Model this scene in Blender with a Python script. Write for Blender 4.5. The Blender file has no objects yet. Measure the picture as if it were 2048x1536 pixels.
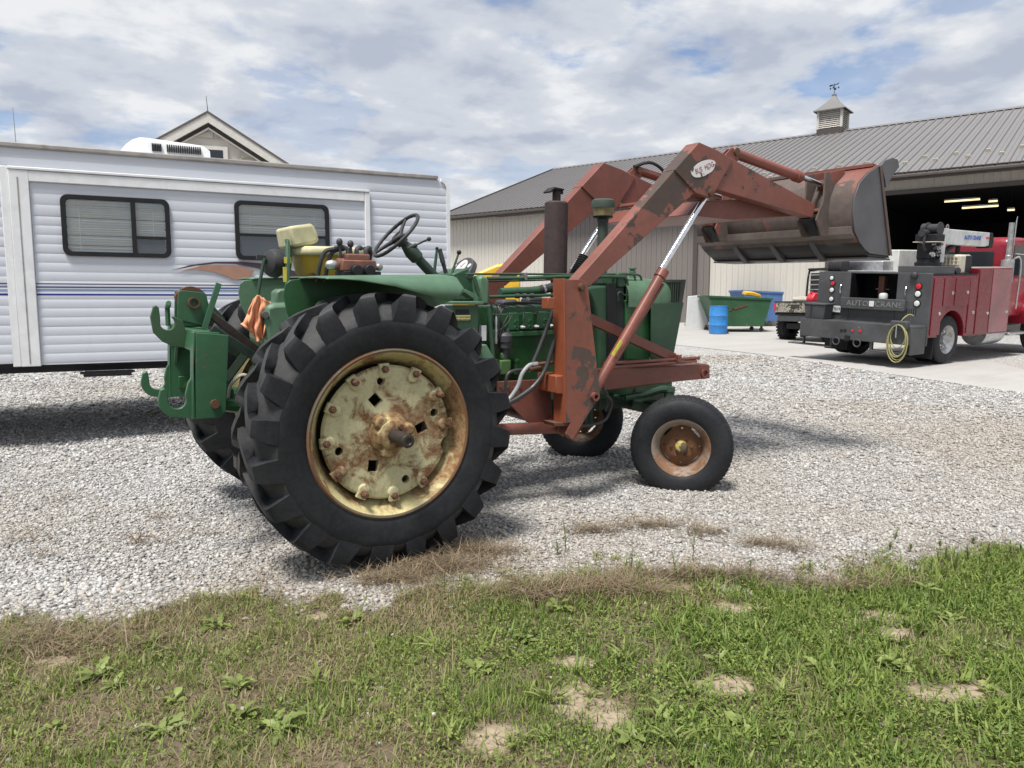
import bpy, bmesh, math, random
import numpy as np
from mathutils import Vector, Matrix, Euler
R = math.radians
random.seed(7); RNG = np.random.default_rng(7)
SC = bpy.context.scene
COL = SC.collection
# ------------------------------------------------------------------ camera
CAM = (-1.60, -5.06, 1.527); YAW = R(31.6)
cd = bpy.data.cameras.new('camera'); cam = bpy.data.objects.new('camera', cd); COL.objects.link(cam)
cam.location = CAM; cam.rotation_euler = (R(90 - 6.39), 0, -YAW)
cd.sensor_width = 36; cd.lens = 36 * 1500 / 2048; cd.clip_start = .05; cd.clip_end = 3000
SC.camera = cam
# ------------------------------------------------------------------ sky, sun, exposure
SUN_DIR = Vector((.372, .212, -1.0)).normalized()      # direction the light travels
SUN_EL = math.asin(-SUN_DIR.z); SUN_ROT = math.atan2(-SUN_DIR.x, -SUN_DIR.y)
W = bpy.data.worlds.new('World'); SC.world = W; W.use_nodes = True
def build_world():
    nt = W.node_tree; nt.nodes.clear(); n = nt.nodes.new; l = nt.links.new
    out = n('ShaderNodeOutputWorld'); bg = n('ShaderNodeBackground'); l(bg.outputs[0], out.inputs[0])
    sky = n('ShaderNodeTexSky'); sky.sky_type = 'NISHITA'; sky.sun_disc = False
    sky.sun_elevation = SUN_EL; sky.sun_rotation = SUN_ROT; sky.air_density = 1.0; sky.dust_density = .6; sky.ozone_density = 1.5
    tc = n('ShaderNodeTexCoord'); sp = n('ShaderNodeSeparateXYZ'); l(tc.outputs['Generated'], sp.inputs[0])
    def mth(op, a, b=None, clamp=False):
        m = n('ShaderNodeMath'); m.operation = op; m.use_clamp = clamp
        for i, v in enumerate((a, b)):
            if v is None: continue
            if hasattr(v, 'links'): l(v, m.inputs[i])
            else: m.inputs[i].default_value = v
        return m.outputs[0]
    zz = mth('ADD', mth('MAXIMUM', sp.outputs[2], 0.0), .16)
    u = mth('DIVIDE', sp.outputs[0], zz); v = mth('DIVIDE', sp.outputs[1], zz)
    cb = n('ShaderNodeCombineXYZ'); l(u, cb.inputs[0]); l(v, cb.inputs[1])
    def noise(scale, det, rough, off, dist=0.0):
        mp = n('ShaderNodeMapping'); mp.inputs['Location'].default_value = off
        l(cb.outputs[0], mp.inputs[0]); t = n('ShaderNodeTexNoise'); t.inputs['Scale'].default_value = scale
        t.inputs['Detail'].default_value = det; t.inputs['Roughness'].default_value = rough
        t.inputs['Distortion'].default_value = dist; l(mp.outputs[0], t.inputs['Vector']); return t.outputs[0]
    def ramp(f, stops):
        r = n('ShaderNodeValToRGB'); r.color_ramp.interpolation = 'EASE'; e = r.color_ramp.elements
        while len(e) < len(stops): e.new(.5)
        for k, (p, c) in zip(e, stops): k.position = p; k.color = (*c, 1)
        l(f, r.inputs[0]); return r.outputs[0]
    cover = ramp(noise(1.7, 8, .55, (SKYOX, SKYOY, 0), .1), [(.31, (0, 0, 0)), (.46, (1, 1, 1))])
    veil = ramp(noise(.45, 4, .5, (4.2, 7.7, 2)), [(.28, (.12,) * 3), (.62, (.80,) * 3)])
    cov = mth('MAXIMUM', cover, veil)
    shade = ramp(noise(3.1, 8, .55, (SKYOX + .12, SKYOY + .2, 5), .1), [(.34, (4.3, 4.75, 5.7)), (.50, (5.7, 6.05, 6.7)), (.66, (7.7, 7.85, 8.05))])
    tint = n('ShaderNodeMix'); tint.data_type = 'RGBA'; tint.blend_type = 'MULTIPLY'; tint.inputs[0].default_value = 1
    l(sky.outputs[0], tint.inputs[6]); tint.inputs[7].default_value = (.62, .95, 1.25, 1)
    mx = n('ShaderNodeMix'); mx.data_type = 'RGBA'; l(cov, mx.inputs[0]); l(tint.outputs[2], mx.inputs[6]); l(shade, mx.inputs[7])
    l(mx.outputs[2], bg.inputs[0]); bg.inputs[1].default_value = .085
SKYOX, SKYOY = 1.9, 8.8
build_world()
sl = bpy.data.lights.new('sun', 'SUN'); sl.energy = 4.2; sl.angle = R(15.0); sl.color = (1.0, .965, .91)
sun = bpy.data.objects.new('sun', sl); COL.objects.link(sun); sun.location = (-8, -6, 20)
sun.rotation_euler = SUN_DIR.to_track_quat('-Z', 'Y').to_euler()
vs = SC.view_settings; vs.view_transform = 'Standard'; vs.look = 'None'; vs.exposure = 0.38; vs.gamma = 1.0; vs.use_curve_mapping = False
SC.render.engine = 'CYCLES'; SC.cycles.use_denoising = True; SC.cycles.max_bounces = 6; SC.cycles.diffuse_bounces = 3
SC.cycles.sample_clamp_indirect = 6

# ------------------------------------------------------------------ mesh helpers
FWD = Vector((math.sin(YAW), math.cos(YAW), 0)); RGT = Vector((math.cos(YAW), -math.sin(YAW), 0)); CAMV = Vector(CAM)
def gz(x, y):
    """height of the gently rising yard"""
    d = (x - CAM[0]) * FWD.x + (y - CAM[1]) * FWD.y
    u = (d - 5.9) / .8
    return .0204 * (np.logaddexp(0, u) if isinstance(u, np.ndarray) else math.log1p(math.exp(min(u, 50))) if u < 50 else u)
def frame(d):
    d = Vector(d).normalized(); a = Vector((0, 0, 1)) if abs(d.z) < .9 else Vector((1, 0, 0))
    u = d.cross(a).normalized(); return u, d.cross(u).normalized(), d
class MB:
    def __init__(s): s.v = []; s.f = []; s.m = []; s.cur = 0
    def add(s, v, f, m=None):
        o = len(s.v); s.v += [tuple(q) for q in v]; s.f += [tuple(i + o for i in q) for q in f]
        s.m += [s.cur if m is None else m] * len(f); return s
    def box(s, x0, x1, y0, y1, z0, z1):
        v = [(x, y, z) for z in (z0, z1) for y in (y0, y1) for x in (x0, x1)]
        return s.add(v, [(0, 2, 3, 1), (4, 5, 7, 6), (0, 1, 5, 4), (2, 6, 7, 3), (0, 4, 6, 2), (1, 3, 7, 5)])
    def prism(s, poly, axis, a0, a1, inset=None):
        """extrude a 2-D outline along an axis; (x,z) for axis y, (y,z) for x, (x,y) for z"""
        def p3(p, a): return {'y': (p[0], a, p[1]), 'x': (a, p[0], p[1]), 'z': (p[0], p[1], a)}[axis]
        n = len(poly); v = [p3(p, a0) for p in poly] + [p3(p, a1) for p in poly]
        f = [(i, (i + 1) % n, n + (i + 1) % n, n + i) for i in range(n)] + [tuple(range(n))[::-1], tuple(range(n, 2 * n))]
        return s.add(v, f)
    def cyl(s, p0, p1, r0, r1=None, seg=20, caps=True):
        r1 = r0 if r1 is None else r1; p0 = Vector(p0); p1 = Vector(p1); u, w, d = frame(p1 - p0)
        v = []
        for p, r in ((p0, r0), (p1, r1)):
            v += [p + (u * math.cos(2 * math.pi * i / seg) + w * math.sin(2 * math.pi * i / seg)) * r for i in range(seg)]
        f = [(i, (i + 1) % seg, seg + (i + 1) % seg, seg + i) for i in range(seg)]
        if caps: f += [tuple(range(seg))[::-1], tuple(range(seg, 2 * seg))]
        return s.add(v, f)
    def pipe(s, p0, p1, ro, ri, seg=24):
        """open ring"""
        return s.lathe([(ri, 0), (ro, 0), (ro, 1), (ri, 1), (ri, 0)], p0, p1, seg, closed=True)
    def lathe(s, prof, p0, p1, seg=32, closed=False, unit=False):
        """profile (radius, t) along p0->p1 (t in 0..1, or metres with unit)"""
        p0 = Vector(p0); p1 = Vector(p1); u, w, d = frame(p1 - p0); L = 1 if unit else (p1 - p0).length; v = []
        for r, t in prof:
            v += [p0 + d * (t * L) + (u * math.cos(2 * math.pi * i / seg) + w * math.sin(2 * math.pi * i / seg)) * r for i in range(seg)]
        f = []
        for k in range(len(prof) - 1):
            f += [(k * seg + i, k * seg + (i + 1) % seg, (k + 1) * seg + (i + 1) % seg, (k + 1) * seg + i) for i in range(seg)]
        if not closed:
            if prof[0][0] > 1e-6: f.append(tuple(range(seg))[::-1])
            if prof[-1][0] > 1e-6: o = (len(prof) - 1) * seg; f.append(tuple(range(o, o + seg)))
        return s.add(v, f)
    def ball(s, c, r, seg=16, rings=10, sc=(1, 1, 1)):
        v = []; f = []
        for i in range(rings + 1):
            a = math.pi * i / rings
            for j in range(seg):
                b = 2 * math.pi * j / seg
                v.append((c[0] + r * sc[0] * math.sin(a) * math.cos(b), c[1] + r * sc[1] * math.sin(a) * math.sin(b), c[2] - r * sc[2] * math.cos(a)))
        for i in range(rings):
            for j in range(seg):
                f.append((i * seg + j, i * seg + (j + 1) % seg, (i + 1) * seg + (j + 1) % seg, (i + 1) * seg + j))
        return s.add(v, f)
    def tube(s, pts, r, seg=10, caps=True, smooth=0):
        """round tube along points; smooth>0 resamples with a Catmull-Rom curve"""
        P = [Vector(p) for p in pts]
        if smooth:
            Q = []; E = [P[0] * 2 - P[1]] + P + [P[-1] * 2 - P[-2]]
            for i in range(1, len(E) - 2):
                for k in range(smooth):
                    t = k / smooth; a, b, c, d = E[i - 1], E[i], E[i + 1], E[i + 2]
                    Q.append(.5 * ((2 * b) + (c - a) * t + (2 * a - 5 * b + 4 * c - d) * t * t + (3 * b - a - 3 * c + d) * t ** 3))
            P = Q + [P[-1]]
        n = len(P); v = []; u = None
        for i in range(n):
            d = (P[min(i + 1, n - 1)] - P[max(i - 1, 0)]).normalized()
            if u is None: u, w, _ = frame(d)
            else: u = (u - d * u.dot(d)).normalized(); w = d.cross(u)
            rr = r[i] if isinstance(r, (list, tuple)) and len(r) == n else r if not isinstance(r, (list, tuple)) else r[0] + (r[-1] - r[0]) * i / (n - 1)
            v += [P[i] + (u * math.cos(2 * math.pi * k / seg) + w * math.sin(2 * math.pi * k / seg)) * rr for k in range(seg)]
        f = [(i * seg + k, i * seg + (k + 1) % seg, (i + 1) * seg + (k + 1) % seg, (i + 1) * seg + k) for i in range(n - 1) for k in range(seg)]
        if caps: f += [tuple(range(seg))[::-1], tuple(range((n - 1) * seg, n * seg))]
        return s.add(v, f)
    def bar(s, p0, p1, w, h, up=(0, 0, 1)):
        """square bar, w across and h along up"""
        p0 = Vector(p0); p1 = Vector(p1); d = (p1 - p0).normalized(); a = d.cross(Vector(up)).normalized(); b = a.cross(d)
        v = [p + a * (i * w / 2) + b * (j * h / 2) for p in (p0, p1) for i, j in ((-1, -1), (1, -1), (1, 1), (-1, 1))]
        return s.add(v, [(3, 2, 1, 0), (4, 5, 6, 7)] + [(i, (i + 1) % 4, 4 + (i + 1) % 4, 4 + i) for i in range(4)])
    def grid(s, rows):
        """rows of points -> quads"""
        n = len(rows[0]); v = [p for r in rows for p in r]
        return s.add(v, [(i * n + j, i * n + j + 1, (i + 1) * n + j + 1, (i + 1) * n + j) for i in range(len(rows) - 1) for j in range(n - 1)])
    def mesh(s, name, fix=True):
        me = bpy.data.meshes.new(name); me.from_pydata(s.v, [], s.f)
        if fix:
            b = bmesh.new(); b.from_mesh(me); bmesh.ops.remove_doubles(b, verts=b.verts, dist=1e-5)
            bmesh.ops.recalc_face_normals(b, faces=b.faces); b.to_mesh(me); b.free()
        return me
    def build(s, name, mat, parent=None, smooth=35, bevel=0, loc=None, rot=None, fix=True, solid=0):
        me = s.mesh(name, fix); return link(name, me, mat, parent, smooth, bevel, loc, rot, solid)
def link(name, me, mat, parent=None, smooth=35, bevel=0, loc=None, rot=None, solid=0):
    o = bpy.data.objects.new(name, me); COL.objects.link(o)
    for m in (mat if isinstance(mat, (list, tuple)) else [mat]): me.materials.append(m)
    if smooth:
        me.polygons.foreach_set('use_smooth', [True] * len(me.polygons)); me.set_sharp_from_angle(angle=R(smooth))
    if parent: o.parent = parent
    if loc: o.location = loc
    if rot: o.rotation_euler = rot
    if solid:
        m = o.modifiers.new('thick', 'SOLIDIFY'); m.thickness = solid; m.offset = 0
    if bevel:
        m = o.modifiers.new('bevel', 'BEVEL'); m.width = bevel; m.segments = 2; m.limit_method = 'ANGLE'; m.angle_limit = R(40); m.harden_normals = False
    return o
def again(src, parent=None, loc=None, rot=None, name=None):
    """another object sharing src's mesh"""
    o = src.copy(); COL.objects.link(o); o.parent = parent if parent else src.parent
    if loc: o.location = loc
    if rot: o.rotation_euler = rot
    return o
def copy_tree(o, parent=None):
    c = o.copy(); COL.objects.link(c); c.parent = parent
    for ch in list(o.children): copy_tree(ch, c)
    return c
def thing(name, label, cat, loc=(0, 0, 0), rot=(0, 0, 0), group=None):
    o = bpy.data.objects.new(name, None); COL.objects.link(o); o.location = loc; o.rotation_euler = rot
    o.empty_display_size = .2; return tag(o, label, cat, group)
def tag(o, label, cat, group=None):
    o['label'] = label; o['category'] = cat
    if group: o['group'] = group
    return o
def structure(o): o['kind'] = 'structure'; return o
def stuff(o, label=None, cat=None):
    o['kind'] = 'stuff'
    if label: o['label'] = label
    if cat: o['category'] = cat
    return o
def cut(o, cutters):
    """carve real holes: boolean, applied, helpers removed"""
    c = cutters.build('cutter', o.data.materials[0], smooth=0)
    m = o.modifiers.new('holes', 'BOOLEAN'); m.operation = 'DIFFERENCE'; m.solver = 'EXACT'; m.object = c
    par, o.parent = o.parent, None
    mw = o.matrix_basis.copy(); o.matrix_basis = Matrix()
    bpy.context.view_layer.update(); dg = bpy.context.evaluated_depsgraph_get()
    me = bpy.data.meshes.new_from_object(o.evaluated_get(dg)); o.modifiers.clear(); o.data = me
    o.parent = par; o.matrix_basis = mw
    bpy.data.objects.remove(c, do_unlink=True); me.set_sharp_from_angle(angle=R(35)); return o
def text_mesh(name, txt, size, mat, parent, loc, rot, depth=.002, shear=0, spacing=1, sx=1, bold=0):
    cu = bpy.data.curves.new(name, 'FONT'); cu.body = txt; cu.size = size; cu.extrude = depth; cu.shear = shear; cu.offset = bold
    cu.align_x = 'CENTER'; cu.align_y = 'CENTER'; cu.space_character = spacing; cu.resolution_u = 3
    t = bpy.data.objects.new('tmp', cu); COL.objects.link(t); bpy.context.view_layer.update()
    me = bpy.data.meshes.new_from_object(t.evaluated_get(bpy.context.evaluated_depsgraph_get()))
    bpy.data.objects.remove(t, do_unlink=True)
    if sx != 1:
        for v in me.vertices: v.co.x *= sx
    return link(name, me, mat, parent, 0, 0, loc, rot)
def arc(cx, cz, r, a0, a1, n=12): return [(cx + r * math.cos(R(a0 + (a1 - a0) * i / n)), cz + r * math.sin(R(a0 + (a1 - a0) * i / n))) for i in range(n + 1)]
def rrect(x0, x1, z0, z1, r, n=6):
    return arc(x1 - r, z0 + r, r, -90, 0, n) + arc(x1 - r, z1 - r, r, 0, 90, n) + arc(x0 + r, z1 - r, r, 90, 180, n) + arc(x0 + r, z0 + r, r, 180, 270, n)

# ------------------------------------------------------------------ procedural materials
class NT:
    def __init__(s, name):
        s.m = bpy.data.materials.new(name); s.m.use_nodes = True; s.t = s.m.node_tree; s.t.nodes.clear()
        s.out = s.n('ShaderNodeOutputMaterial'); s.b = s.n('ShaderNodeBsdfPrincipled'); s.l(s.b.outputs[0], s.out.inputs[0])
        tc = s.n('ShaderNodeTexCoord'); s.obj = tc.outputs['Object']; s.gen = tc.outputs['Generated']
        g = s.n('ShaderNodeNewGeometry'); s.pos = g.outputs['Position']; s.nrm = g.outputs['Normal']; s.inf = s.n('ShaderNodeObjectInfo').outputs['Random']
    def n(s, t): return s.t.nodes.new(t)
    def l(s, a, b): s.t.links.new(a, b)
    def put(s, sock, v):
        if hasattr(v, 'links'): s.l(v, sock)
        elif isinstance(v, (tuple, list)) and len(v) == 3 and sock.type == 'RGBA': sock.default_value = (*v, 1)
        else: sock.default_value = v
    def set(s, **k):
        for a, v in k.items(): s.put(s.b.inputs[{'col': 'Base Color', 'rough': 'Roughness', 'metal': 'Metallic', 'nor': 'Normal', 'spec': 'Specular IOR Level', 'coat': 'Coat Weight', 'alpha': 'Alpha', 'trans': 'Transmission Weight', 'emit': 'Emission Color', 'es': 'Emission Strength', 'sheen': 'Sheen Weight'}[a]], v)
        return s
    def mp(s, vec, scale=(1, 1, 1), loc=(0, 0, 0), rot=(0, 0, 0)):
        m = s.n('ShaderNodeMapping'); s.l(vec, m.inputs[0]); m.inputs['Scale'].default_value = scale; m.inputs['Location'].default_value = loc; m.inputs['Rotation'].default_value = rot; return m.outputs[0]
    def noise(s, scale, det=4, rough=.55, vec=None, dist=0, color=False):
        t = s.n('ShaderNodeTexNoise'); s.l(vec if vec is not None else s.obj, t.inputs['Vector']); t.inputs['Scale'].default_value = scale
        t.inputs['Detail'].default_value = det; t.inputs['Roughness'].default_value = rough; t.inputs['Distortion'].default_value = dist
        return t.outputs[1 if color else 0]
    def vor(s, scale, vec=None, feat='F1', out=0, rnd=1):
        t = s.n('ShaderNodeTexVoronoi'); s.l(vec if vec is not None else s.obj, t.inputs['Vector']); t.feature = feat; t.inputs['Scale'].default_value = scale; t.inputs['Randomness'].default_value = rnd
        return t.outputs[out]
    def ramp(s, f, *stops, mode='LINEAR'):
        r = s.n('ShaderNodeValToRGB'); r.color_ramp.interpolation = mode; e = r.color_ramp.elements
        while len(e) < len(stops): e.new(.5)
        for k, (p, c) in zip(e, stops):
            k.position = p; c = (c, c, c) if isinstance(c, (int, float)) else c; k.color = (*c, 1)
        s.l(f, r.inputs[0]); return r.outputs[0]
    def mix(s, f, a, b, mode='MIX'):
        m = s.n('ShaderNodeMix'); m.data_type = 'RGBA'; m.blend_type = mode; s.put(m.inputs[0], f); s.put(m.inputs[6], a); s.put(m.inputs[7], b); return m.outputs[2]
    def math(s, op, a, b=0.0, clamp=False):
        m = s.n('ShaderNodeMath'); m.operation = op; m.use_clamp = clamp; s.put(m.inputs[0], a); s.put(m.inputs[1], b); return m.outputs[0]
    def bump(s, h, strength=.3, dist=.01, nor=None):
        b = s.n('ShaderNodeBump'); b.inputs['Strength'].default_value = strength; b.inputs['Distance'].default_value = dist; s.l(h, b.inputs['Height'])
        if nor is not None: s.l(nor, b.inputs['Normal'])
        return b.outputs[0]
    def attr(s, name, out='Fac'):
        a = s.n('ShaderNodeAttribute'); a.attribute_name = name; return a.outputs[out]
    def sep(s, vec):
        q = s.n('ShaderNodeSeparateXYZ'); s.l(vec, q.inputs[0]); return q.outputs
def shade(c, k): return tuple(min(1, x * k) for x in c)
def plain(name, col, rough=.5, metal=0, var=.12, grime=.0, bump=0, scale=9, coat=0, spec=.5):
    """evenly coloured surface with slight mottling and grime"""
    t = NT(name); c = t.mix(t.ramp(t.noise(scale, 5), (.3, 0), (.7, 1)), shade(col, 1 - var), shade(col, 1 + var * .6))
    if grime: c = t.mix(t.math('MULTIPLY', t.ramp(t.noise(scale * .6, 7, .65, dist=.6), (.45, 0), (.72, 1)), grime), c, (.055, .048, .04))
    t.set(col=c, rough=t.ramp(t.noise(scale * 2, 3), (.3, max(0, rough - .08)), (.7, min(1, rough + .1))), metal=metal, coat=coat, spec=spec)
    if bump: t.set(nor=t.bump(t.noise(scale * 5, 4), bump, .004))
    return t.m
def chipped(name, col, under=(.07, .055, .05), amt=.5, scale=3.2, rough=.5, fade=.25, fine=.6, rust=(.16, .07, .035), dirt=.35, off=(0, 0, 0)):
    """old enamel: faded patches, chips down to primer or bare metal, freckles, grime"""
    t = NT(name); t.obj = t.mp(t.obj, loc=off)
    base = t.mix(t.ramp(t.noise(1.6, 5, .6), (.32, 0), (.68, 1)), shade(col, 1 - fade), shade(col, 1 + fade * .5))
    base = t.mix(t.math('MULTIPLY', t.ramp(t.noise(22, 5, .7), (.45, 0), (.75, 1)), .35), base, shade(col, .62))
    big = t.math('ADD', t.noise(scale, 9, .62, dist=.35), t.math('MULTIPLY', t.math('SUBTRACT', t.noise(.75, 2), .5), .75))
    k = .80 - amt * .28
    chip = t.ramp(big, (k, 0), (k + .022, 1))
    fr = t.math('MULTIPLY', t.ramp(t.noise(26, 3, .5), (.66, 0), (.69, 1)), t.ramp(t.noise(1.7, 2), (.45, 0), (.6, fine)))
    u = t.mix(t.ramp(t.noise(14, 6, .7), (.4, 0), (.65, 1)), under, rust)
    c = t.mix(t.math('MAXIMUM', chip, fr), base, u)
    c = t.mix(t.math('MULTIPLY', t.ramp(t.noise(4.5, 7, .7, dist=.8), (.46, 0), (.8, 1)), dirt), c, (.045, .04, .034))
    h = t.math('SUBTRACT', t.math('MULTIPLY', t.noise(60, 3), .25), t.math('MAXIMUM', chip, fr))
    t.set(col=c, rough=t.mix(chip, (rough,) * 3, (.85,) * 3), nor=t.bump(h, .35, .0012)); return t.m
def metal(name, col=(.35, .35, .36), rough=.35, rustk=0.0):
    t = NT(name); c = t.mix(t.ramp(t.noise(12, 6, .65), (.35, 0), (.7, 1)), shade(col, .75), shade(col, 1.15))
    k = t.ramp(t.noise(6, 8, .65, dist=.5), (.62 - rustk * .3, 0), (.7 - rustk * .25, 1)) if rustk else None
    if rustk: c = t.mix(k, c, (.14, .065, .035))
    t.set(col=c, metal=1 if not rustk else t.ramp(k, (0, .9), (1, 0)), rough=t.ramp(t.noise(30, 4), (.3, rough - .07), (.7, rough + .12))); return t.m
M = {}
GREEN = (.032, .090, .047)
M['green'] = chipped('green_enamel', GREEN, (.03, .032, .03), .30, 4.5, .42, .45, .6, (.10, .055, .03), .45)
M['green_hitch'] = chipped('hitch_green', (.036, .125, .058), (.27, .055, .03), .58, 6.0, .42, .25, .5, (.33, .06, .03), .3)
M['green_oily_shade'] = chipped('oily_and_shade_green_enamel', (.025, .105, .035), (.02, .022, .02), .42, 4.5, .35, .35, .8, (.05, .04, .03), .8)
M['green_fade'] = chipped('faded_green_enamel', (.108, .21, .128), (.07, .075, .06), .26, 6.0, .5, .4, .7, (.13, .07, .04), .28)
M['orange'] = chipped('loader_orange', (.232, .083, .060), (.070, .056, .052), .92, 3.3, .55, .22, .7, (.10, .06, .045), .35)
M['orange2'] = chipped('loader_orange_sound', (.215, .073, .053), (.085, .062, .055), .30, 4.0, .5, .25, .8, (.12, .06, .04), .45)
M['orange_bright'] = chipped('sunlit_orange', (.33, .09, .04), (.10, .06, .05), .30, 6, .5, .2, .6, (.12, .06, .04), .3)  # brighter orange: sun on the post's rear-facing side put into the colour
M['seat_vinyl'] = plain('seat_vinyl', (.58, .55, .33), .5, 0, .12, .25, .15, 14)
M['yellow'] = chipped('yellow_enamel', (.56, .40, .055), (.12, .08, .04), .12, 4, .4, .2, .4, (.14, .07, .03), .25)
M['machine_yellow'] = plain('machine_yellow', (.72, .42, .03), .4, 0, .08, .2)
M['black'] = plain('black_paint', (.014, .0145, .017), .5, 0, .25, .0, spec=.3)
M['blackplastic'] = plain('black_plastic', (.03, .03, .033), .55, 0, .2, .12)
M['charcoal'] = plain('charcoal_plastic', (.055, .058, .064), .6, 0, .2, .2, .05)
M['hose'] = plain('hose_rubber', (.028, .028, .03), .5, 0, .25, .2)
M['hose_grey'] = plain('grey_hose', (.30, .31, .32), .5, 0, .12, .3)
M['steel'] = metal('worn_steel', (.38, .37, .36), .38, .25)
M['chrome'] = metal('chrome', (.80, .81, .83), .10)
M['alu'] = metal('aluminium', (.62, .63, .65), .32)
M['dullalu'] = metal('dull_aluminium', (.42, .42, .43), .42, .1)
M['galv'] = metal('galvanised', (.5, .5, .5), .45, .1)
M['rustpipe'] = plain('rust_brown_muffler', (.055, .036, .034), .78, 0, .3, .15, .25, 25)
M['rust'] = plain('rust', (.13, .06, .032), .85, 0, .35, .3, .35, 16)
M['bucket'] = chipped('bucket_paint', (.25, .088, .066), (.095, .078, .070), .98, 2.0, .6, .3, 1.0, (.14, .10, .085), .5)
M['bucket_steel'] = plain('bare_bucket_steel', (.125, .125, .132), .5, .3, .25, .35, .2, 4)
M['white'] = plain('white_paint', (.74, .75, .76), .4, 0, .05, .12)
M['whiteplastic'] = plain('white_plastic', (.62, .63, .63), .45, 0, .05, .08)
M['offwhite'] = plain('cream_plastic', (.62, .57, .46), .5, 0, .1, .15)
M['red'] = plain('red_truck_paint', (.165, .007, .018), .28, 0, .15, .22, 0, 2.5, .2)
M['redbright'] = plain('bright_red_paint', (.48, .02, .045), .3, 0, .1, .05, 0, 4, .3)
M['redplastic'] = plain('red_plastic', (.60, .03, .05), .4, 0, .08, .1)
M['truckblack'] = chipped('truck_black', (.072, .074, .078), (.22, .22, .21), .42, 5, .5, .4, .6, (.30, .30, .29), .35)
M['lightwhite'] = plain('clear_lamp_lens', (.70, .70, .68), .2, 0, .05, .1)
M['lightred'] = plain('red_lamp_lens', (.55, .02, .03), .2, 0, .08, .05)
M['amber'] = plain('amber_lens', (.75, .25, .02), .25)
M['blue'] = plain('blue_drum', (.035, .22, .56), .42, 0, .1, .12)
M['bluepaint'] = chipped('blue_dumpster_paint', (.08, .17, .38), (.15, .13, .12), .2, 4, .55, .2, .5, (.2, .1, .05), .25)
M['dumpgreen'] = chipped('dumpster_green', (.028, .10, .042), (.10, .09, .07), .2, 3, .5, .25, .6, (.16, .09, .05), .35)
M['brown'] = plain('barn_brown_trim', (.075, .062, .055), .5, 0, .1, .05)
M['cloth'] = plain('orange_rag', (.80, .36, .20), .9, 0, .25, .25, .4, 18)
M['decal_yellow'] = plain('yellow_decal', (.70, .62, .08), .5, 0, .2, .3, 0, 40)
M['decal_cream'] = plain('cream_decal', (.60, .55, .22), .5, 0, .1, .1)
M['decal_blue'] = plain('blue_lettering', (.03, .10, .42), .5)
M['decal_white'] = plain('white_decal', (.72, .72, .72), .5, 0, .06, .1)
M['decal_maroon'] = plain('maroon_lettering', (.25, .05, .06), .6)
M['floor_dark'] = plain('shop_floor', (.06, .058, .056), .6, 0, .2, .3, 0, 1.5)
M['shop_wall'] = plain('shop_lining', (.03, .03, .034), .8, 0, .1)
def lamp_mat():
    t = NT('shop_tube'); t.set(col=(.8, .75, .5), emit=(1.0, .84, .46), es=1.1); return t.m
M['tube'] = lamp_mat()
def glass():
    t = NT('dark_glass'); t.set(col=(.02, .025, .03), rough=.06, spec=.6); return t.m
M['glass'] = glass()
def clearglass():
    t = NT('window_glass'); t.b.inputs['IOR'].default_value = 1.25
    tr = t.n('ShaderNodeBsdfTransparent'); tr.inputs[0].default_value = (.80, .83, .83, 1)
    gl = t.n('ShaderNodeBsdfGlossy'); gl.inputs['Roughness'].default_value = .04; gl.inputs[0].default_value = (.9, .9, .9, 1)
    mx = t.n('ShaderNodeMixShader'); mx.inputs[0].default_value = .10
    t.l(tr.outputs[0], mx.inputs[1]); t.l(gl.outputs[0], mx.inputs[2]); t.l(mx.outputs[0], t.out.inputs[0]); return t.m
M['pane'] = clearglass()
def rubber(name, dust=.5, c=(.0105, .0118, .0150)):
    t = NT(name); pos = t.obj
    d = t.ramp(t.noise(5, 8, .65, dist=.4), (.38, 0), (.72, 1))
    up = t.ramp(t.noise(38, 4, .6), (.4, 0), (.8, 1))
    col = t.mix(t.math('MULTIPLY', d, dust * .42), c, (.085, .085, .084)); col = t.mix(t.math('MULTIPLY', up, dust * .18), col, (.14, .135, .13))
    t.set(col=col, rough=t.ramp(d, (0, .55), (1, .85)), nor=t.bump(t.noise(70, 4), .15, .002), spec=.3); return t.m
M['rubber'] = rubber('tyre_rubber', .45); M['rubber_dust'] = rubber('dusty_tread_rubber', 1.0, (.034, .0345, .036))
def wheelrust(name, pale=(.54, .49, .27), k=.44, sc=5.5):
    t = NT(name)
    p = t.math('ADD', t.noise(sc, 9, .68, dist=.5), t.math('MULTIPLY', t.math('SUBTRACT', t.noise(2.3, 3, .5), .5), .9))
    r1 = t.ramp(p, (k, 0), (k + .10, 1)); fine = t.ramp(t.noise(45, 5, .7), (.42, 0), (.72, 1))
    rust = t.mix(t.noise(9, 6, .7), (.10, .045, .022), (.27, .125, .052))
    base = t.mix(t.math('MULTIPLY', fine, .5), pale, shade(pale, .55))
    c = t.mix(t.math('MULTIPLY', r1, t.ramp(t.noise(30, 6, .7), (.3, .45), (.6, 1))), base, rust)
    t.set(col=c, rough=t.ramp(r1, (0, .55), (1, .9)), nor=t.bump(t.noise(55, 5), .25, .002)); return t.m
M['wheelrust'] = wheelrust('rusty_cream_wheel', (.56, .52, .31), .46, 7.5); M['rimrust'] = wheelrust('rusty_yellow_rim', (.55, .48, .24), .42, 4.5)
M['frontrim'] = wheelrust('rust_grey_rim', (.26, .21, .17), .47, 7); M['frontdisc'] = wheelrust('rust_brown_disc', (.12, .07, .045), .30, 9)

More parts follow.
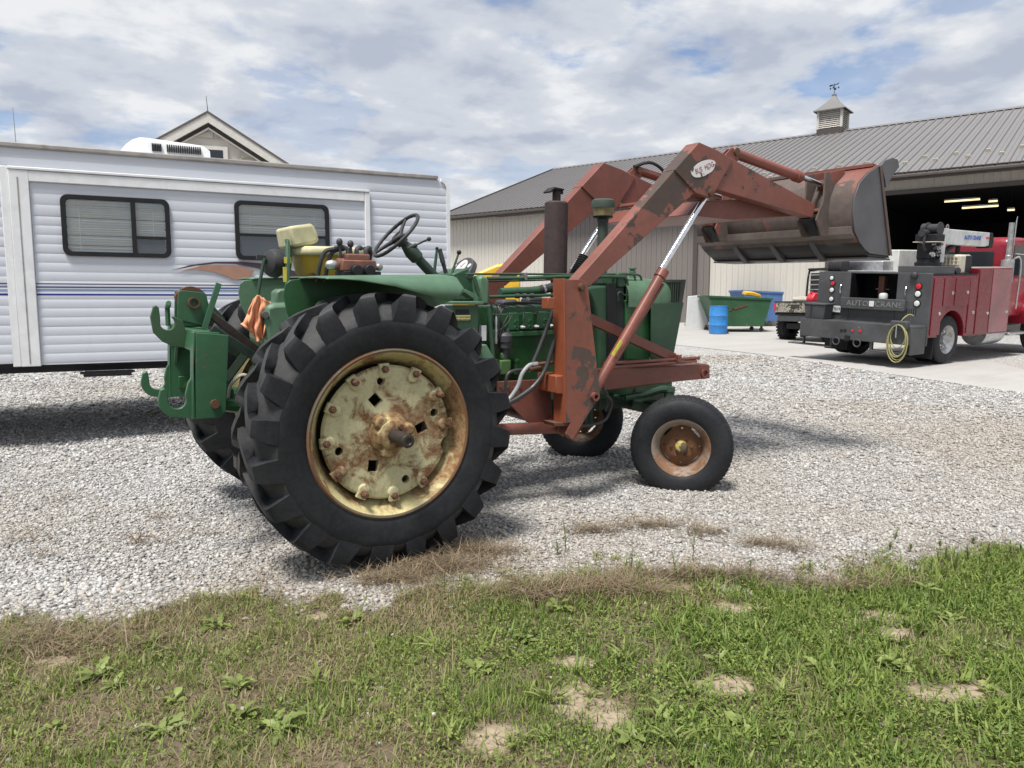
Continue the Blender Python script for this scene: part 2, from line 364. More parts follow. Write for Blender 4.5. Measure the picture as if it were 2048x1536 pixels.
# ------------------------------------------------------------------ ground
def ud(x, y):
    x = np.asarray(x) - CAM[0]; y = np.asarray(y) - CAM[1]
    return x * RGT.x + y * RGT.y, x * FWD.x + y * FWD.y
EDGE = np.array([(-2.844, -0.461, 0.0), (-2.175, -0.794, 0.0), (-1.884, -0.851, 0.0), (-1.578, -1.007, 0.0), (-1.259, -1.093, 0.0), (-0.97, -1.033, 0.0), (-0.711, -1.014, 0.0), (-0.492, -1.366, 0.0), (-0.24, -1.559, 0.0), (0.174, -1.533, 0.0), (0.561, -1.684, 0.0), (0.987, -1.81, 0.0), (1.323, -2.063, 0.0), (1.605, -2.352, 0.0), (1.907, -2.573, 0.0), (2.236, -2.531, 0.0), (2.56, -2.633, 0.0), (2.987, -2.691, -0.0), (3.344, -2.745, 0.0), (3.352, -2.968, 0.0), (4.321, -3.231, 0.0), (5.721, -3.845, 0.0)])
EU, ED = ud(EDGE[:, 0], EDGE[:, 1]); ED = ED - .05; _o = np.argsort(EU); EU, ED = EU[_o], ED[_o]
BARE = np.array([(*q[:2], r1, r2) for q, r1, r2 in zip([(1.193, -2.615, 0.0), (1.741, -3.048, 0.0), (1.615, -3.205, 0.0), (0.025, -2.878, 0.0), (0.561, -3.108, 0.0), (1.311, -3.639, 0.0), (-0.374, -2.938, 0.0), (0.188, -2.656, 0.0), (0.039, -3.028, 0.0), (-0.567, -1.608, 0.0), (-1.681, -1.481, 0.0), (1.119, -2.239, 0.0)], (.13, .15, .09, .09, .14, .18, .10, .10, .09, .07, .09, .13), (.07, .085, .06, .14, .07, .075, .09, .06, .10, .04, .05, .05))])
def smooth_noise(x, y, s, seed=0):
    """cheap value noise for scattering"""
    r = np.random.default_rng(seed).random((64, 64)); x = np.asarray(x) / s + 17.3; y = np.asarray(y) / s + 9.1
    i = np.floor(x).astype(int); j = np.floor(y).astype(int); a = x - i; b = y - j; a = a * a * (3 - 2 * a); b = b * b * (3 - 2 * b)
    g = lambda p, q: r[p % 64, q % 64]
    return (g(i, j) * (1 - a) + g(i + 1, j) * a) * (1 - b) + (g(i, j + 1) * (1 - a) + g(i + 1, j + 1) * a) * b
def lawn_at(x, y):
    """1 on the lawn, 0 on the gravel, ragged in between"""
    u, d = ud(x, y); e = np.interp(u, EU, ED)
    n = (smooth_noise(x, y, .20, 1) - .5) * .34 + (smooth_noise(x, y, .06, 2) - .5) * .22
    return np.clip((e - d + n) / .22 + .5, 0, 1)
def bare_at(x, y):
    b = np.zeros(len(x)); u, d = ud(x, y)
    for cx, cy, r1, r2 in BARE:
        cu, c_d = ud(cx, cy); q = ((u - cu) / r1) ** 2 + ((d - c_d) / r2) ** 2
        b = np.maximum(b, np.clip(1.5 - q + (smooth_noise(x, y, .06, 5) - .5) * 1.5 + (smooth_noise(x, y, .025, 6) - .5) * 1.0, 0, 1))
    return b
def dry_at(x, y):
    """straw share of the lawn: highest along its edge and to the left"""
    u, d = ud(x, y); e = np.interp(u, EU, ED)
    edge = np.exp(-np.clip(e - d, 0, 9) / .28); left = np.clip((.25 - u) / 1.5, 0, 1) * .40
    right = np.clip((u - .9) / .8, 0, 1)
    return np.clip(edge * (.9 - .55 * right) + left + (smooth_noise(x, y, .30, 3) - .46) * 1.25 - .12 * right, 0, 1)
def gnd_fine(x, y):
    u, d = ud(x, y)
    h = gz(x, y) + (smooth_noise(x, y, .7, 11) - .5) * .03 * np.clip((14 - d) / 6, 0, 1) * np.clip((d - 1) / 2, 0, 1) + (smooth_noise(x, y, .22, 12) - .5) * .012 * np.clip((8 - d) / 4, 0, 1)
    return h + lawn_at(x, y) * .012
def make_ground():
    d = np.concatenate([np.linspace(-60, -4, 15), np.arange(-3.5, 1.6, .25), np.arange(1.7, 5.2, .035), np.arange(5.25, 9, .08), np.arange(9.2, 18, .3), np.geomspace(18.5, 900, 42)])
    u = np.concatenate([-np.geomspace(7, 700, 28)[::-1], np.arange(-6.8, -3, .2), np.arange(-2.95, 3.6, .04), np.arange(3.7, 8, .2), np.geomspace(8.3, 700, 28)])
    U, D = np.meshgrid(u, d); x = CAM[0] + U * RGT.x + D * FWD.x; y = CAM[1] + U * RGT.y + D * FWD.y
    X, Y = x.ravel(), y.ravel(); z = gnd_fine(X, Y)
    far = D.ravel() > 60; z[far] = gz(CAM[0] + 60 * FWD.x, CAM[1] + 60 * FWD.y)
    n, k = len(d), len(u); i = (np.arange(n - 1)[:, None] * k + np.arange(k - 1)[None]).ravel()
    me = bpy.data.meshes.new('ground'); f = np.stack([i, i + 1, i + k + 1, i + k], 1)
    me.from_pydata(np.stack([X, Y, z], 1).tolist(), [], f.tolist())
    a = me.attributes.new('lawn', 'FLOAT', 'POINT'); L = lawn_at(X, Y); L[D.ravel() > 8] = 0; a.data.foreach_set('value', L)
    a = me.attributes.new('bare', 'FLOAT', 'POINT'); a.data.foreach_set('value', bare_at(X, Y))
    t = NT('gravel_and_soil'); P = t.pos
    v1 = t.vor(34, P, out=1); s1 = t.sep(v1)[0]; v2 = t.vor(60, P, out=1); s2 = t.sep(v2)[1]
    dist = t.vor(34, P)
    st = t.mix(t.math('ADD', t.math('MULTIPLY', s1, .7), t.math('MULTIPLY', s2, .3)), (.33, .325, .315), (.66, .65, .63))
    st = t.mix(t.ramp(dist, (.35, 0), (.8, .75)), st, (.10, .095, .09))
    big = t.noise(.22, 5, .6, P); st = t.mix(t.math('MULTIPLY', t.ramp(big, (.46, 0), (.66, 1)), .42), st, (.33, .28, .22))
    st = t.mix(t.math('MULTIPLY', t.ramp(t.noise(1.3, 6, .65, P), (.52, 0), (.75, 1)), .35), st, (.24, .20, .16))
    soil = t.mix(t.noise(18, 7, .7, P), (.09, .068, .045), (.20, .155, .105)); soil = t.mix(t.math('MULTIPLY', t.ramp(t.noise(5, 6, .7, P), (.45, 0), (.7, 1)), .5), soil, (.05, .045, .025))
    bare = t.mix(t.noise(30, 7, .75, P), (.25, .195, .135), (.42, .34, .245))
    c = t.mix(t.attr('lawn'), st, soil); c = t.mix(t.attr('bare'), c, bare)
    hb = t.math('SUBTRACT', 1.0, dist)
    t.set(col=c, rough=.9, nor=t.bump(hb, .8, .015), spec=.2)
    return structure(link('ground', me, t.m, smooth=180))
ground = make_ground()
SLAB = [(12.017, 14.202, 0.468), (12.552, 11.709, 0.421), (12.354, 9.238, 0.364), (12.262, 6.602, 0.306), (11.49, 3.789, 0.235), (11.059, 1.827, 0.186), (10.762, 0.413, 0.151), (10.014, -1.352, 0.103), (9.119, -3.217, 0.051)]
SU, SD = ud([q[0] for q in SLAB], [q[1] for q in SLAB]); _o = np.argsort(SU); SU, SD = SU[_o], SD[_o]
def on_slab(x, y):
    u, d = ud(x, y); return (u > SU[0]) & (d > np.interp(u, SU, SD) + (smooth_noise(x, y, .3, 41) - .5) * .35)
def make_stones():
    """crushed limestone lying loose, each stone its own little solid"""
    phi = (1 + 5 ** .5) / 2
    ico = np.array([(-1, phi, 0), (1, phi, 0), (-1, -phi, 0), (1, -phi, 0), (0, -1, phi), (0, 1, phi), (0, -1, -phi), (0, 1, -phi), (phi, 0, -1), (phi, 0, 1), (-phi, 0, -1), (-phi, 0, 1)], float); ico /= np.linalg.norm(ico[0])
    icf = np.array([(0, 11, 5), (0, 5, 1), (0, 1, 7), (0, 7, 10), (0, 10, 11), (1, 5, 9), (5, 11, 4), (11, 10, 2), (10, 7, 6), (7, 1, 8), (3, 9, 4), (3, 4, 2), (3, 2, 6), (3, 6, 8), (3, 8, 9), (4, 9, 5), (2, 4, 11), (6, 2, 10), (8, 6, 7), (9, 8, 1)])
    octv = np.array([(1, 0, 0), (-1, 0, 0), (0, 1, 0), (0, -1, 0), (0, 0, 1), (0, 0, -1)], float); octf = np.array([(0, 2, 4), (2, 1, 4), (1, 3, 4), (3, 0, 4), (2, 0, 5), (1, 2, 5), (3, 1, 5), (0, 3, 5)])
    V = []; Fs = []; T = []; off = 0
    for d0, d1, dens, size, bv, bf in ((2.3, 3.9, 5000, .0118, ico, icf), (3.9, 5.0, 4400, .0120, octv, octf), (5.0, 6.6, 3200, .0128, octv, octf), (6.6, 9.0, 1700, .0165, octv, octf), (9.0, 12.5, 700, .021, octv, octf), (12.5, 17.0, 200, .028, octv, octf)):
        wid = .80 * d1 + .4; n = int((d1 - d0) * 2 * wid * dens); d = RNG.uniform(d0, d1, n); u = RNG.uniform(-wid, wid, n)
        keep = np.abs(u) < .80 * d + .4; d, u = d[keep], u[keep]
        x = CAM[0] + u * RGT.x + d * FWD.x; y = CAM[1] + u * RGT.y + d * FWD.y
        l = lawn_at(x, y); keep = (RNG.random(len(x)) > np.clip(l * 1.15, 0, .9965)) & (RNG.random(len(x)) > bare_at(x, y) * .9) & ~on_slab(x, y)
        x, y, l = x[keep], y[keep], l[keep]; n = len(x)
        s = size * np.exp(np.clip(RNG.normal(0, .32, n), -1, .62)) * np.where(RNG.random(n) < .25, .55, 1)
        b = np.repeat(bv[None], n, 0) * (1 + RNG.uniform(-.42, .30, (n, len(bv), 1))); b *= np.stack([RNG.uniform(.85, 1.4, n), RNG.uniform(.65, 1.0, n), RNG.uniform(.38, .75, n)], 1)[:, None]
        tx, ty, tz = RNG.normal(0, .38, n), RNG.normal(0, .38, n), RNG.uniform(0, 6.28, n)
        def rot(b, a, i, j):
            c, q = np.cos(a)[:, None], np.sin(a)[:, None]; p = b.copy(); p[..., i] = b[..., i] * c - b[..., j] * q; p[..., j] = b[..., i] * q + b[..., j] * c; return p
        b = rot(rot(rot(b, tx, 1, 2), ty, 0, 2), tz, 0, 1) * s[:, None, None]
        z = gnd_fine(x, y) + s * RNG.uniform(-.1, .45, n)
        b += np.stack([x, y, z], 1)[:, None]
        V.append(b.reshape(-1, 3)); Fs.append((bf[None] + (np.arange(n) * len(bv))[:, None, None] + off).reshape(-1, 3)); off += n * len(bv)
        T.append(np.repeat(RNG.random(n), len(bv)))
    V = np.concatenate(V); Fs = np.concatenate(Fs); T = np.concatenate(T)
    me = bpy.data.meshes.new('gravel'); me.vertices.add(len(V)); me.vertices.foreach_set('co', V.ravel()); me.loops.add(Fs.size); me.loops.foreach_set('vertex_index', Fs.ravel())
    me.polygons.add(len(Fs)); me.polygons.foreach_set('loop_start', np.arange(len(Fs)) * 3); me.update(calc_edges=True)
    a = me.attributes.new('tone', 'FLOAT', 'POINT'); a.data.foreach_set('value', T)
    t = NT('limestone'); c = t.ramp(t.attr('tone'), (0, (.20, .197, .195)), (.2, (.34, .335, .33)), (.5, (.47, .465, .455)), (.8, (.68, .675, .66)), (.93, (.44, .39, .33)), (1, (.29, .29, .31)))
    big = t.noise(.22, 5, .6, t.pos); c = t.mix(t.math('MULTIPLY', t.ramp(big, (.44, 0), (.64, 1)), .5), c, (.36, .30, .23))
    c = t.mix(t.math('MULTIPLY', t.noise(90, 4, .7, t.pos), .35), c, (.25, .235, .215))
    t.set(col=c, rough=.85, spec=.25)
    return stuff(link('gravel', me, t.m, smooth=0), 'loose grey and white crushed limestone over the yard', 'gravel')
gravel = make_stones()
def make_apron():
    """concrete slab in front of the barn doors, running on as its floor"""
    near = SLAB
    mb = MB(); rows = []
    dirn = Vector((math.cos(R(19.9)), math.sin(R(19.9)), 0))
    for k in range(25):
        t = (k / 24) ** 1.3 * 34; row = []
        for i, q in enumerate(near):
            p = Vector(q) + Vector((math.cos(R(46)), math.sin(R(46)), 0)) * t * (1 - .012 * i); row.append((p.x, p.y, gz(p.x, p.y) + .008))
        rows.append(row)
    mb.grid(rows)
    t = NT('concrete'); P = t.pos
    c = t.mix(t.noise(.5, 6, .6, P), (.33, .318, .30), (.46, .447, .425)); c = t.mix(t.math('MULTIPLY', t.ramp(t.noise(1.1, 7, .7, t.mp(P, (.35, 1.6, 1), rot=(0, 0, R(20)))), (.5, 0), (.72, 1)), .45), c, (.30, .25, .20))
    c = t.mix(t.math('MULTIPLY', t.ramp(t.noise(9, 7, .7, P), (.55, 0), (.8, 1)), .3), c, (.15, .14, .13))
    t.set(col=c, rough=.8, nor=t.bump(t.noise(40, 5, .6, P), .15, .004))
    return structure(mb.build('concrete_apron', t.m, smooth=180))
apron = make_apron()

# ------------------------------------------------------------------ the barn
BX = math.radians(-70.1); BO = Vector((15.731, 29.010, 0))
def metal_siding(name, col, grime=.12):
    t = NT(name); c = t.mix(t.noise(.6, 4, .6, t.mp(t.pos, (1, 1, .12))), shade(col, .9), shade(col, 1.06)); c = t.mix(t.math('MULTIPLY', t.ramp(t.noise(3, 7, .7, t.mp(t.pos, (2, 2, .3))), (.5, 0), (.75, 1)), grime), c, shade(col, .6))
    t.set(col=c, rough=.5, spec=.4); return t.m
M['siding'] = metal_siding('beige_siding', (.59, .56, .505)); M['siding_brown'] = metal_siding('taupe_siding', (.195, .174, .162)); M['roofmetal'] = metal_siding('taupe_roof_steel', (.192, .183, .183))
def rib_panel(n, pitch, h, depth, up=None):
    """steel sheet with trapezoid ribs; lies in x-z, ribs stand out along -y"""
    pr = []
    for i in range(n):
        x = i * pitch
        pr += [(x, 0), (x + pitch * .42, 0), (x + pitch * .45, -depth * .25), (x + pitch * .48, 0), (x + pitch * .80, 0), (x + pitch * .86, -depth), (x + pitch * .94, -depth)]
    pr.append((n * pitch, 0)); return MB().grid([[(x, y, 0) for x, y in pr], [(x, y, h) for x, y in pr]])
def make_barn():
    b = thing('barn', 'long beige ribbed steel barn with brown metal roof, cupola and open door', 'barn', BO, (0, 0, BX))
    zb, ze, L, Wd = .25, 5.62, 34.0, 19.5; rise = 3.55
    pw = .92
    p1 = rib_panel(4, pw / 4, ze - zb, .028).mesh('siding_panel'); p1.materials.append(M['siding'])
    p2 = p1.copy(); p2.materials.clear(); p2.materials.append(M['siding_brown'])
    p3 = rib_panel(4, pw / 4, ze - 5.14, .028).mesh('siding_panel'); p3.materials.append(M['siding'])
    x = 0.0; k = 0
    while x < L - pw:
        brown = 6.4 < x + .3 < 13.2; door = 18.3 < x < 29.5
        o = bpy.data.objects.new('siding_panel', p3 if door else p2 if brown else p1); COL.objects.link(o); o.parent = b
        o.location = (x, -.05 if brown else 0, 5.14 if door else zb); x += pw
    g = MB(); g.prism([(0, zb), (Wd, zb), (Wd, ze), (Wd / 2, ze + rise), (0, ze)], 'x', -.14, -.06); g.build('gable_wall', M['siding'], b)
    g = MB(); g.prism([(.02, zb), (Wd - .02, zb), (Wd - .02, ze), (Wd / 2, ze + rise - .1), (.02, ze)], 'x', L, L + .1); g.build('gable_wall', M['siding'], b)
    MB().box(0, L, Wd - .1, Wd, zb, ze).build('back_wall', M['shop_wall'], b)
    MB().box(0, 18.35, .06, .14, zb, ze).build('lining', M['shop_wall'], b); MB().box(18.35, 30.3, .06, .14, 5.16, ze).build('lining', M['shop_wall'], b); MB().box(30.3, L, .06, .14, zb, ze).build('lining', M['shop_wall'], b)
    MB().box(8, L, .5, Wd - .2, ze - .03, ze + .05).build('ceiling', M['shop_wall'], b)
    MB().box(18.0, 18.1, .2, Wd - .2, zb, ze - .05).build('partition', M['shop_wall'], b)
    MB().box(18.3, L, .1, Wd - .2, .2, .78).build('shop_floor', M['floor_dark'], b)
    # door trim, brown door track and frame
    MB().box(18.12, 18.32, -.09, .05, zb, 5.14).build('door_jamb', M['brown'], b); MB().box(18.12, 30.5, -.10, .06, 5.0, 5.14).build('door_header', M['brown'], b)
    MB().box(13.12, 13.30, -.13, -.03, zb, ze - .1).build('door_trim', M['brown'], b); MB().box(6.3, 6.42, -.13, -.03, zb, ze - .1).build('door_trim', M['brown'], b)
    MB().box(3.2, 13.4, -.26, -.06, ze - .22, ze - .04).build('door_track', M['brown'], b, bevel=.02)
    # roof: panels on both slopes, ridge cap, fascia, rake trim
    ov = .55; sl = math.atan2(rise, Wd / 2); slope = math.hypot(Wd / 2 + ov, (Wd / 2 + ov) * math.tan(sl)); rp = .92
    rm = rib_panel(3, rp / 3, slope, .055).mesh('roof_panel'); rm.materials.append(M['roofmetal']); n = int((L + 1.2) / rp)
    z0 = ze - ov * math.tan(sl) + .16
    for i in range(n):
        o = bpy.data.objects.new('roof_panel', rm); COL.objects.link(o); o.parent = b; o.location = (-.5 + i * rp, -ov, z0); o.rotation_euler = (sl - math.pi / 2, 0, 0)
        o = bpy.data.objects.new('roof_panel', rm); COL.objects.link(o); o.parent = b; o.location = (-.5 + (i + 1) * rp, Wd + ov, z0); o.rotation_euler = (sl - math.pi / 2, 0, math.pi)
    zr = z0 + slope * math.sin(sl); r = MB()
    r.prism([(Wd / 2 - .35, zr - .08), (Wd / 2, zr + .06), (Wd / 2 + .35, zr - .08), (Wd / 2, zr + .03)], 'x', -.55, -.5 + n * rp); r.build('ridge_cap', M['roofmetal'], b)
    MB().box(-.5, -.5 + n * rp, -ov - .03, -ov + .02, z0 - .20, z0 - .015).build('fascia', M['brown'], b)
    MB().box(-.5, -.5 + n * rp, -ov - .13, -ov - .032, z0 - .13, z0 - .03).build('gutter', M['brown'], b, bevel=.02)
    MB().box(-.45, L + .4, -ov + .021, -.005, ze + .0, ze + .03).build('soffit', M['brown'], b)
    r = MB(); r.bar((-.54, -ov, z0 - .05), (-.54, Wd / 2, zr - .05), .08, .22); r.bar((-.54, Wd / 2, zr - .05), (-.54, Wd + ov, z0 - .05), .08, .22); r.build('rake_trim', M['brown'], b)
    # snow guards: two staggered rows of little cleats on the roof above the door
    sg = MB().prism([(-.09, 0), (.09, 0), (.06, .10), (-.06, .10)], 'y', 0, .05).mesh('snow_guard'); sg.materials.append(M['offwhite'])
    for i in range(22):
        for j in range(2):
            x = 14.8 + i * .92 + j * .46; s = 1.5 + j * .75
            if x > L - 1: continue
            o = bpy.data.objects.new('snow_guard', sg); COL.objects.link(o); o.parent = b; o.location = (x, -ov + s * math.cos(sl), z0 + s * math.sin(sl) + .0); o.rotation_euler = (sl, 0, 0)
    return b, z0, sl, ov, zr, Wd
barn, bz0, bsl, bov, bzr, bWd = make_barn()
def barn_w(p): return Matrix.Rotation(BX, 4, 'Z') @ Vector(p) + BO
def make_cupola():
    w = barn_w((CUPX, bWd / 2, bzr)); c = thing('cupola', 'louvred square cupola with flared metal roof and weathervane on the barn ridge', 'cupola', (w.x, w.y, w.z - .36), (0, 0, BX)); c.scale = (.72, .72, .72)
    h = .72
    MB().box(-h - .06, h + .06, -h - .06, h + .06, -.1, .62).build('base', M['brown'], c)
    MB().box(-h + .06, h - .06, -h + .06, h - .06, .621, 1.75).build('core', M['brown'], c)
    for x in (-1, 1):
        for y in (-1, 1): MB().box(x * h - .07, x * h + .07, y * h - .07, y * h + .07, .622, 1.78).build('corner_post', M['siding'], c)
    for i in range(9):
        z = .68 + i * .115
        for a in range(4):
            s = MB(); s.prism([(-h - .01, z), (-h + .02, z), (-h + .09, z + .10), (-h + .06, z + .10)], 'x', -h + .07, h - .07); s.build('louvre', M['siding'], c, rot=(0, 0, a * math.pi / 2))
    MB().box(-h, h, -h, h, 1.72, 1.80).build('top_plate', M['siding'], c)
    rows = []
    for t in range(11):
        u = t / 10; r = .98 * (1 - u) ** 1.35 + .10 * u; z = 1.78 + 1.02 * u; rows.append([(r * a, r * bb, z) for a, bb in ((-1, -1), (1, -1), (1, 1), (-1, 1), (-1, -1))])
    rows.insert(0, [(x, y, 1.72) for x, y, z in rows[0]]); q = MB().grid(rows); q.box(-.12, .12, -.12, .12, 2.78, 2.86); q.build('roof', M['roofmetal'], c, smooth=25)
    v = MB(); v.cyl((0, 0, 2.85), (0, 0, 3.55), .018, seg=8); v.ball((0, 0, 3.2), .05, 10, 6); v.cyl((-.26, 0, 3.26), (.26, 0, 3.26), .010, seg=6); v.cyl((0, -.26, 3.26), (0, .26, 3.26), .010, seg=6)
    for a in range(4): v.box(.26 * math.cos(a * math.pi / 2) - .035, .26 * math.cos(a * math.pi / 2) + .035, .26 * math.sin(a * math.pi / 2) - .01, .26 * math.sin(a * math.pi / 2) + .01, 3.2, 3.31)
    v.prism([(-.32, 3.48), (-.2, 3.5), (.05, 3.47), (.28, 3.56), (.22, 3.46), (.05, 3.43), (-.18, 3.42), (-.3, 3.36)], 'y', -.008, .008); v.build('weathervane', M['black'], c)
CUPX = 15.35
make_cupola()
LAMPS = [(q[0], 5.0, q[1], l) for q, l in zip([(21.479, 5.225), (22.072, 4.943), (22.469, 5.119), (23.042, 4.763)], (1.15, 1.15, .28, .22))]
LAMPLAB = ('lit yellowish tube light with drop cord just inside the barn door', 'lit yellowish tube light hung lower, further along the dark barn', 'short lit lamp near the ceiling beside the barn tube lights', 'short lit lamp hung lowest in the dark barn')
for k, (x, y, z, le) in enumerate(LAMPS):
    w = barn_w((x, y, z)); t = thing('tube_light', LAMPLAB[k], 'light', w, (0, 0, BX), 'lamps inside the barn')
    MB().cyl((-le / 2, 0, 0), (le / 2, 0, 0), .03, seg=10).build('tube', M['tube'], t); MB().box(-le / 2, le / 2, -.05, .05, .028, .08).build('fixture', M['white'], t)
    MB().cyl((0, 0, .08), (0, 0, 5.58 - z), .008, seg=6).build('hanger', M['black'], t)
# ------------------------------------------------------------------ the gabled house behind the trailer
def make_house():
    ap = Vector(HAP)
    h = thing('gabled_house', 'tan shingle-sided gable end with white trimmed window behind the trailer', 'house', (ap.x, ap.y, 0), (0, 0, R(-14)))
    za = HAP[2]; s = .62; hw = 5.6; zs = za - s * hw
    def gable(x): return za - .42 - s * abs(x)
    MB().prism([(-hw + .5, 0), (hw - .5, 0), (hw - .5, gable(hw - .5)), (0, za - .42), (-hw + .5, gable(hw - .5))], 'y', .06, .2).build('wall', M['siding'], h)
    tm = NT('shingle_siding'); tm.set(col=tm.mix(tm.inf, (.44, .415, .35), (.54, .515, .45)), rough=.8); M['shake'] = tm.m
    rr = random.Random(3); row = 0; z = za - 3.5
    while z < za - .6:
        half = (za - .42 - z) / s - .08; x = -half + rr.uniform(-.3, 0)
        while x < half:
            w = rr.uniform(.32, .62); x0 = max(x, -half); x1 = min(x + w - .015, half); zt = z + .23
            if x1 - x0 > .06 and not (-.75 < (x0 + x1) / 2 < .72 and za - 1.95 < z < za - .85):
                q = MB(); lo = z + rr.uniform(-.008, .008)
                lim = lambda xx, zz: min(zz, za - .42 - s * abs(xx) + .02)
                q.add([(x0, -.012, lo), (x1, -.012, lo), (x1, .03, lim(x1, zt)), (x0, .03, lim(x0, zt)), (x0, .06, lo), (x1, .06, lo)], [(0, 1, 2, 3), (4, 5, 1, 0)]); q.build('shingle', M['shake'], h, smooth=0)
            x += w
        z += .235; row += 1
    for sx in (-1, 1):
        r = MB(); r.prism([(0, za - .061), (sx * hw, za - .061 - s * hw), (sx * hw, za - .30 - s * hw), (0, za - .30)], 'y', -.15, -.08); r.build('rake_board', M['white_trim'], h)
        r = MB(); r.prism([(0, za), (sx * (hw + .1), za - s * (hw + .1)), (sx * (hw + .1), za - .06 - s * (hw + .1)), (0, za - .06)], 'y', -.17, 9); r.build('roof', M['roof_shingle'], h)
        r = MB(); r.prism([(0, za - .42), (sx * hw, za - .42 - s * hw), (sx * hw, za - .46 - s * hw), (0, za - .46)], 'y', -.079, .06); r.build('soffit', M['white_trim'], h)
    z0 = za - 1.80
    MB().box(-.46, .46, -.05, .05, z0, za - .90).build('window_frame', M['white_trim'], h); wn = MB().box(-.34, .34, -.06, -.052, z0 + .1, za - 1.0).build('window_pane', M['glass'], h)
    MB().box(-.34, .34, -.07, -.061, za - 1.42, za - 1.38).build('window_bar', M['white_trim'], h)
    MB().cyl((0, 0, za - .05), (-.03, 0, za + .42), .012, .006, 6).build('lightning_rod', M['black'], h)
M['white_trim'] = plain('painted_trim', (.62, .60, .55), .5, 0, .06, .1); M['roof_shingle'] = plain('asphalt_shingle', (.12, .105, .095), .9, 0, .25, 0, .3, 5)
HAP = (2.393, 17.139, 6.586)
make_house()

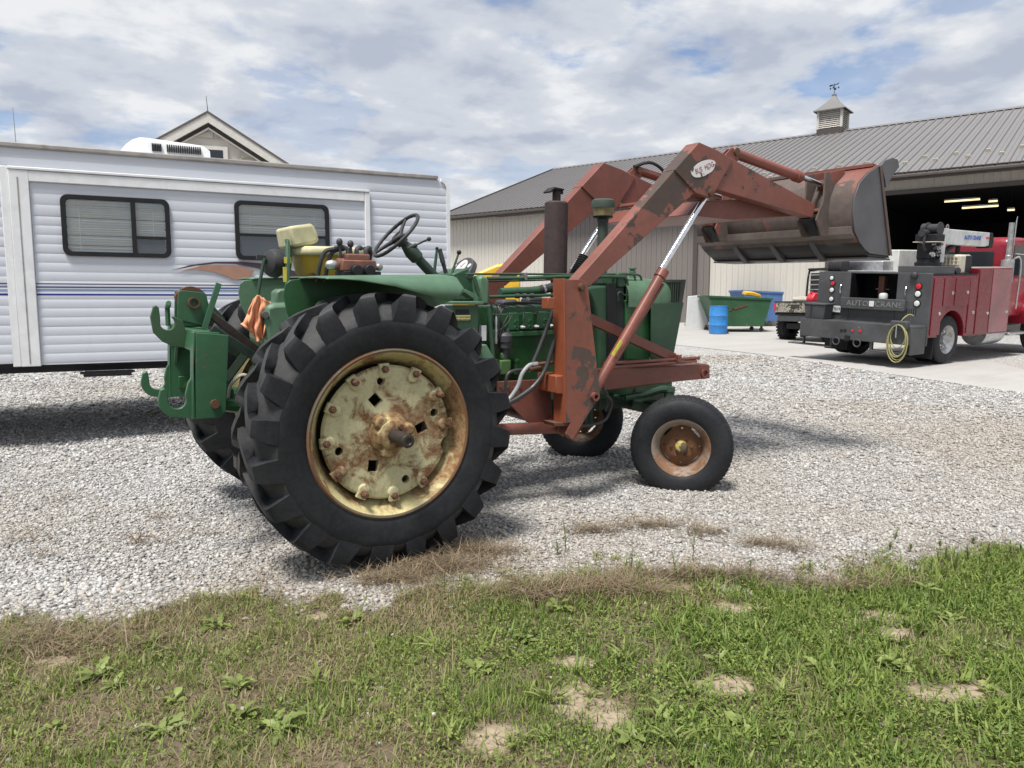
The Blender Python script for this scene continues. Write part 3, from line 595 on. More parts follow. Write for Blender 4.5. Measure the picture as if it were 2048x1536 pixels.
# ------------------------------------------------------------------ travel trailer
def make_trailer():
    t = thing('travel_trailer', 'white corrugated travel trailer with slide-out, blue stripes and black-framed windows', 'trailer', (-.477, 3.642, 0), (0, 0, R(-4.8)))
    x0, x1, z0, z1, dep = -6.2, 3.16, .905, 2.985, 2.42
    m = NT('trailer_siding'); z = m.sep(m.obj)[2]
    def band(a, b): return m.math('MULTIPLY', m.math('GREATER_THAN', z, a), m.math('LESS_THAN', z, b))
    c = m.mix(m.noise(1.2, 4, .6), (.545, .575, .63), (.605, .63, .68)); c = m.mix(m.math('MULTIPLY', m.ramp(m.noise(7, 6, .7, m.mp(m.obj, (1, 1, .25))), (.55, 0), (.8, 1)), .18), c, (.42, .40, .37))
    for a, b, col in ((1.680, 1.692, (.07, .035, .06)), (1.646, 1.662, (.05, .085, .22)), (1.606, 1.634, (.24, .32, .44)), (1.571, 1.590, (.022, .026, .21))): c = m.mix(band(a, b), c, col)
    m.set(col=c, rough=.38, spec=.45); M['trailer'] = m.m
    def sheet(name, xa, xb, za, zb, y, par=t):
        n = max(1, round((zb - za) / .0945)); pr = []
        for i in range(n):
            h = (zb - za) / n
            for k, dy in ((0, 0), (.05, -.001), (.2, -.0026), (.42, -.0038), (.62, -.0038), (.86, -.0027), (.96, -.0006)): pr.append((y + dy, za + (i + k) * h))
        pr.append((y, zb)); return MB().grid([[(xx, yy, zz) for yy, zz in pr] for xx in (xa, xb)]).build(name, M['trailer'], par, smooth=60)
    rows = [z0 + i * .378 for i in range(6)] + [z1]
    sx0, sx1 = -1.40, 2.155                                          # slide-out
    for i in range(len(rows) - 1):
        a, b = rows[i], rows[i + 1] - .004
        sheet('siding_panel', x0, sx0, a, b, 0)
        sheet('siding_panel', sx1, x1 - .03, a, b, 0)
    sheet('siding_panel', sx0, sx1, 2.80, z1 - .004, 0)
    so = MB().box(sx0, sx1, -.02, .5, z0 - .02, 2.79).build('slide_out', M['trailer'], t)
    for i in range(5):
        a = z0 + .0 + i * .36; sheet('siding_panel', sx0 + .19, sx1 - .06, a, min(a + .356, 2.665), -.022, so)
    for nm, q in (('trim', (sx0 + .02, sx0 + .185, -.052, -.021, z0 - .03, 2.77)), ('trim', (sx0 + .185, sx1 - .062, -.050, -.021, 2.667, 2.768)), ('trim', (sx1 - .06, sx1, -.052, -.021, z0 - .03, 2.77)),
                  ('trim', (sx0 - .05, sx0 + .018, -.034, -.013, z0 - .03, 2.80)), ('trim', (sx0 + .02, sx1, -.06, -.013, 2.772, 2.80))):
        MB().box(*q).build(nm, M['white'], so, bevel=.006)
    MB().box(sx0 + .09, sx0 + .10, -.056, -.0525, z0, 2.7).build('trim_groove', M['gutter'], so)
    # shell behind the siding, roof, end cap, gutter
    sh = MB(); sh.prism([(x0, z0), (x1 - .02, z0), (x1 - .02, z1 - .14)] + arc(x1 - .16, z1 - .14, .14, 0, 90, 8) + [(x0, z1)], 'y', .003, dep); sh.build('body', M['white'], t)
    en = MB(); o = [(x1 - .03, z0), (x1 + .012, z0), (x1 + .012, z1 - .12)] + arc(x1 - .13, z1 - .12, .142, 0, 75, 8); i_ = [(x1 - .145, z1 - .0)] + arc(x1 - .13, z1 - .12, .10, 75, 0, 8)
    en.prism(o + i_[1:], 'y', -.022, .03); en.build('corner_trim', M['white'], t)
    MB().box(x0, x1 - .14, -.03, .06, z1 - .002, z1 + .045).build('gutter_rail', M['gutter'], t, bevel=.01)
    MB().box(x0, x1 - .1, .061, dep, z1 + .0, z1 + .03).build('roof', M['white'], t)
    MB().box(x0, x1 - .1, .10, .18, .80, z0 - .002).build('frame_rail', M['black'], t); MB().box(x0, x1 - .1, dep - .2, dep - .1, .80, z0 - .002).build('frame_rail', M['black'], t)
    MB().box(x0, x1 - .06, .04, dep, z0 - .045, z0 - .003).build('floor', M['black'], t)
    st = MB().box(-.86, -.42, .02, .26, .765, .785).build('entry_step', M['alu'], t); MB().box(-.89, -.39, .0, .03, .775, .80).build('step_frame', M['black'], st); MB().box(-.86, -.42, .0, .019, .745, .772).build('tread_edge', M['black'], st)
    # hidden running gear
    for yy in (.14, dep - .36):
        for xx in (1.35, 2.15):
            w = MB().lathe([(.12, 0), (.34, .02), (.365, .06), (.365, .18), (.34, .22), (.12, .2)], (0, 0, 0), (0, 1, 0), 28, unit=True).build('wheel', M['rubber'], t, loc=(xx, yy, .42)); 
            MB().lathe([(.0, -.005), (.19, -.005), (.2, .03), (.0, .06)], (0, 0, 0), (0, 1, 0), 20, unit=True).build('rim', M['white'], w)
    # windows: rounded black frames, panes, blinds
    def window(xa, xb, za, zb, mull=None, bars=(), nm='window'):
        ring = rrect(xa, xb, za, zb, .07); inn = rrect(xa + .045, xb - .045, za + .045, zb - .045, .045); n = len(ring)
        q = MB(); q.add([(a, y, b) for y in (-.055, -.02) for a, b in ring] + [(a, y, b) for y in (-.055, -.02) for a, b in inn],
              [(i, (i + 1) % n, 2 * n + (i + 1) % n, 2 * n + i) for i in range(n)] + [(i, (i + 1) % n, n + (i + 1) % n, n + i) for i in range(n)] + [(2 * n + i, 2 * n + (i + 1) % n, 3 * n + (i + 1) % n, 3 * n + i) for i in range(n)])
        w = q.build('window', M['black'], t, bevel=.004)
        MB().prism(inn, 'y', -.0235, -.0225).build('backing', M['black'], w)
        bl = MB(); zz = za + .06
        while zz < zb - .05:
            bl.add([(xa + .05, -.0265, zz), (xb - .05, -.0265, zz), (xb - .05, -.0335, zz + .0185), (xa + .05, -.0335, zz + .0185)], [(0, 1, 2, 3)]); zz += .0245
        for f in (.16, .84): bl.box(xa + (xb - xa) * f - .002, xa + (xb - xa) * f + .002, -.036, -.0345, za + .05, zb - .05)
        stuff(bl.build('blind', M['blind'], w, smooth=0))
        if mull: MB().box(mull - .022, mull + .022, -.056, -.04, za + .04, zb - .04).build('mullion', M['black'], w)
        for (a, b, c_) in bars: MB().box(a, b, -.054, -.041, c_ - .014, c_ + .014).build('bar', M['black'], w)
        MB().add([(a, -.0405, b) for a, b in inn], [tuple(range(len(inn)))]).build('pane', M['pane'], w)
        return w
    M['blind'] = plain('blind_slats', (.62, .61, .56), .6, 0, .06, .1)
    w1 = window(-.965, .015, 1.965, 2.565, -.325, ((-.303, -.03, 2.165),))
    MB().box(-.30, -.035, -.0385, -.037, 2.01, 2.15).build('screen', M['screen'], w1)
    w2 = window(.655, 1.675, 1.965, 2.60, None, ((.70, 1.63, 2.235),)); MB().box(.70, 1.63, -.0385, -.037, 2.01, 2.22).build('screen', M['screen'], w2)
    # decals
    MB().prism([(0.002, 1.835), (0.189, 1.896), (0.439, 1.936), (0.694, 1.944), (1.009, 1.924), (1.333, 1.836), (1.498, 1.743), (1.33, 1.735), (1.112, 1.805), (0.848, 1.883), (0.641, 1.916), (0.438, 1.917), (0.238, 1.887)], 'y', -.040, -.036).build('swoosh', M['swoosh_dark'], t, smooth=0)
    MB().prism([(0.089, 1.831), (0.287, 1.888), (0.488, 1.902), (0.692, 1.89), (0.836, 1.85), (0.808, 1.795), (0.749, 1.767), (0.634, 1.744), (0.534, 1.791), (0.409, 1.832), (0.261, 1.85)], 'y', -.0405, -.0365).build('swoosh', M['swoosh_tan'], t, smooth=0)
    text_mesh('lettering', 'FO', .15, M['swoosh_tan'], t, (2.585, -.016, 1.765), (R(90), 0, 0), .002, .25, 1.05, 1.1, .004)
    # roof air conditioner and vent, whip antenna
    ac = MB(); rows = []
    for k in range(15):
        u = k / 14; xx = AC0 + (AC1 - AC0) * u; hh = .30 * min(1, (1 - (1 - min(1, u / .32)) ** 2.2)) * (1 - .20 * max(0, u - .35)); hh = max(hh, .10)
        if u > .985: hh *= .8
        hw = .34 * (min(1, .55 + u * 1.6)); rows.append([(xx, .95 + hw * a, z1 + .03 + hh * b) for a, b in ((-1.0, 0), (-1.02, .32), (-1.0, .36), (-.97, .8), (-.88, .96), (-.7, 1), (.7, 1), (.88, .96), (.97, .8), (1, .3), (1, 0))])
    ac.grid(rows); ac.add(rows[0], [tuple(range(11))]); ac.add(rows[-1], [tuple(range(11))]); a = ac.build('air_conditioner', M['whiteplastic'], t, smooth=50)
    for (f0, f1, n) in ((.40, .50, 6), (.55, .91, 16)):
        for i in range(n):
            for (zz0, zz1) in ((.045, .085), (.145, .225)):
                xx = AC0 + (AC1 - AC0) * (f0 + (f1 - f0) * i / n); MB().box(xx, xx + .012, .95 - .36, .95 - .30, z1 + .03 + zz0, z1 + .03 + zz1).build('slot', M['black'], a)
    v = MB(); v.prism([(0, 0), (.34, 0), (.30, .05), (.16, .085), (.04, .06)], 'y', .9, 1.25); v.build('roof_vent', M['whiteplastic'], t, loc=(2.55, 0, z1 + .03), bevel=.02)
    MB().cyl((2.9, 1.0, z1), (2.9, 1.0, z1 + .10), .02, seg=8).build('roof_pipe', M['whiteplastic'], t)
    MB().cyl((-1.42, 1.2, z1), (-1.43, 1.2, z1 + .62), .006, .003, 6).build('whip_antenna', M['steel'], t)
AC0, AC1 = -.50, .50
M['gutter'] = plain('gutter_rail', (.33, .31, .29), .5, 0, .15, .4); M['swoosh_dark'] = plain('plum_swoosh', (.06, .035, .05), .5); M['swoosh_tan'] = plain('tan_swoosh', (.36, .20, .14), .5); M['screen'] = plain('insect_screen', (.05, .06, .075), .6)
make_trailer()

# ------------------------------------------------------------------ tractor with front loader
_a = R(1.15); TO = Vector((0, -.6, 0)) - Matrix.Rotation(_a, 3, 'X') @ Vector((0, -.6, 0))
T = thing('tractor', 'old green farm tractor with worn orange front loader, bucket raised', 'tractor', TO, (_a, 0, 0))
AXZ = .79
M['blackgreen'] = plain('oily_and_shade_black_green', (.012, .03, .018), .5, 0, .3, .3)
def ag_tyre(Rr=.79, n=20):
    """tread carcass and chevron lugs, axis along y, -y side is the outer one"""
    mb = MB(); side = [(.452, .165), (.470, .195), (.52, .212), (.60, .2190), (.640, .2180), (.660, .206), (.684, .184), (.708, .150), (.730, .100), (.742, .05), (.745, 0)]
    prof = side + [(r, -w) for r, w in side[-2::-1]]
    mb.lathe(prof, (0, 0, 0), (0, 1, 0), 88, closed=True, unit=True); mb.cur = 1
    rows = [(-.020, .2190, .636, .2150, .636, .066, .068), (-.014, .2205, .660, .1950, .660, .063, .074), (-.004, .2195, .700, .1600, .690, .058, .070), (.003, .2140, .744, .1250, .708, .051, .066), (.010, .2040, .774, .1050, .718, .044, .060), (.030, .1860, .7860, .0950, .725, .038, .052), (.060, .1600, .7890, .0950, .728, .033, .046), (.110, .1200, .790, .1000, .730, .029, .042), (.175, .0650, .790, .0650, .736, .026, .036), (.250, -.0080, .790, -.0080, .738, .025, .034), (.266, -.0260, .748, -.0260, .738, .022, .030)]
    for sd in (-1, 1):
        for i in range(n):
            a0 = 2 * math.pi * (i + (.5 if sd > 0 else 0)) / n; v = []
            for off, wt, rt, wb, rb, ht, hb in rows:
                for (w, r, h, s) in ((wb, rb, hb, 1), (wt, rt, ht, 1), (wt, rt, ht, -1), (wb, rb, hb, -1)):
                    a = a0 - off + s * h / r; v.append((r * math.cos(a), sd * w, r * math.sin(a)))
            f = [(k * 4 + j, k * 4 + j + 1, k * 4 + 5 + j, k * 4 + 4 + j) for k in range(len(rows) - 1) for j in range(3)] + [(0, 1, 2, 3)]
            mb.add(v, f)
    return mb
_me = None
def rear_wheel(yc, sgn):
    """sgn -1: the dished outer face looks to -y"""
    global _me
    o = (0, sgn, 0)
    rim = MB(); rim.lathe([(.43, -.2), (.478, -.2), (.476, -.188), (.452, -.18), (.438, -.14), (.40, -.08), (.398, .04), (.425, .11), (.440, .150), (.452, .168), (.474, .180), (.482, .192), (.480, .203), (.468, .206), (.456, .196), (.444, .172), (.428, .140), (.405, .09), (.386, .05), (.386, -.06), (.42, -.13), (.43, -.2)], (0, 0, 0), o, 72, closed=True, unit=True)
    w = rim.build('rear_wheel', M['rimrust'], T, loc=(0, yc, AXZ), rot=(0, R(7), 0))
    mb = ag_tyre(); me = mb.mesh('tyre'); ty = link('tyre', me, M['rubber'], w, 48); me.materials.append(M['rubber_dust'])
    mi = np.zeros(len(me.polygons), int)
    co = np.array([p.center[:] for p in me.polygons]); nn = np.array([p.normal[:] for p in me.polygons]); rr = np.hypot(co[:, 0], co[:, 2])
    rad = (nn[:, 0] * co[:, 0] + nn[:, 2] * co[:, 2]) / rr; mi[((np.arange(len(mi)) >= 88 * 20) & (rad > .75)) | ((np.arange(len(mi)) < 88 * 20) & (rr > .64))] = 1
    me.polygons.foreach_set('material_index', mi)
    # cast disc with clamps
    k = lambda r, a, t: (r * math.cos(a), sgn * t, r * math.sin(a))
    d = MB().lathe([(.0, .105), (.37, .105), (.382, .11), (.385, .125), (.372, .142), (.33, .148), (.25, .140), (.16, .140), (.11, .155), (.0, .158)], (0, 0, 0), o, 72, unit=True).build('disc', M['wheelrust'], w)
    ct = MB()
    for a in (118, 10, -110):
        c = Vector(k(.205, R(a), 0)); u = Vector((math.cos(R(a + 20)), 0, math.sin(R(a + 20)))); q = Vector((-u.z, 0, u.x)); y0, y1 = sorted((sgn * .06, sgn * .2))
        ct.add([c + u * i * .034 + q * j * .030 + Vector((0, y, 0)) for y in (y0, y1) for i, j in ((-1, -1), (1, -1), (1, 1), (-1, 1))], [(3, 2, 1, 0), (4, 5, 6, 7)] + [(i, (i + 1) % 4, 4 + (i + 1) % 4, 4 + i) for i in range(4)])
    for a in (105, 25, 202, -63): ct.cyl(k(.300, R(a), .06), k(.300, R(a), .2), .0245, seg=18)
    ct.cyl(k(.385, R(-8), .06), k(.385, R(-8), .2), .045, seg=18)
    cut(d, ct)
    for i in range(12):
        a = 2 * math.pi * i / 12 + .19
        if i == 11: continue
        c = MB(); c.lathe([(.036, -.01), (.036, .012), (.030, .022), (.026, .024), (0, .024)], k(.345, a, .140), k(.345, a, 1), 14, unit=True)
        p = k(.335, a, .155); c.bar(k(.345, a, .146), k(.398, a, .146), .058, .030, o); q = c.build('clamp', M['wheelrust'], w, bevel=.003)
        b = MB(); b.cyl(k(.366, a, .155), k(.366, a, .196), .013, seg=10); b.lathe([(.021, 0), (.021, .014), (.017, .016), (0, .016)], k(.366, a, .164), k(.366, a, 1), 6, unit=True)
        if i in (1, 4, 8): b.lathe([(.012, 0), (.022, .004), (.012, .03)], k(.366, a, .19), k(.366, a, 1), 8, unit=True)
        b.build('bolt', M['rust'], q)
    MB().lathe([(.4835, .176), (.4850, .200), (.474, .2085), (.462, .204), (.4665, .198)], (0, 0, 0), o, 72, closed=True, unit=True).build('rim_flange', M['flange'], w)
    h = MB(); h.lathe([(.13, .14), (.122, .165), (.098, .178), (.090, .222), (.074, .232), (.045, .232)], (0, 0, 0), o, 10, unit=True)
    for a in (20, 140, 260): h.lathe([(.036, .15), (.036, .212), (.026, .22), (0, .22)], k(.100, R(a), 0), k(.100, R(a), 1), 10, unit=True)
    h.build('hub', M['rimrust'], w, bevel=.004)
    s = MB(); s.lathe([(.038, .10), (.038, .415), (.034, .422), (.020, .423), (.016, .416), (0, .416)], (0, 0, 0), o, 24, unit=True); s.build('axle_shaft', M['axle'], w)
    b = MB()
    for a in (35, 62, -50): b.lathe([(.017, .215), (.017, .245), (.014, .25), (0, .25)], k(.060, R(a), 0), k(.060, R(a), 1), 8, unit=True)
    b.build('hub_bolts', M['rust'], w)
    return w
M['flange'] = wheelrust('rust_brown_flange', (.15, .115, .075), .40, 6)
M['axle'] = plain('greasy_axle_steel', (.065, .055, .05), .45, .5, .3, .4, .2, 20)
rear_wheel(-.965, -1); rear_wheel(.965, 1)
for s in (-1, 1): MB().lathe([(0, .60), (.38, .60), (.40, .62), (.40, .74), (.36, .78), (.1, .80)], (0, 0, AXZ), (0, s, AXZ), 36, unit=True).build('shade_disc', M['blackgreen'], T)  # added dark disc behind each wheel, standing in for shade in its gaps
def front_wheel(x, y, z, st, sgn):
    o = (0, sgn, 0); rr = .392
    rim = MB(); rim.lathe([(.18, -.10), (.215, -.105), (.213, -.095), (.190, -.085), (.175, -.05), (.170, .03), (.185, .068), (.204, .092), (.221, .104), (.226, .112), (.221, .117), (.208, .110), (.190, .085), (.168, .045), (.156, -.04), (.18, -.10)], (0, 0, 0), o, 56, closed=True, unit=True)
    w = rim.build('front_wheel', M['frontrim'], T, loc=(x, y, z), rot=(0, 0, st))
    ty = MB(); s = [(.205, .090), (.220, .112), (.245, .128), (.285, .138), (.33, .132), (.360, .118), (.378, .098), (.388, .06), (.389, .052), (.380, .047), (.380, .042), (.390, .037), (.392, .005), (.384, .0)]
    ty.lathe(s + [(r, -t) for r, t in s[-2::-1]], (0, 0, 0), o, 72, closed=True, unit=True)
    n = 60
    for sd in (-1, 1):
        for i in range(n):
            a = 2 * math.pi * i / n; da = .030 if i % 2 else .022; v = []
            for (r, t) in ((.374, .106), (.3865, .094), (.3905, .062), (.384, .050)):
                for q in (-1, 1): b = a + q * da; v.append((r * math.cos(b), sd * t, r * math.sin(b)))
            ty.add(v, [(0, 1, 3, 2), (2, 3, 5, 4), (4, 5, 7, 6), (0, 2, 4, 6), (1, 7, 5, 3)])
    ty.build('tyre', M['rubber'], w, smooth=32)
    k = lambda r, a, t: (r * math.cos(a), sgn * t, r * math.sin(a))
    d = MB().lathe([(0, -.012), (.158, -.012), (.160, .0), (.135, .004), (.112, .026), (.085, .036), (0, .036)], (0, 0, 0), o, 48, unit=True).build('disc', M['frontdisc'], w)
    ct = MB()
    for a in (45, 135, 225, 315):
        ct.bar(Vector(k(.150, R(a), -.05)), Vector(k(.150, R(a), .05)), .088, .018, k(1, R(a), 0))
    for a in (0, 90, 180, 270): ct.cyl(k(.135, R(a), -.05), k(.135, R(a), .05), .007, seg=8)
    cut(d, ct)
    h = MB(); h.lathe([(.048, .02), (.046, .062), (.041, .078), (.028, .084), (0, .085)], (0, 0, 0), o, 24, unit=True); h.build('hub_cap', M['hubyellow'], w)
    for i in range(6): MB().lathe([(.013, .03), (.013, .048), (.010, .052), (0, .052)], k(.078, i * math.pi / 3, 0), k(.078, i * math.pi / 3, 1), 6, unit=True).build('lug_nut', M['rust'], w)
    return w
M['hubyellow'] = chipped('hub_cap_yellow', (.46, .40, .12), (.10, .085, .06), .95, 9, .5, .2, .6, (.16, .09, .04), .3)
for q in (front_wheel(2.68, -.70, .366, R(-46), -1), front_wheel(2.72, .70, .378, R(-40), 1)): q.scale = (1.035, 1.035, 1.035)
def pr(name, poly, y0, y1, mat, par=None, bevel=.004, smooth=35): return MB().prism(poly, 'y', y0, y1).build(name, mat, par or T, smooth, bevel)
# ---- driveline core
g = M['green']
core = MB(); core.prism([(-.42, .52), (-.42, 1.02), (-.30, 1.16), (.35, 1.20), (.95, 1.12), (.95, .60), (.3, .48)], 'y', -.23, .23); core.build('transmission', M['green_oily_shade'], T, bevel=.02)
for s in (-1, 1):
    MB().lathe([(.17, .22), (.13, .30), (.10, .42), (.095, .80), (.11, .84)], (0, 0, AXZ), (0, s, AXZ), 24, unit=True).build('axle_housing', M['blackgreen'], T)
    MB().cyl((0, s * .3, AXZ), (0, s * 1.02, AXZ), .042, seg=16).build('axle', M['axle'], T)
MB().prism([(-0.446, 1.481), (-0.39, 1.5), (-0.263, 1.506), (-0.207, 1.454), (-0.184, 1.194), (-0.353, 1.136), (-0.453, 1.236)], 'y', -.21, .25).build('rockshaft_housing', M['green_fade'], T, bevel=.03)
MB().prism([(-0.364, 1.568), (-0.335, 1.588), (-0.264, 1.591), (-0.261, 1.479), (-0.366, 1.479)], 'y', -.16, -.02).build('filler_box', M['green_fade'], T, bevel=.012)
MB().cyl((-0.447, -0.22, 1.427), ((-0.447, 1.427)[0], -.16, (-0.447, 1.427)[1]), .022, seg=12).build('plug', M['steel'], T)
# ---- fenders
def fender(s):
    inn = [(-0.334, 1.65), (-0.393, 1.643), (-0.425, 1.614), (-0.436, 1.55), (-0.418, 1.455), (-0.371, 1.352), (-0.191, 1.363), (0.293, 1.401), (0.666, 1.527), (0.666, 1.683), (0.296, 1.674), (-0.03, 1.663)]
    zt = max(z for x, z in inn); xs = [x for x, z in inn]; xa, xb = min(xs), (0.486, 1.625)[0]
    mm = M['green_fade']
    f = MB(); f.prism(inn, 'y', s * .60, s * .606); f.build('fender', mm if s > 0 else M['green_oily_shade'], T, smooth=30, bevel=.003)  # near plate darker: shade under the fender put into its green
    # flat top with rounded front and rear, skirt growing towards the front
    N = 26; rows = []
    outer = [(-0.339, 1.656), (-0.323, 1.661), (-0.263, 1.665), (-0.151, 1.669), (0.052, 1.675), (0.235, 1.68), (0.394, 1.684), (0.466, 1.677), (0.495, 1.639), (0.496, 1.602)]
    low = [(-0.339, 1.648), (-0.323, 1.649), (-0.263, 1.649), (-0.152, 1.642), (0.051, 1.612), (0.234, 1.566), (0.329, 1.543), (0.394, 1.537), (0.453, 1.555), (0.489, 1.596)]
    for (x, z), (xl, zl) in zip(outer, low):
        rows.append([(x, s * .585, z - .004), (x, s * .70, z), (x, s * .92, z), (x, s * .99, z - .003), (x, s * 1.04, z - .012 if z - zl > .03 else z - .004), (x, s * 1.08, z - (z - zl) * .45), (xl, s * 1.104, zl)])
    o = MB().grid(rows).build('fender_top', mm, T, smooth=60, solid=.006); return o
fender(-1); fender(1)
# ---- seat
def make_seat():
    b = [(-0.266, 1.802), (0.151, 1.808), (0.182, 1.767), (0.16, 1.707), (0.07, 1.676), (-0.193, 1.678), (-0.25, 1.709)]
    rows = []
    cx = sum(p[0] for p in b) / len(b)
    z0, z1 = (0.007, 1.673)[1], (-0.054, 1.815)[1]; xa, xb = (-0.209, 1.778)[0], (0.248, 1.788)[0]
    cx = (xa + xb) / 2; L = (xb - xa) / 2
    def ring(z, k, kf): return [(cx + L * k * math.cos(a) * (1 if math.cos(a) < 0 else kf), .235 * k * math.copysign(abs(math.sin(a)) ** .75, math.sin(a)), z) for a in [2 * math.pi * i / 36 for i in range(37)]]
    st = MB().grid([ring(z0, .80, .95), ring(z0 + .02, .86, .97), ring(z0 + .12, .97, 1), ring(z1 - .01, 1.0, 1.0), ring(z1 - .01, .92, .95), ring(z0 + .08, .88, .9), ring(z0 + .06, .1, .1)]).build('seat', M['yellow'], T, smooth=60)
    # wrap-around arm cushion, open at the front
    n = 25; rows = []
    for i in range(n):
        a = R(32 + 296 * i / (n - 1)); c = Vector((cx + L * 1.0 * math.cos(a), .235 * math.copysign(abs(math.sin(a)) ** .75, math.sin(a)), z1 + .012)); o = Vector((math.cos(a), math.sin(a), 0))
        e = 1 if 0 < i < n - 1 else .75
        rows.append([c + o * (dx * e) + Vector((0, 0, dz * e)) for dx, dz in ((-.045, -.022), (.020, -.022), (.030, -.008), (.028, .022), (.012, .036), (-.035, .036), (-.050, .020), (-.045, -.022))])
    cu = MB().grid(rows); cu.add(rows[0][:7], [tuple(range(7))]); cu.add(rows[-1][:7], [tuple(range(7))]); cu.build('arm_cushion', M['seat_vinyl'], st, smooth=60)
    p = [(-0.275, 1.982), (-0.134, 2.008), (-0.114, 2.003), (-0.089, 1.952), (-0.076, 1.896), (-0.117, 1.878), (-0.24, 1.851), (-0.256, 1.867)]
    bk = MB().prism(p, 'y', -.17, .17).build('backrest', M['seat_vinyl'], st, bevel=.028)
    bk.modifiers['bevel'].segments = 4; bk.data.polygons.foreach_set('use_smooth', [True] * len(bk.data.polygons))
    br = MB(); br.tube([(-0.265, -0.1, 1.907), (-0.254, -0.1, 1.837), (-0.263, -0.1, 1.742), (-0.279, -0.1, 1.658)], .02, 6); br.build('back_bracket', M['green_fade'], T)
    x, z = (-0.284, 1.693); MB().box(x - .022, x + .020, -.128, -.122, z - .06, z + .035).build('yellow_decal', M['decal_yellow'], T)
    x, z = (-0.275, 1.772); MB().box(x - .022, x + .022, -.128, -.122, z - .02, z + .02).build('yellow_decal', M['decal_yellow'], T)
    MB().bar(((-0.265, 1.9)[0], -.11, (-0.265, 1.9)[1]), ((-0.279, 1.646)[0], -.11, (-0.279, 1.646)[1] - .1), .045, .02, (1, 0, 0)).build('seat_upright', M['green_fade'], T, bevel=.003)
    MB().box(cx - .05, cx + .06, -.06, .06, z0 - .3, z0 + .02).build('seat_post', M['yellow'], T); MB().box(cx - .16, cx - .1, -.16, -.12, z0 - .3, z0 + .02).build('seat_strut', M['rust'], T)
make_seat()
# ---- work lamp on its stalk
q = [(-0.457, -0.05, 1.504), (-0.438, -0.05, 1.612), (-0.412, -0.05, 1.739), (-0.398, -0.05, 1.781)]
MB().tube(q, .011, 8).build('lamp_stalk', M['green'], T); c = (-0.344, -0.02, 1.754)
lm = MB(); lm.lathe([(.0, -.052), (.045, -.048), (.078, -.03), (.092, .0), (.094, .03), (.085, .04)], c, (c[0] + 1, c[1] + .35, c[2] - .1), 24, unit=True); lm.build('work_lamp', M['blackplastic'], T)
MB().lathe([(.0, .03), (.083, .038)], c, (c[0] + 1, c[1] + .35, c[2] - .1), 24, unit=True).build('amber_lens', M['amber'], T)
MB().bar((c[0] - .10, c[1], c[2] + .035), (c[0] - .03, c[1], c[2] + .03), .03, .028).build('lamp_bracket', M['blackplastic'], T)
# ---- hydraulic valve on the fender
def make_valve():
    Y = -.80; x0, z0 = (-0.184, 1.685); x1, z1 = (0.059, 1.78)
    v = MB(); v.box(x0 + .015, x1 - .025, Y - .07, Y + .06, z0 + .012, z0 + .075); v.box(x0 + .05, x1 - .055, Y - .055, Y + .05, z0 + .07, z0 + .11); w = v.build('hydraulic_valve', M['valve'], T, bevel=.008)
    for px in (712, 736):
        x, z = (-0.09, 1.7) if px == 712 else (-0.015, 1.702); MB().lathe([(.034, -.045), (.036, .0), (.033, .028), (.028, .034), (0, .036)], (x, Y - .07, z), (x, Y - 1, z), 20, unit=True).build('spool_cap', M['black'], w)
    for (a, b) in (((x0 + .005, Y, z0 + .05), (x0 + .045, Y, z0 + .05)),): MB().cyl(a, b, .033, .036, 16).build('port', M['valve'], w)
    MB().lathe([(.012, 0), (.024, .012), (.03, .035), (.026, .06), (.014, .075)], (x0 - .06, Y, z0 + .045), (x0 + .03, Y, z0 + .045), 14, unit=True).build('coupler', M['galv'], w)
    MB().ball((x1 + .018, Y, z0 + .04), .024, 12, 8).build('cap', M['galv'], w)
    for base, tip in (((-0.147, 1.754), (-0.16, 1.861)), ((-0.084, 1.761), (-0.095, 1.852))):
        l = MB(); l.cyl((base[0], Y, base[1] - .04), (tip[0], Y, tip[1] - .01), .008, seg=8); l.ball((tip[0], Y, tip[1]), .019, 12, 8, (1, 1, 1.15)); l.build('control_lever', M['blackplastic'], w)
    for i, px in enumerate((698, 716, 726)):
        bx = x0 + .075 + i * .055; h = MB(); h.tube([(bx, Y + .01, z0 + .10), (bx, Y + .01, z0 + .135), (bx - (.03 if i == 0 else -.02), Y + .02, z0 + .15), (bx - (.07 if i == 0 else -.035), Y + .03, z0 + .145)], .014, 8, smooth=4); h.build('hose_elbow', M['charcoal'], w)
    for k, dx in enumerate((0, .045)):
        h = MB(); h.tube([(x0 + .02 + dx, Y + .04, z0 + .14), (x0 - .045 + dx, Y + .05, z0 + .12), (x0 - .075 + dx, Y + .06, z0 + .04), (x0 - .085 + dx, Y + .08, z0 - .05)], .0125, 8, smooth=6); h.build('hydraulic_hose', M['hose'], w)
    MB().tube([(x1 - .06, Y + .03, z0 + .145), (x1 - .015, Y + .05, z0 + .13), (x1 - .02, Y + .08, z0 + .05), (x1 - .03, Y + .1, z0 - .02)], .014, 8, smooth=6).build('hydraulic_hose', M['hose'], w)
    MB().box(x0 + .02, x1, Y - .08, Y + .08, z0 - .022, z0 + .012).build('mount_plate', M['black'], w, bevel=.004)
M['valve'] = plain('valve_red_brown', (.21, .085, .06), .6, 0, .3, .5, .2, 14)
make_valve()
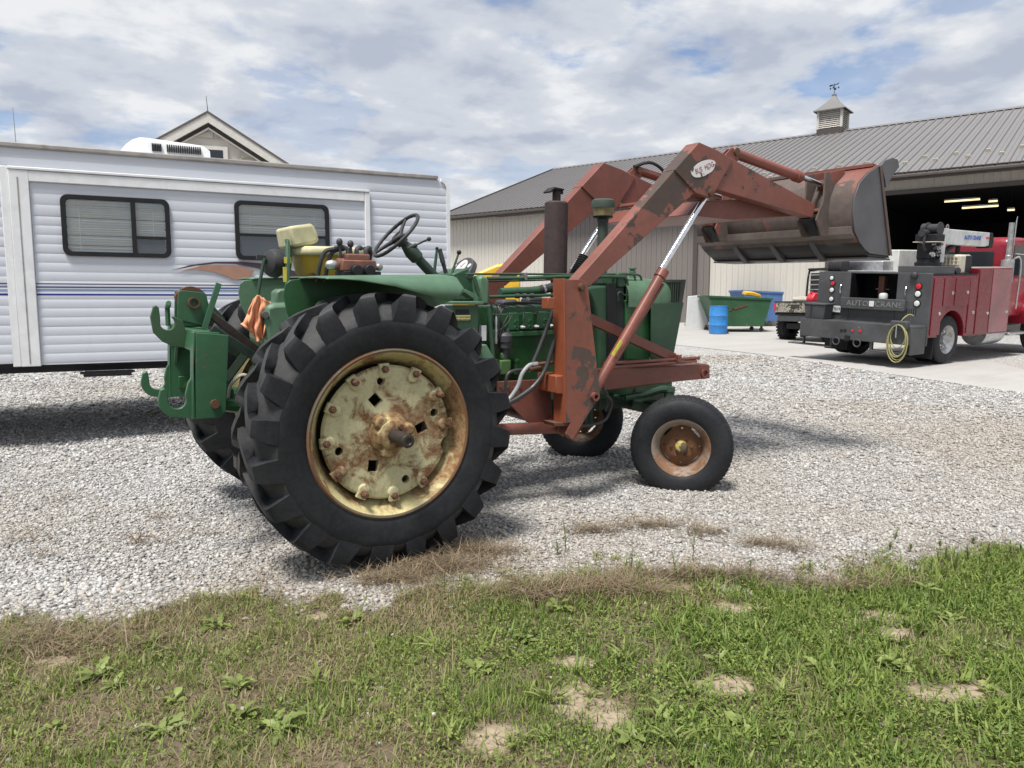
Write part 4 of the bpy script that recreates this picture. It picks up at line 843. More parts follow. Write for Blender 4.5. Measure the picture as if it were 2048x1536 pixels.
# ---- steering wheel, column, dash and levers
def make_steering():
    c = Vector(((0.543, 1.944)[0], -.02, (0.543, 1.944)[1])); b = Vector(((0.811, 1.69)[0], -.02, (0.811, 1.69)[1]))
    ax = (c - b).normalized(); u = Vector((0, 1, 0)); v = ax.cross(u).normalized(); r = .205
    w = MB(); n = 72; sec = 10; vv = []
    for i in range(n):
        a = 2 * math.pi * i / n; rad = u * math.cos(a) + v * math.sin(a)
        for j in range(sec): q = 2 * math.pi * j / sec; rr = .0125 + (.0022 if (i % 3 == 0) and 2 < j < 8 else 0); vv.append(c + ax * .035 + rad * (r + rr * math.cos(q)) + ax * (rr * math.sin(q)))
    w.add(vv, [(i * sec + j, i * sec + (j + 1) % sec, ((i + 1) % n) * sec + (j + 1) % sec, ((i + 1) % n) * sec + j) for i in range(n) for j in range(sec)])
    for a in (60, 180, 300):
        rad = u * math.cos(R(a)) + v * math.sin(R(a)); w.tube([c + ax * .012 + rad * .03, c + ax * .025 + rad * .1, c + ax * .035 + rad * (r - .004)], [.019, .008], 8)
    w.lathe([(.044, -.04), (.048, .0), (.048, .03), (.040, .036), (.036, .028), (0, .026)], c, c + ax, 24, unit=True); sw = w.build('steering_wheel', M['blackplastic'], T, smooth=50)
    cl = MB(); cl.lathe([(.036, 0), (.036, .62), (.05, .66), (.052, .80), (.035, .93), (.022, 1)], b - ax * .12, c - ax * .03, 20); cl.build('steering_column', M['green_dark'], T)
    k = MB(); p = [Vector(((0.629, 1.894)[0], -.05, (0.629, 1.894)[1])), Vector(((0.744, 1.95)[0], -.08, (0.744, 1.95)[1]))]; k.tube(p, .007, 8); k.ball(p[1], .0165, 12, 8); k.cyl(p[0] - (p[1] - p[0]) * .3, p[0] + (p[1] - p[0]) * .25, .02, .014, 12); k.build('shift_lever', M['blackplastic'], T)
    for nm, y, pts, r0, br, mt in (('throttle_lever', .12, [(0.879, 1.707), (0.896, 1.829), (0.904, 1.896)], .012, .013, g), ('hand_brake', .0, [(0.923, 1.699), (0.894, 1.79), (0.866, 1.887)], .014, .0, M['blackplastic']), ('range_lever', -.10, [(0.913, 1.698), (0.95, 1.8), (0.975, 1.862)], .009, .0175, g)):
        l = MB(); l.tube([(x, y, z) for x, z in pts], [r0 * 1.1, r0 * .8 if br else r0 * 1.2], 8)
        o = l.build(nm, mt, T)
        if br: MB().ball((pts[-1][0], y, pts[-1][1]), br, 12, 8).build('knob', M['black'], o)
        else: MB().cyl((pts[1][0], y, pts[1][1]), (pts[-1][0], y, pts[-1][1]), .019, .016, 12).build('grip', M['charcoal'], o)
    # instrument panel: leaning half-round board
    x, z = (0.973, 1.707); dn = Vector((-.80, 0, .60)); up = Vector((.60, 0, .80)); o = Vector((x + .02, 0, z - .02)); P = [(-.165, 0)] + [(.165 * math.cos(a), .045 + .14 * math.sin(a)) for a in [math.pi - math.pi * i / 18 for i in range(19)]] + [(.165, 0)]
    d = MB(); n = len(P); d.add([o + Vector((0, a, 0)) + up * b_ for a, b_ in P] + [o + Vector((0, a, 0)) + up * b_ - dn * .05 for a, b_ in P], [(i, (i + 1) % n, n + (i + 1) % n, n + i) for i in range(n)] + [tuple(range(n)), tuple(range(n, 2 * n))]); dd = d.build('instrument_panel', M['charcoal'], T, bevel=.008)
    for a, b_, r_, mt in ((0, .085, .072, M['gauge']), (-.115, .10, .020, M['gauge']), (.115, .10, .020, M['gauge']), (-.105, .045, .016, M['chrome'])): q = o + Vector((0, a, 0)) + up * b_; MB().lathe([(r_, -.002), (r_, .004), (r_ * .85, .006), (0, .005)], q, q + dn, 28, unit=True).build('gauge', mt, dd)
    q = o + Vector((0, 0, 0)) + up * .085 + dn * .007; MB().bar(q, q + Vector((0, -.03, 0)) + up * .045, .004, .003).build('needle', M['redplastic'], dd)
M['gauge'] = plain('gauge_face', (.62, .63, .62), .25, 0, .1, .1)
M['green_dark'] = plain('dark_green_column', (.03, .055, .038), .45, 0, .25, .3)
make_steering()
MB().prism([(0.891, 1.704), (1.013, 1.75), (1.075, 1.693), (1.126, 1.592), (1.11, 1.518), (0.891, 1.518)], 'y', -.16, .16).build('cowl', g, T, bevel=.01)
MB().prism([(1.052, 1.678), (1.081, 1.696), (1.114, 1.693), (1.139, 1.665), (1.145, 1.484), (1.066, 1.484)], 'y', -.26, .26).build('cowl_end', M['green_fade'], T, bevel=.018)
pr('cowl_strut', [(0.996, 1.688), (1.02, 1.695), (1.054, 1.592), (1.046, 1.542), (1.021, 1.592)], -.275, -.255, g)
pr('fender_brace', [(0.781, 1.599), (0.843, 1.573), (0.858, 1.549), (0.843, 1.535), (0.777, 1.576)], -.56, -.46, M['green_fade'])
MB().prism([(0.8, 1.511), (1.048, 1.511), (1.049, 1.489), (0.8, 1.49)], 'y', -.34, .30).build('platform_rail', M['green_fade'], T, bevel=.004)
MB().box(.30, 1.02, -.58, .58, .96, 1.0).build('foot_platform', M['green'], T, bevel=.01)
MB().prism([(.45, 1.0), (1.0, 1.0), (1.0, 1.45), (.62, 1.42)], 'y', -.22, .22).build('shifter_console', M['blackgreen'], T, bevel=.02)
pan = pr('side_panel', [(0.751, 1.487), (1.013, 1.486), (1.014, 1.2), (0.75, 1.209)], -.325, -.31, M['green'])
x0, z0 = (0.832, 1.379); x1, z1 = (0.947, 1.416); MB().box(x0, x1, -.329, -.3255, z0, z1).build('cream_decal', M['decal_cream'], pan); MB().box(x0, x1 - .01, -.3285, -.3255, z1 + .004, z1 + .04).build('dark_decal', M['black'], pan)
for i, t_ in enumerate(('SET PARKING BRAKE', 'BEFORE STARTING')): text_mesh('lettering', t_, .0135, M['black'], pan, ((x0 + x1) / 2, -.3295, z1 - .014 - i * .018), (R(90), 0, 0), .0004)
pr('clutch_housing', [(1.03, 1.467), (1.125, 1.466), (1.149, 1.155), (1.194, 0.818), (0.983, 0.832)], -.25, .25, M['green_oily_shade'])
MB().tube([(1.115, -0.3, 1.478), (1.128, -0.3, 1.341), (1.147, -0.3, 1.158), (1.152, -0.3, 0.992), (1.15, -0.3, 0.826)], .017, 8).build('conduit', g, T)
pr('step_bracket', [(0.98, 1.204), (1.029, 1.21), (1.092, 1.11), (1.109, 1.037), (1.009, 1.042)], -.42, -.34, M['green_fade'])
# ---- engine
def make_engine():
    eb = MB(); eb.prism([(1.154, 1.3), (2.017, 1.298), (2.03, 0.838), (1.157, 0.871)], 'y', -.22, .22); e = eb.build('engine_block', M['green_oily_shade'], T, bevel=.01)
    hd = MB().prism([(1.224, 1.416), (1.959, 1.425), (1.963, 1.27), (1.225, 1.271)], 'y', -.215, .20).build('cylinder_head', M['green_eng'], T, bevel=.006)
    rc = MB().prism([(1.261, 1.474), (1.994, 1.49), (1.997, 1.411), (1.262, 1.403)], 'y', -.14, .14).build('rocker_cover', M['green'], T, bevel=.015)
    lg = MB().prism([(1.326, 1.282), (1.913, 1.289), (1.914, 1.257), (1.327, 1.248)], 'y', -.25, -.2).build('manifold_flange', M['green_eng'], T, bevel=.003)
    for i in range(4):
        px = 1018 + i * 28.5
        x0, z0 = PORT[i]; MB().box(x0 - .045, x0 + .045, -.245, -.2, z0 - .075, z0 + .055).build('port_boss', M['green_eng'], hd, bevel=.006)
        for dz in (-.015, -.055): MB().lathe([(.018, -.004), (.019, .008), (.010, .009), (.009, .002), (0, .002)], (x0 + .018, -.245, z0 + dz), (x0 + .018, -1, z0 + dz), 14, unit=True).build('core_plug', M['green_eng'], hd)
        MB().lathe([(.013, -.03), (.013, .012), (.008, .014), (.008, .05), (.0, .052)], (x0 + .075, -.235, z0 - .055), (x0 + .085, -1, z0 - .02), 8, unit=True).build('spark_plug', M['whiteplastic'], hd)
        MB().tube([(x0 + .075, -.29, z0 - .06), (x0 + .07, -.285, z0 + .02), (x0 + .055, -.27, z0 + .085), (x0 - .02, -.24, z0 + .112), (PORT[0][0] - .09, -.25, z0 + .10 + i * .006), (PORT[0][0] - .15, -.28, z0 + .02), (PORT[0][0] - .13 + i * .012, -.28, z0 - .09)], .0055, 6, smooth=5).build('ignition_lead', M['hose'], hd)
    x, z = (1.262, 1.189); dist = MB(); dist.lathe([(.02, -.16), (.028, -.10), (.030, -.03), (.046, -.02), (.048, .02), (.055, .025), (.058, .07), (.045, .09), (.02, .10), (0, .10)], (x, -.28, z), (x, -.28, z + 1), 20, unit=True); dd = dist.build('distributor', M['charcoal'], T)
    for a in range(5): MB().cyl((x + .034 * math.cos(a * 1.256), -.28 + .034 * math.sin(a * 1.256), z + .08), (x + .036 * math.cos(a * 1.256), -.28 + .036 * math.sin(a * 1.256), z + .125), .010, seg=8).build('terminal', M['charcoal'], dd)
    x, z = (1.251, 1.022); f = MB(); f.box(x - .045, x + .045, -.32, -.2, z - .05, z + .06); f.lathe([(.03, 0), (.034, .02), (.03, .05), (.02, .055)], (x, -.27, z + .06), (x, -.27, z + 1), 14, unit=True); f.build('fuel_pump', M['green_lime'], T, bevel=.01)
    x, z = (1.367, 1.027); MB().lathe([(.022, -.06), (.022, .03), (.028, .035), (.028, .05), (.02, .052), (.02, .06), (0, .06)], (x, -.27, z), (x, -.27, z + 1), 14, unit=True).build('oil_filler', M['green_oily_shade'], T)
    x, z = (1.17, 1.284); MB().lathe([(.010, -.08), (.014, -.05), (.010, -.02), (.014, .02), (.009, .05), (.012, .09), (.006, .12)], (x, -.31, z), (x, -.31, z + 1), 10, unit=True).build('spark_coil', M['alu'], T)
    x, z = (1.074, 1.278); MB().box(x - .02, x + .02, -.30, -.26, z - .05, z + .06).build('starter_switch', M['white'], T)
    # intake pipe across the top and water pipe below it
    MB().tube([(1.355, -0.05, 1.573), (1.49, -0.05, 1.582), (1.628, -0.05, 1.586), (1.713, -0.05, 1.595)], .034, 14).build('intake_pipe', g, T); MB().tube([(1.704, -0.05, 1.591), (1.794, -0.05, 1.607), (1.915, -0.05, 1.636), (2.063, -0.05, 1.678)], .036, 14).build('intake_hose', M['hose'], T)
    MB().cyl([(1.742, -0.05, 1.597), (1.761, -0.05, 1.601)][0], [(1.742, -0.05, 1.597), (1.761, -0.05, 1.601)][1], .040, seg=16).build('hose_clamp', M['alu'], T)
    MB().tube([(1.229, -0.1, 1.54), (1.459, -0.1, 1.548), (1.69, -0.1, 1.552), (2.029, -0.1, 1.565)], .013, 10).build('water_pipe', g, T)
    for px in (0, 1, 2): a = [(1.464, -0.1, 1.548), (1.528, -0.1, 1.55), (1.597, -0.1, 1.551)][px]; MB().cyl((a[0], a[1], a[2]), (a[0] + .03, a[1], a[2]), .019, seg=12).build('pipe_coupling', M['charcoal'], T)
    MB().prism([(1.655, 1.529), (1.814, 1.538), (1.816, 1.424), (1.656, 1.417)], 'y', .02, .14).build('carburettor', M['blackplastic'], T, bevel=.02); MB().lathe([(.05, 0), (.055, .04), (.03, .07)], [(1.75, 0.12, 1.489)][0], ([(1.75, 0.12, 1.489)][0][0], -1, [(1.75, 0.12, 1.489)][0][2]), 16, unit=True).build('air_horn', M['black'], T)
    MB().prism([(1.533, 1.51), (1.677, 1.518), (1.679, 1.346), (1.535, 1.348)], 'y', .2, .34).build('generator', M['charcoal'], T, bevel=.02)
    for k in range(5):
        p = [(1.115, -0.3, 1.521), (1.174, -0.3, 1.449), (1.217, -0.3, 1.339), (1.227, -0.3, 1.229), (1.285, -0.3, 1.43), (1.208, -0.3, 1.42), (1.145, -0.3, 1.377), (1.133, -0.3, 1.275), (1.168, -0.3, 1.157), (1.262, -0.3, 1.154)]
        MB().tube([Vector(p[0]) + Vector((0, -.004 * k, -.01 * k)), Vector(p[4 if k % 2 else 1]) + Vector((.02 * k - .03, 0, .01 * k)), Vector(p[2 if k % 2 else 6]) + Vector((.012 * k, -.01, 0)), Vector(p[(3, 8, 9, 7, 3)[k]])], .0035, 5, smooth=6).build('wire', M['hose'], T)
PORT = [(1.366, 1.371), (1.491, 1.373), (1.627, 1.377), (1.768, 1.381)]
M['green_eng'] = chipped('engine_green', (.036, .118, .052), (.02, .03, .02), .25, 5, .38, .25, .6, (.04, .04, .03), .5)
M['green_lime'] = plain('lime_green_casting', (.07, .15, .045), .5, 0, .2, .4, .2)
make_engine()
# ---- muffler, pre-cleaner, fuel and oil lines along the top
def make_stacks():
    x, z0 = (1.97, 1.677); z1 = (1.956, 2.304)[1]; r = .096
    m = MB().lathe([(.035, -.30), (.035, -.01), (.06, 0), (r, .012), (r, z1 - z0 - .01), (r - .012, z1 - z0 + .004), (.034, z1 - z0 + .006), (.034, z1 - z0 + .09), (.030, z1 - z0 + .09), (.030, z1 - z0)], (x, .10, z0), (x, .10, z0 + 1), 32, unit=True).build('muffler', M['rustpipe'], T)
    zt = z1 + .085; c = MB(); c.prism([(x - .105, zt - .012), (x - .055, zt + .028), (x + .04, zt + .020), (x + .045, zt + .008), (x - .05, zt + .008), (x - .085, zt - .02)], 'y', .05, .15); c.box(x + .02, x + .05, .075, .125, zt - .02, zt + .012); c.build('rain_cap', M['black'], m, bevel=.004)
    x, z0 = (2.374, 1.745); zb = (2.359, 2.188)[1]; zt = (2.354, 2.346)[1]; zm = (2.356, 2.278)[1]
    st = MB().lathe([(.043, z0 - .4), (.043, zb - .03), (.048, zb - .03), (.048, zb), (.030, zb)], (x, 0, 0), (x, 0, 1), 24, unit=True).build('intake_stack', M['green_stack'], T)
    MB().lathe([(.05, zb - .004), (.078, zb + .004), (.084, zb + .02)], (x, 0, 0), (x, 0, 1), 28, unit=True).build('precleaner_base', M['black'], st)
    MB().lathe([(.080, zb + .018), (.092, zm - .002)], (x, 0, 0), (x, 0, 1), 28, unit=True).build('precleaner_bowl', M['bowl'], st); MB().lathe([(.098, zm - .004), (.100, zm + .03), (.094, zt - .012), (.075, zt), (0, zt + .003)], (x, 0, 0), (x, 0, 1), 28, unit=True).build('precleaner_lid', M['green_stack'], st)
    a, b, c = [(2.236, 0.2, 1.698), (2.297, 0.2, 1.809), (2.348, 0.2, 1.874)]; hs = MB(); pts = [Vector(a) + (Vector(c) - Vector(a)) * (i / 60) for i in range(61)]
    hs.tube(pts, [.052 + .007 * math.cos(i * 2 * math.pi / 6) for i in range(61)], 16); hs.build('convoluted_boot', M['hose'], T, smooth=60)
    for k, (y, pts, r) in enumerate(((-.20, [(0.971, -0.2, 1.705), (1.439, -0.2, 1.714), (1.952, -0.2, 1.719), (2.408, -0.2, 1.731), (2.525, -0.2, 1.729), (2.57, -0.2, 1.701), (2.588, -0.2, 1.519)], .008), (-.24, [(1.135, -0.24, 1.676), (1.459, -0.24, 1.684), (1.874, -0.24, 1.702), (2.375, -0.24, 1.708), (2.429, -0.24, 1.695), (2.451, -0.24, 1.659), (2.466, -0.24, 1.418)], .0135), (-.22, [(1.147, -0.22, 1.654), (1.517, -0.22, 1.666), (1.889, -0.22, 1.683), (2.186, -0.22, 1.695)], .006), (-.26, [(2.345, -0.26, 1.512), (2.343, -0.26, 1.569), (2.374, -0.26, 1.585), (2.438, -0.26, 1.557), (2.687, -0.26, 1.562)], .006), (-.19, [(2.058, -0.19, 1.709), (2.469, -0.19, 1.728), (2.61, -0.19, 1.727), (2.65, -0.19, 1.686), (2.661, -0.19, 1.561)], .009))):
        MB().tube(pts, r, 8, smooth=5).build('oil_line', g, T)
    p = [(1.458, -0.22, 1.699)][0]; MB().box(p[0] - .012, p[0] + .012, -.26, -.18, p[2] - .035, p[2] + .025).build('line_clip', M['steel'], T, bevel=.003)
M['bowl'] = plain('dirty_glass_bowl', (.26, .22, .11), .3, 0, .25, .3, 0, 30); M['green_stack'] = plain('faded_dark_green', (.045, .065, .05), .6, 0, .2, .3)
make_stacks()
# ---- radiator, fan shroud and grille cowl
def make_front():
    s = [(2.013, 1.614), (2.122, 1.635), (2.243, 1.636), (2.274, 0.743), (2.19, 0.749), (2.174, 0.955), (2.153, 1.28), (2.117, 1.449), (2.064, 1.552)]
    sh = MB().prism(s, 'y', -.26, .26).build('fan_shroud', M['green'], T, bevel=.02)
    x0, z0 = (2.18, 1.272)
    for a in range(6): c = MB(); c.bar((x0 + .01, 0, z0), (x0 + .01, .21 * math.cos(a * 1.047), z0 + .21 * math.sin(a * 1.047)), .06, .008, (1, .4, 0)); c.build('fan_blade', M['galv'], T)
    MB().prism([(2.219, 1.656), (2.306, 1.657), (2.334, 0.867), (2.245, 0.872)], 'y', -.28, .28).build('radiator_side', M['black'], T, bevel=.004)
    MB().prism([(2.349, 1.738), (2.454, 1.744), (2.459, 1.622), (2.353, 1.621)], 'y', -.24, .24).build('radiator_tank', g, T, bevel=.012); MB().prism([(2.329, 1.617), (2.423, 1.622), (2.449, 0.942), (2.353, 0.947)], 'y', -.235, .235).build('radiator_core', M['core'], T)
    x, z = (2.667, 1.678); MB().lathe([(.022, 0), (.022, .05), (.029, .05), (.029, .062), (.022, .064), (.022, .078), (.034, .082), (.034, .092), (.025, .096), (0, .097)], (x, -.05, z + .02), (x, -.05, z + 1), 20, unit=True).build('radiator_cap', M['green_fade'], T)
    # rounded cowl: arch section swept to the nose
    rows = []; xs = [(2.436, 1.111), (2.615, 1.105), (2.755, 1.1), (2.869, 1.096), (2.926, 1.094), (2.955, 1.093)]; zb = 1.02; zt = (2.654, 1.703)[1] - .0
    def arch(x, k, lo): return [(x, -.285 * k, lo)] + [(x, .285 * k * -math.copysign(abs(math.cos(a)) ** .55, math.cos(a)), zm_ + (zt - zm_) * k * math.sin(a) ** .8) for a in [math.pi * i / 22 for i in range(23)]] + [(x, .285 * k, lo)]
    zm_ = zt - .20
    for (x, _), k in zip(xs, (1, 1, .995, .97, .92, .82)): rows.append(arch(x, k, zm_ - .04))
    rows.append(arch(xs[-1][0] + .012, .6, zm_ - .03)); rows.append(arch(xs[-1][0] + .014, .02, zm_))
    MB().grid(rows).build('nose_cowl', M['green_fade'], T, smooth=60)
    p = [(2.674, 1.496), (3.037, 1.5), (2.935, 1.009), (2.684, 1.028)]; MB().prism(p, 'y', -.30, -.285).build('grille_side', M['green'], T, bevel=.004); MB().prism(p, 'y', .285, .30).build('grille_side', M['green'], T, bevel=.004)
    MB().prism([p[1], (p[1][0] - .02, p[1][1]), (p[2][0] - .02, p[2][1]), p[2]], 'y', -.284, .284).build('grille_front', M['black'], T)
    MB().prism([(2.434, 1.52), (2.7, 1.52), (2.723, 1.015), (2.454, 1.027)], 'y', -.25, .25).build('oil_tank', M['green_oily_shade'], T, bevel=.01)
    # upright-barred screen above the grille
    q = [(2.887, 1.685), (3.167, 1.697), (3.125, 1.493), (2.897, 1.484)]
    for y in (-.17, .17):
        f = MB(); f.prism([q[0], q[1], (q[1][0], q[1][1] - .018), (q[0][0], q[0][1] - .018)], 'y', y - .012, y + .012); sc = f.build('grille_screen', M['green_stack'], T); MB().prism([(q[1][0] - .05, q[1][1] - .019), (q[1][0], q[1][1] - .019), (q[2][0], q[2][1] - .06), (q[2][0] - .04, q[2][1] - .06)], 'y', y - .011, y + .011).build('screen_post', M['green_stack'], sc)
        for i in range(9): a = i / 9; x = q[0][0] + (q[1][0] - q[0][0] - .04) * a; MB().box(x, x + .011, y - .009, y + .009, q[2][1] - .06, q[0][1] - .01).build('screen_bar', M['green_stack'], sc)
    MB().prism([(q[1][0] - .03, q[1][1] - .001), (q[1][0], q[1][1] - .001), (q[1][0], q[1][1] - .017), (q[1][0] - .03, q[1][1] - .017)], 'y', -.157, .157).build('screen_rail', M['green_stack'], T)
M['core'] = plain('radiator_core', (.012, .02, .018), .6)
make_front()
# ---- front axle and frame
fr_ = MB(); fr_.prism([(1.185, 0.886), (3.034, 0.856), (3.04, 0.731), (2.13, 0.706), (1.186, 0.773)], 'y', -.2, .2); fr_.build('front_frame', M['green_oily_shade'], T, bevel=.01)
MB().prism([(2.25, .60), (2.98, .62), (3.0, .80), (2.25, .82)], 'y', -.17, .17).build('axle_support', M['blackgreen'], T, bevel=.02)
MB().box(2.60, 2.76, -.52, .52, .58, .68).build('front_axle', M['blackgreen'], T, bevel=.015)
for s in (-1, 1):
    x, z = (2.765, 0.744); MB().cyl((2.69, s * .53, .34), (2.69, s * .53, .80), .042, seg=16).build('kingpin', M['green'], T)
    a = MB(); a.tube([(2.69, s * .53, .795), (2.62, s * .50, .80), (2.50, s * .44, .76), (2.36, s * .37, .735)], [.036, .026], 10, smooth=4); a.lathe([(.048, 0), (.044, .035), (.018, .04), (.018, .055), (0, .056)], (2.69, s * .53, .785), (2.69, s * .53, 2), 16, unit=True); a.build('steering_arm', M['green'], T)
    MB().cyl((2.69, s * .53, .365), (2.69, s * .66, .365), .035, seg=14).build('spindle', M['axle'], T)
MB().tube([(2.36, -.37, .735), (2.3, 0, .73), (2.36, .37, .735)], .016, 8).build('tie_rod', M['green'], T)
# ---- loader: posts, arms, cylinders, bucket, frame
def make_loader():
    O, O2 = M['orange'], M['orange2']
    nf = [(1.53, 1.673), (1.685, 1.675), (1.733, 1.647), (1.874, 0.819), (1.626, 0.507), (1.566, 0.556), (1.604, 0.638), (1.457, 0.665)]
    nf2 = nf[:6] + [nf[6], (nf[0][0] - .01, nf[6][1])]
    for s in (-1, 1):
        post = MB(); bk = nf[0][0]
        post.prism(nf[:7] + [(nf[0][0] + .03, nf[6][1])], 'y', s * .655, s * .640); post.prism(nf[:7] + [(nf[0][0] + .03, nf[6][1])], 'y', s * .525, s * .540)
        p = post.build('loader_post', M['post'] if s < 0 else O2, T, bevel=.003)
        MB().prism([(nf[0][0] - .012, nf[0][1] + .006), (nf[0][0] - .001, nf[0][1] + .006), (nf[0][0] + .03, nf[6][1]), (nf[0][0] + .018, nf[6][1])], 'y', s * .66, s * .52).build('post_back', M['orange_bright'] if s < 0 else O2, p, bevel=.002)
        x, z = (1.673, 1.621); MB().lathe([(.030, 0), (.030, .012), (.024, .014), (.024, .026), (0, .028)], (x, s * .655, z), (x, s * 2, z), 16, unit=True).build('pivot_bolt', M['rust'], p)
        x, z = (1.811, 0.817); MB().pipe((x, s * .60, z), (x, s * .69, z), .032, .017, 20).build('pin_tube', O2, p)
        x, z = (1.44, 1.504); MB().box(x - .03, x + .035, s * .58 - .04, s * .58 + .04, z - .04, z + .04).build('stop_block', M['orange_bright'], p, bevel=.005)
        # boom: lower box, knee, tapered upper box
        lo = [(1.632, 1.66), (2.546, 2.524), (2.767, 2.365), (1.754, 1.626)]
        ar = MB(); ar.prism(lo, 'y', s * .65, s * .53); a = ar.build('loader_arm', O if s < 0 else O2, T, bevel=.006)
        kn = [(2.532, 2.515), (2.777, 2.747), (2.988, 2.705), (3.162, 2.652), (2.98, 2.395), (2.939, 2.334), (2.878, 2.341), (2.762, 2.36)]; MB().prism(kn, 'y', s * .662, s * .518).build('knee', O if s < 0 else O2, a, bevel=.005)
        up = [(3.021, 2.702), (4.245, 2.369), (4.222, 2.251), (2.995, 2.409)]; MB().prism(up, 'y', s * .645, s * .535).build('upper_boom', O if s < 0 else O2, a, bevel=.005)
        x, z = (2.926, 2.372); MB().lathe([(.03, 0), (.03, .015), (.02, .017), (0, .018)], (x, s * .662, z), (x, s * 2, z), 14, unit=True).build('knee_pin', M['rust'], a)
        tr = [(3.1, 2.679), (3.182, 2.75), (3.234, 2.755), (3.275, 2.672), (3.231, 2.621)]; MB().prism(tr, 'y', s * .622, s * .608).build('cylinder_lug', O2, a, bevel=.003); MB().prism(tr, 'y', s * .575, s * .561).build('cylinder_lug', O2, a, bevel=.003)
        def cyl(nm, p0, pm, p1, rb, rr, par=T):
            p0, pm, p1 = [Vector((q[0], s * .59, q[1])) for q in (p0, pm, p1)]; d = (p1 - p0).normalized(); c = MB(); c.lathe([(rb * .7, -.03), (rb, -.02), (rb, (pm - p0).length - .07), (rb * 1.22, (pm - p0).length - .068), (rb * 1.22, (pm - p0).length), (rb * .7, (pm - p0).length + .004)], p0, p1, 24, unit=True); o = c.build(nm, M['cylpaint'], par)
            MB().cyl(pm, p1, rr, seg=20).build('rod', M['chrome'], o); MB().cyl(p1 - Vector((0, .03, 0)), p1 + Vector((0, .03, 0)), rr * 1.5, seg=14).build('rod_eye', M['rust'], o); MB().cyl(p0 - Vector((0, .05, 0)), p0 + Vector((0, .05, 0)), rb * .7, seg=14).build('rod_eye', M['rust'], o); return o
        c = cyl('lift_cylinder', (1.833, 0.798), (2.5, 1.772), (2.975, 2.39), .040, .0245)
        if s < 0:
            q = [(2.077, -0.645, 1.22), (1.993, -0.645, 1.114)]; MB().bar(Vector(q[0]) + Vector((0, .006, 0)), Vector(q[1]) + Vector((0, .006, 0)), .004, .028, (1, 0, .6)).build('yellow_decal', M['decal_yellow'], c)
        MB().bar(*[Vector((a_[0], s * .60, a_[1])) for a_ in ((2.512, 1.652), (2.014, 1.006))], .02, .02).build('hydraulic_tube', O2, c)
        cyl('bucket_cylinder', (3.234, 2.724), (4.084, 2.604), (4.4, 2.551), .043, .024)
    # cross beam between the arms with tubes
    cb = [(2.813, 2.204), (2.934, 2.322), (3.409, 2.37), (4.124, 2.271), (3.361, 2.195)]; MB().prism(cb, 'y', -.53, .53).build('cross_beam', O2, T, bevel=.01)
    for i in range(3): MB().tube([((2.975, 2.335)[0] + .03 * i, -.52, (2.975, 2.335)[1] + .03 + .012 * i), ((2.975, 2.335)[0] + .03 * i, .52, (2.975, 2.335)[1] + .03 + .012 * i)], .011, 8).build('hydraulic_tube', O2, T)
    h = MB(); p = [(3.162, 0.55, 2.75), (3.359, 0.55, 2.805), (3.52, 0.55, 2.75), (3.557, 0.55, 2.659), (3.483, 0.55, 2.596)]; h.tube(p, .016, 8, smooth=5); h.build('hydraulic_hose', M['hose'], T)
    # decal on the near knee: white oval with a red-lettered name, partly worn away
    x, z = (2.833, 2.552); tilt = R(22)
    q = MB(); q.prism([(x + (.138 * math.cos(a) * (1 + .04 * math.sin(5 * a))) * math.cos(tilt) - .05 * math.sin(a) * math.sin(tilt), z + .138 * math.cos(a) * math.sin(tilt) + .057 * math.sin(a) * math.cos(tilt)) for a in [2 * math.pi * i / 40 for i in range(40)]], 'y', -.6655, -.6625); q.build('oval_decal', M['oval'], T, smooth=0)
    for tx, off in (('BUS', -.056), ('HOG', .064)): text_mesh('lettering', tx, .056, M['decal_maroon'], T, (x + off * math.cos(tilt), -.6662, z + off * math.sin(tilt)), (R(90), -tilt, 0), .0006, 0, 1, .82)
    # bucket, opening forward, tilted slightly down
    hw = .915
    sp = [(4.963, 1.933), (4.851, 2.337), (4.736, 2.72), (4.688, 2.69), (4.53, 2.608), (4.421, 2.502), (4.372, 2.372), (4.382, 2.224), (4.439, 2.094), (4.565, 1.995), (4.696, 1.943)]
    sp = [(4.963, 1.933), (4.714, 2.714), (4.562, 2.64), (4.438, 2.541), (4.382, 2.414), (4.377, 2.266), (4.413, 2.131), (4.495, 2.04), (4.59, 1.974), (4.659, 1.946)]
    B = MB()
    curve = sp[1:] + [sp[0]]; th = .012; cx = sum(p[0] for p in sp) / len(sp); cz = sum(p[1] for p in sp) / len(sp)
    rows = [[(x, -hw, z) for x, z in curve], [(x, hw, z) for x, z in curve]]
    rows = [[(x, y, z) for x, z in curve[:7]] for y in (-hw, hw)]
    bk = MB().grid(rows).build('bucket', M['bucket'], T, smooth=50, solid=.014); MB().grid([[(x, y, z) for x, z in curve[6:]] for y in (-hw, hw)]).build('bucket_floor', M['bucket_dark'], bk, smooth=50, solid=.014)
    for s in (-1, 1): MB().prism(sp, 'y', s * hw, s * (hw + .016)).build('side_plate', M['bucket_steel'], bk, bevel=.003)
    e0 = sp[0]; 
    MB().prism([(sp[1][0] - .02, sp[1][1] - .01), (sp[1][0] + .005, sp[1][1] + .005), (e0[0] + .012, e0[1]), (e0[0] - .028, e0[1] + .012)], 'y', -hw - .030, -hw - .017).build('edge_bar', M['bucket_rim'], bk, bevel=.003)
    MB().prism([(sp[1][0] - .02, sp[1][1] - .01), (sp[1][0] + .005, sp[1][1] + .005), (e0[0] + .012, e0[1]), (e0[0] - .028, e0[1] + .012)], 'y', hw + .017, hw + .030).build('edge_bar', M['bucket_rim'], bk, bevel=.003)
    # underside: step beam, ribs and cutting edge
    MB().prism([(4.41, 2.161), (4.381, 2.173), (4.388, 2.105), (4.463, 2.069), (4.504, 2.084)], 'y', -hw + .002, hw - .002).build('back_beam', M['beam_tan'], bk, bevel=.003)
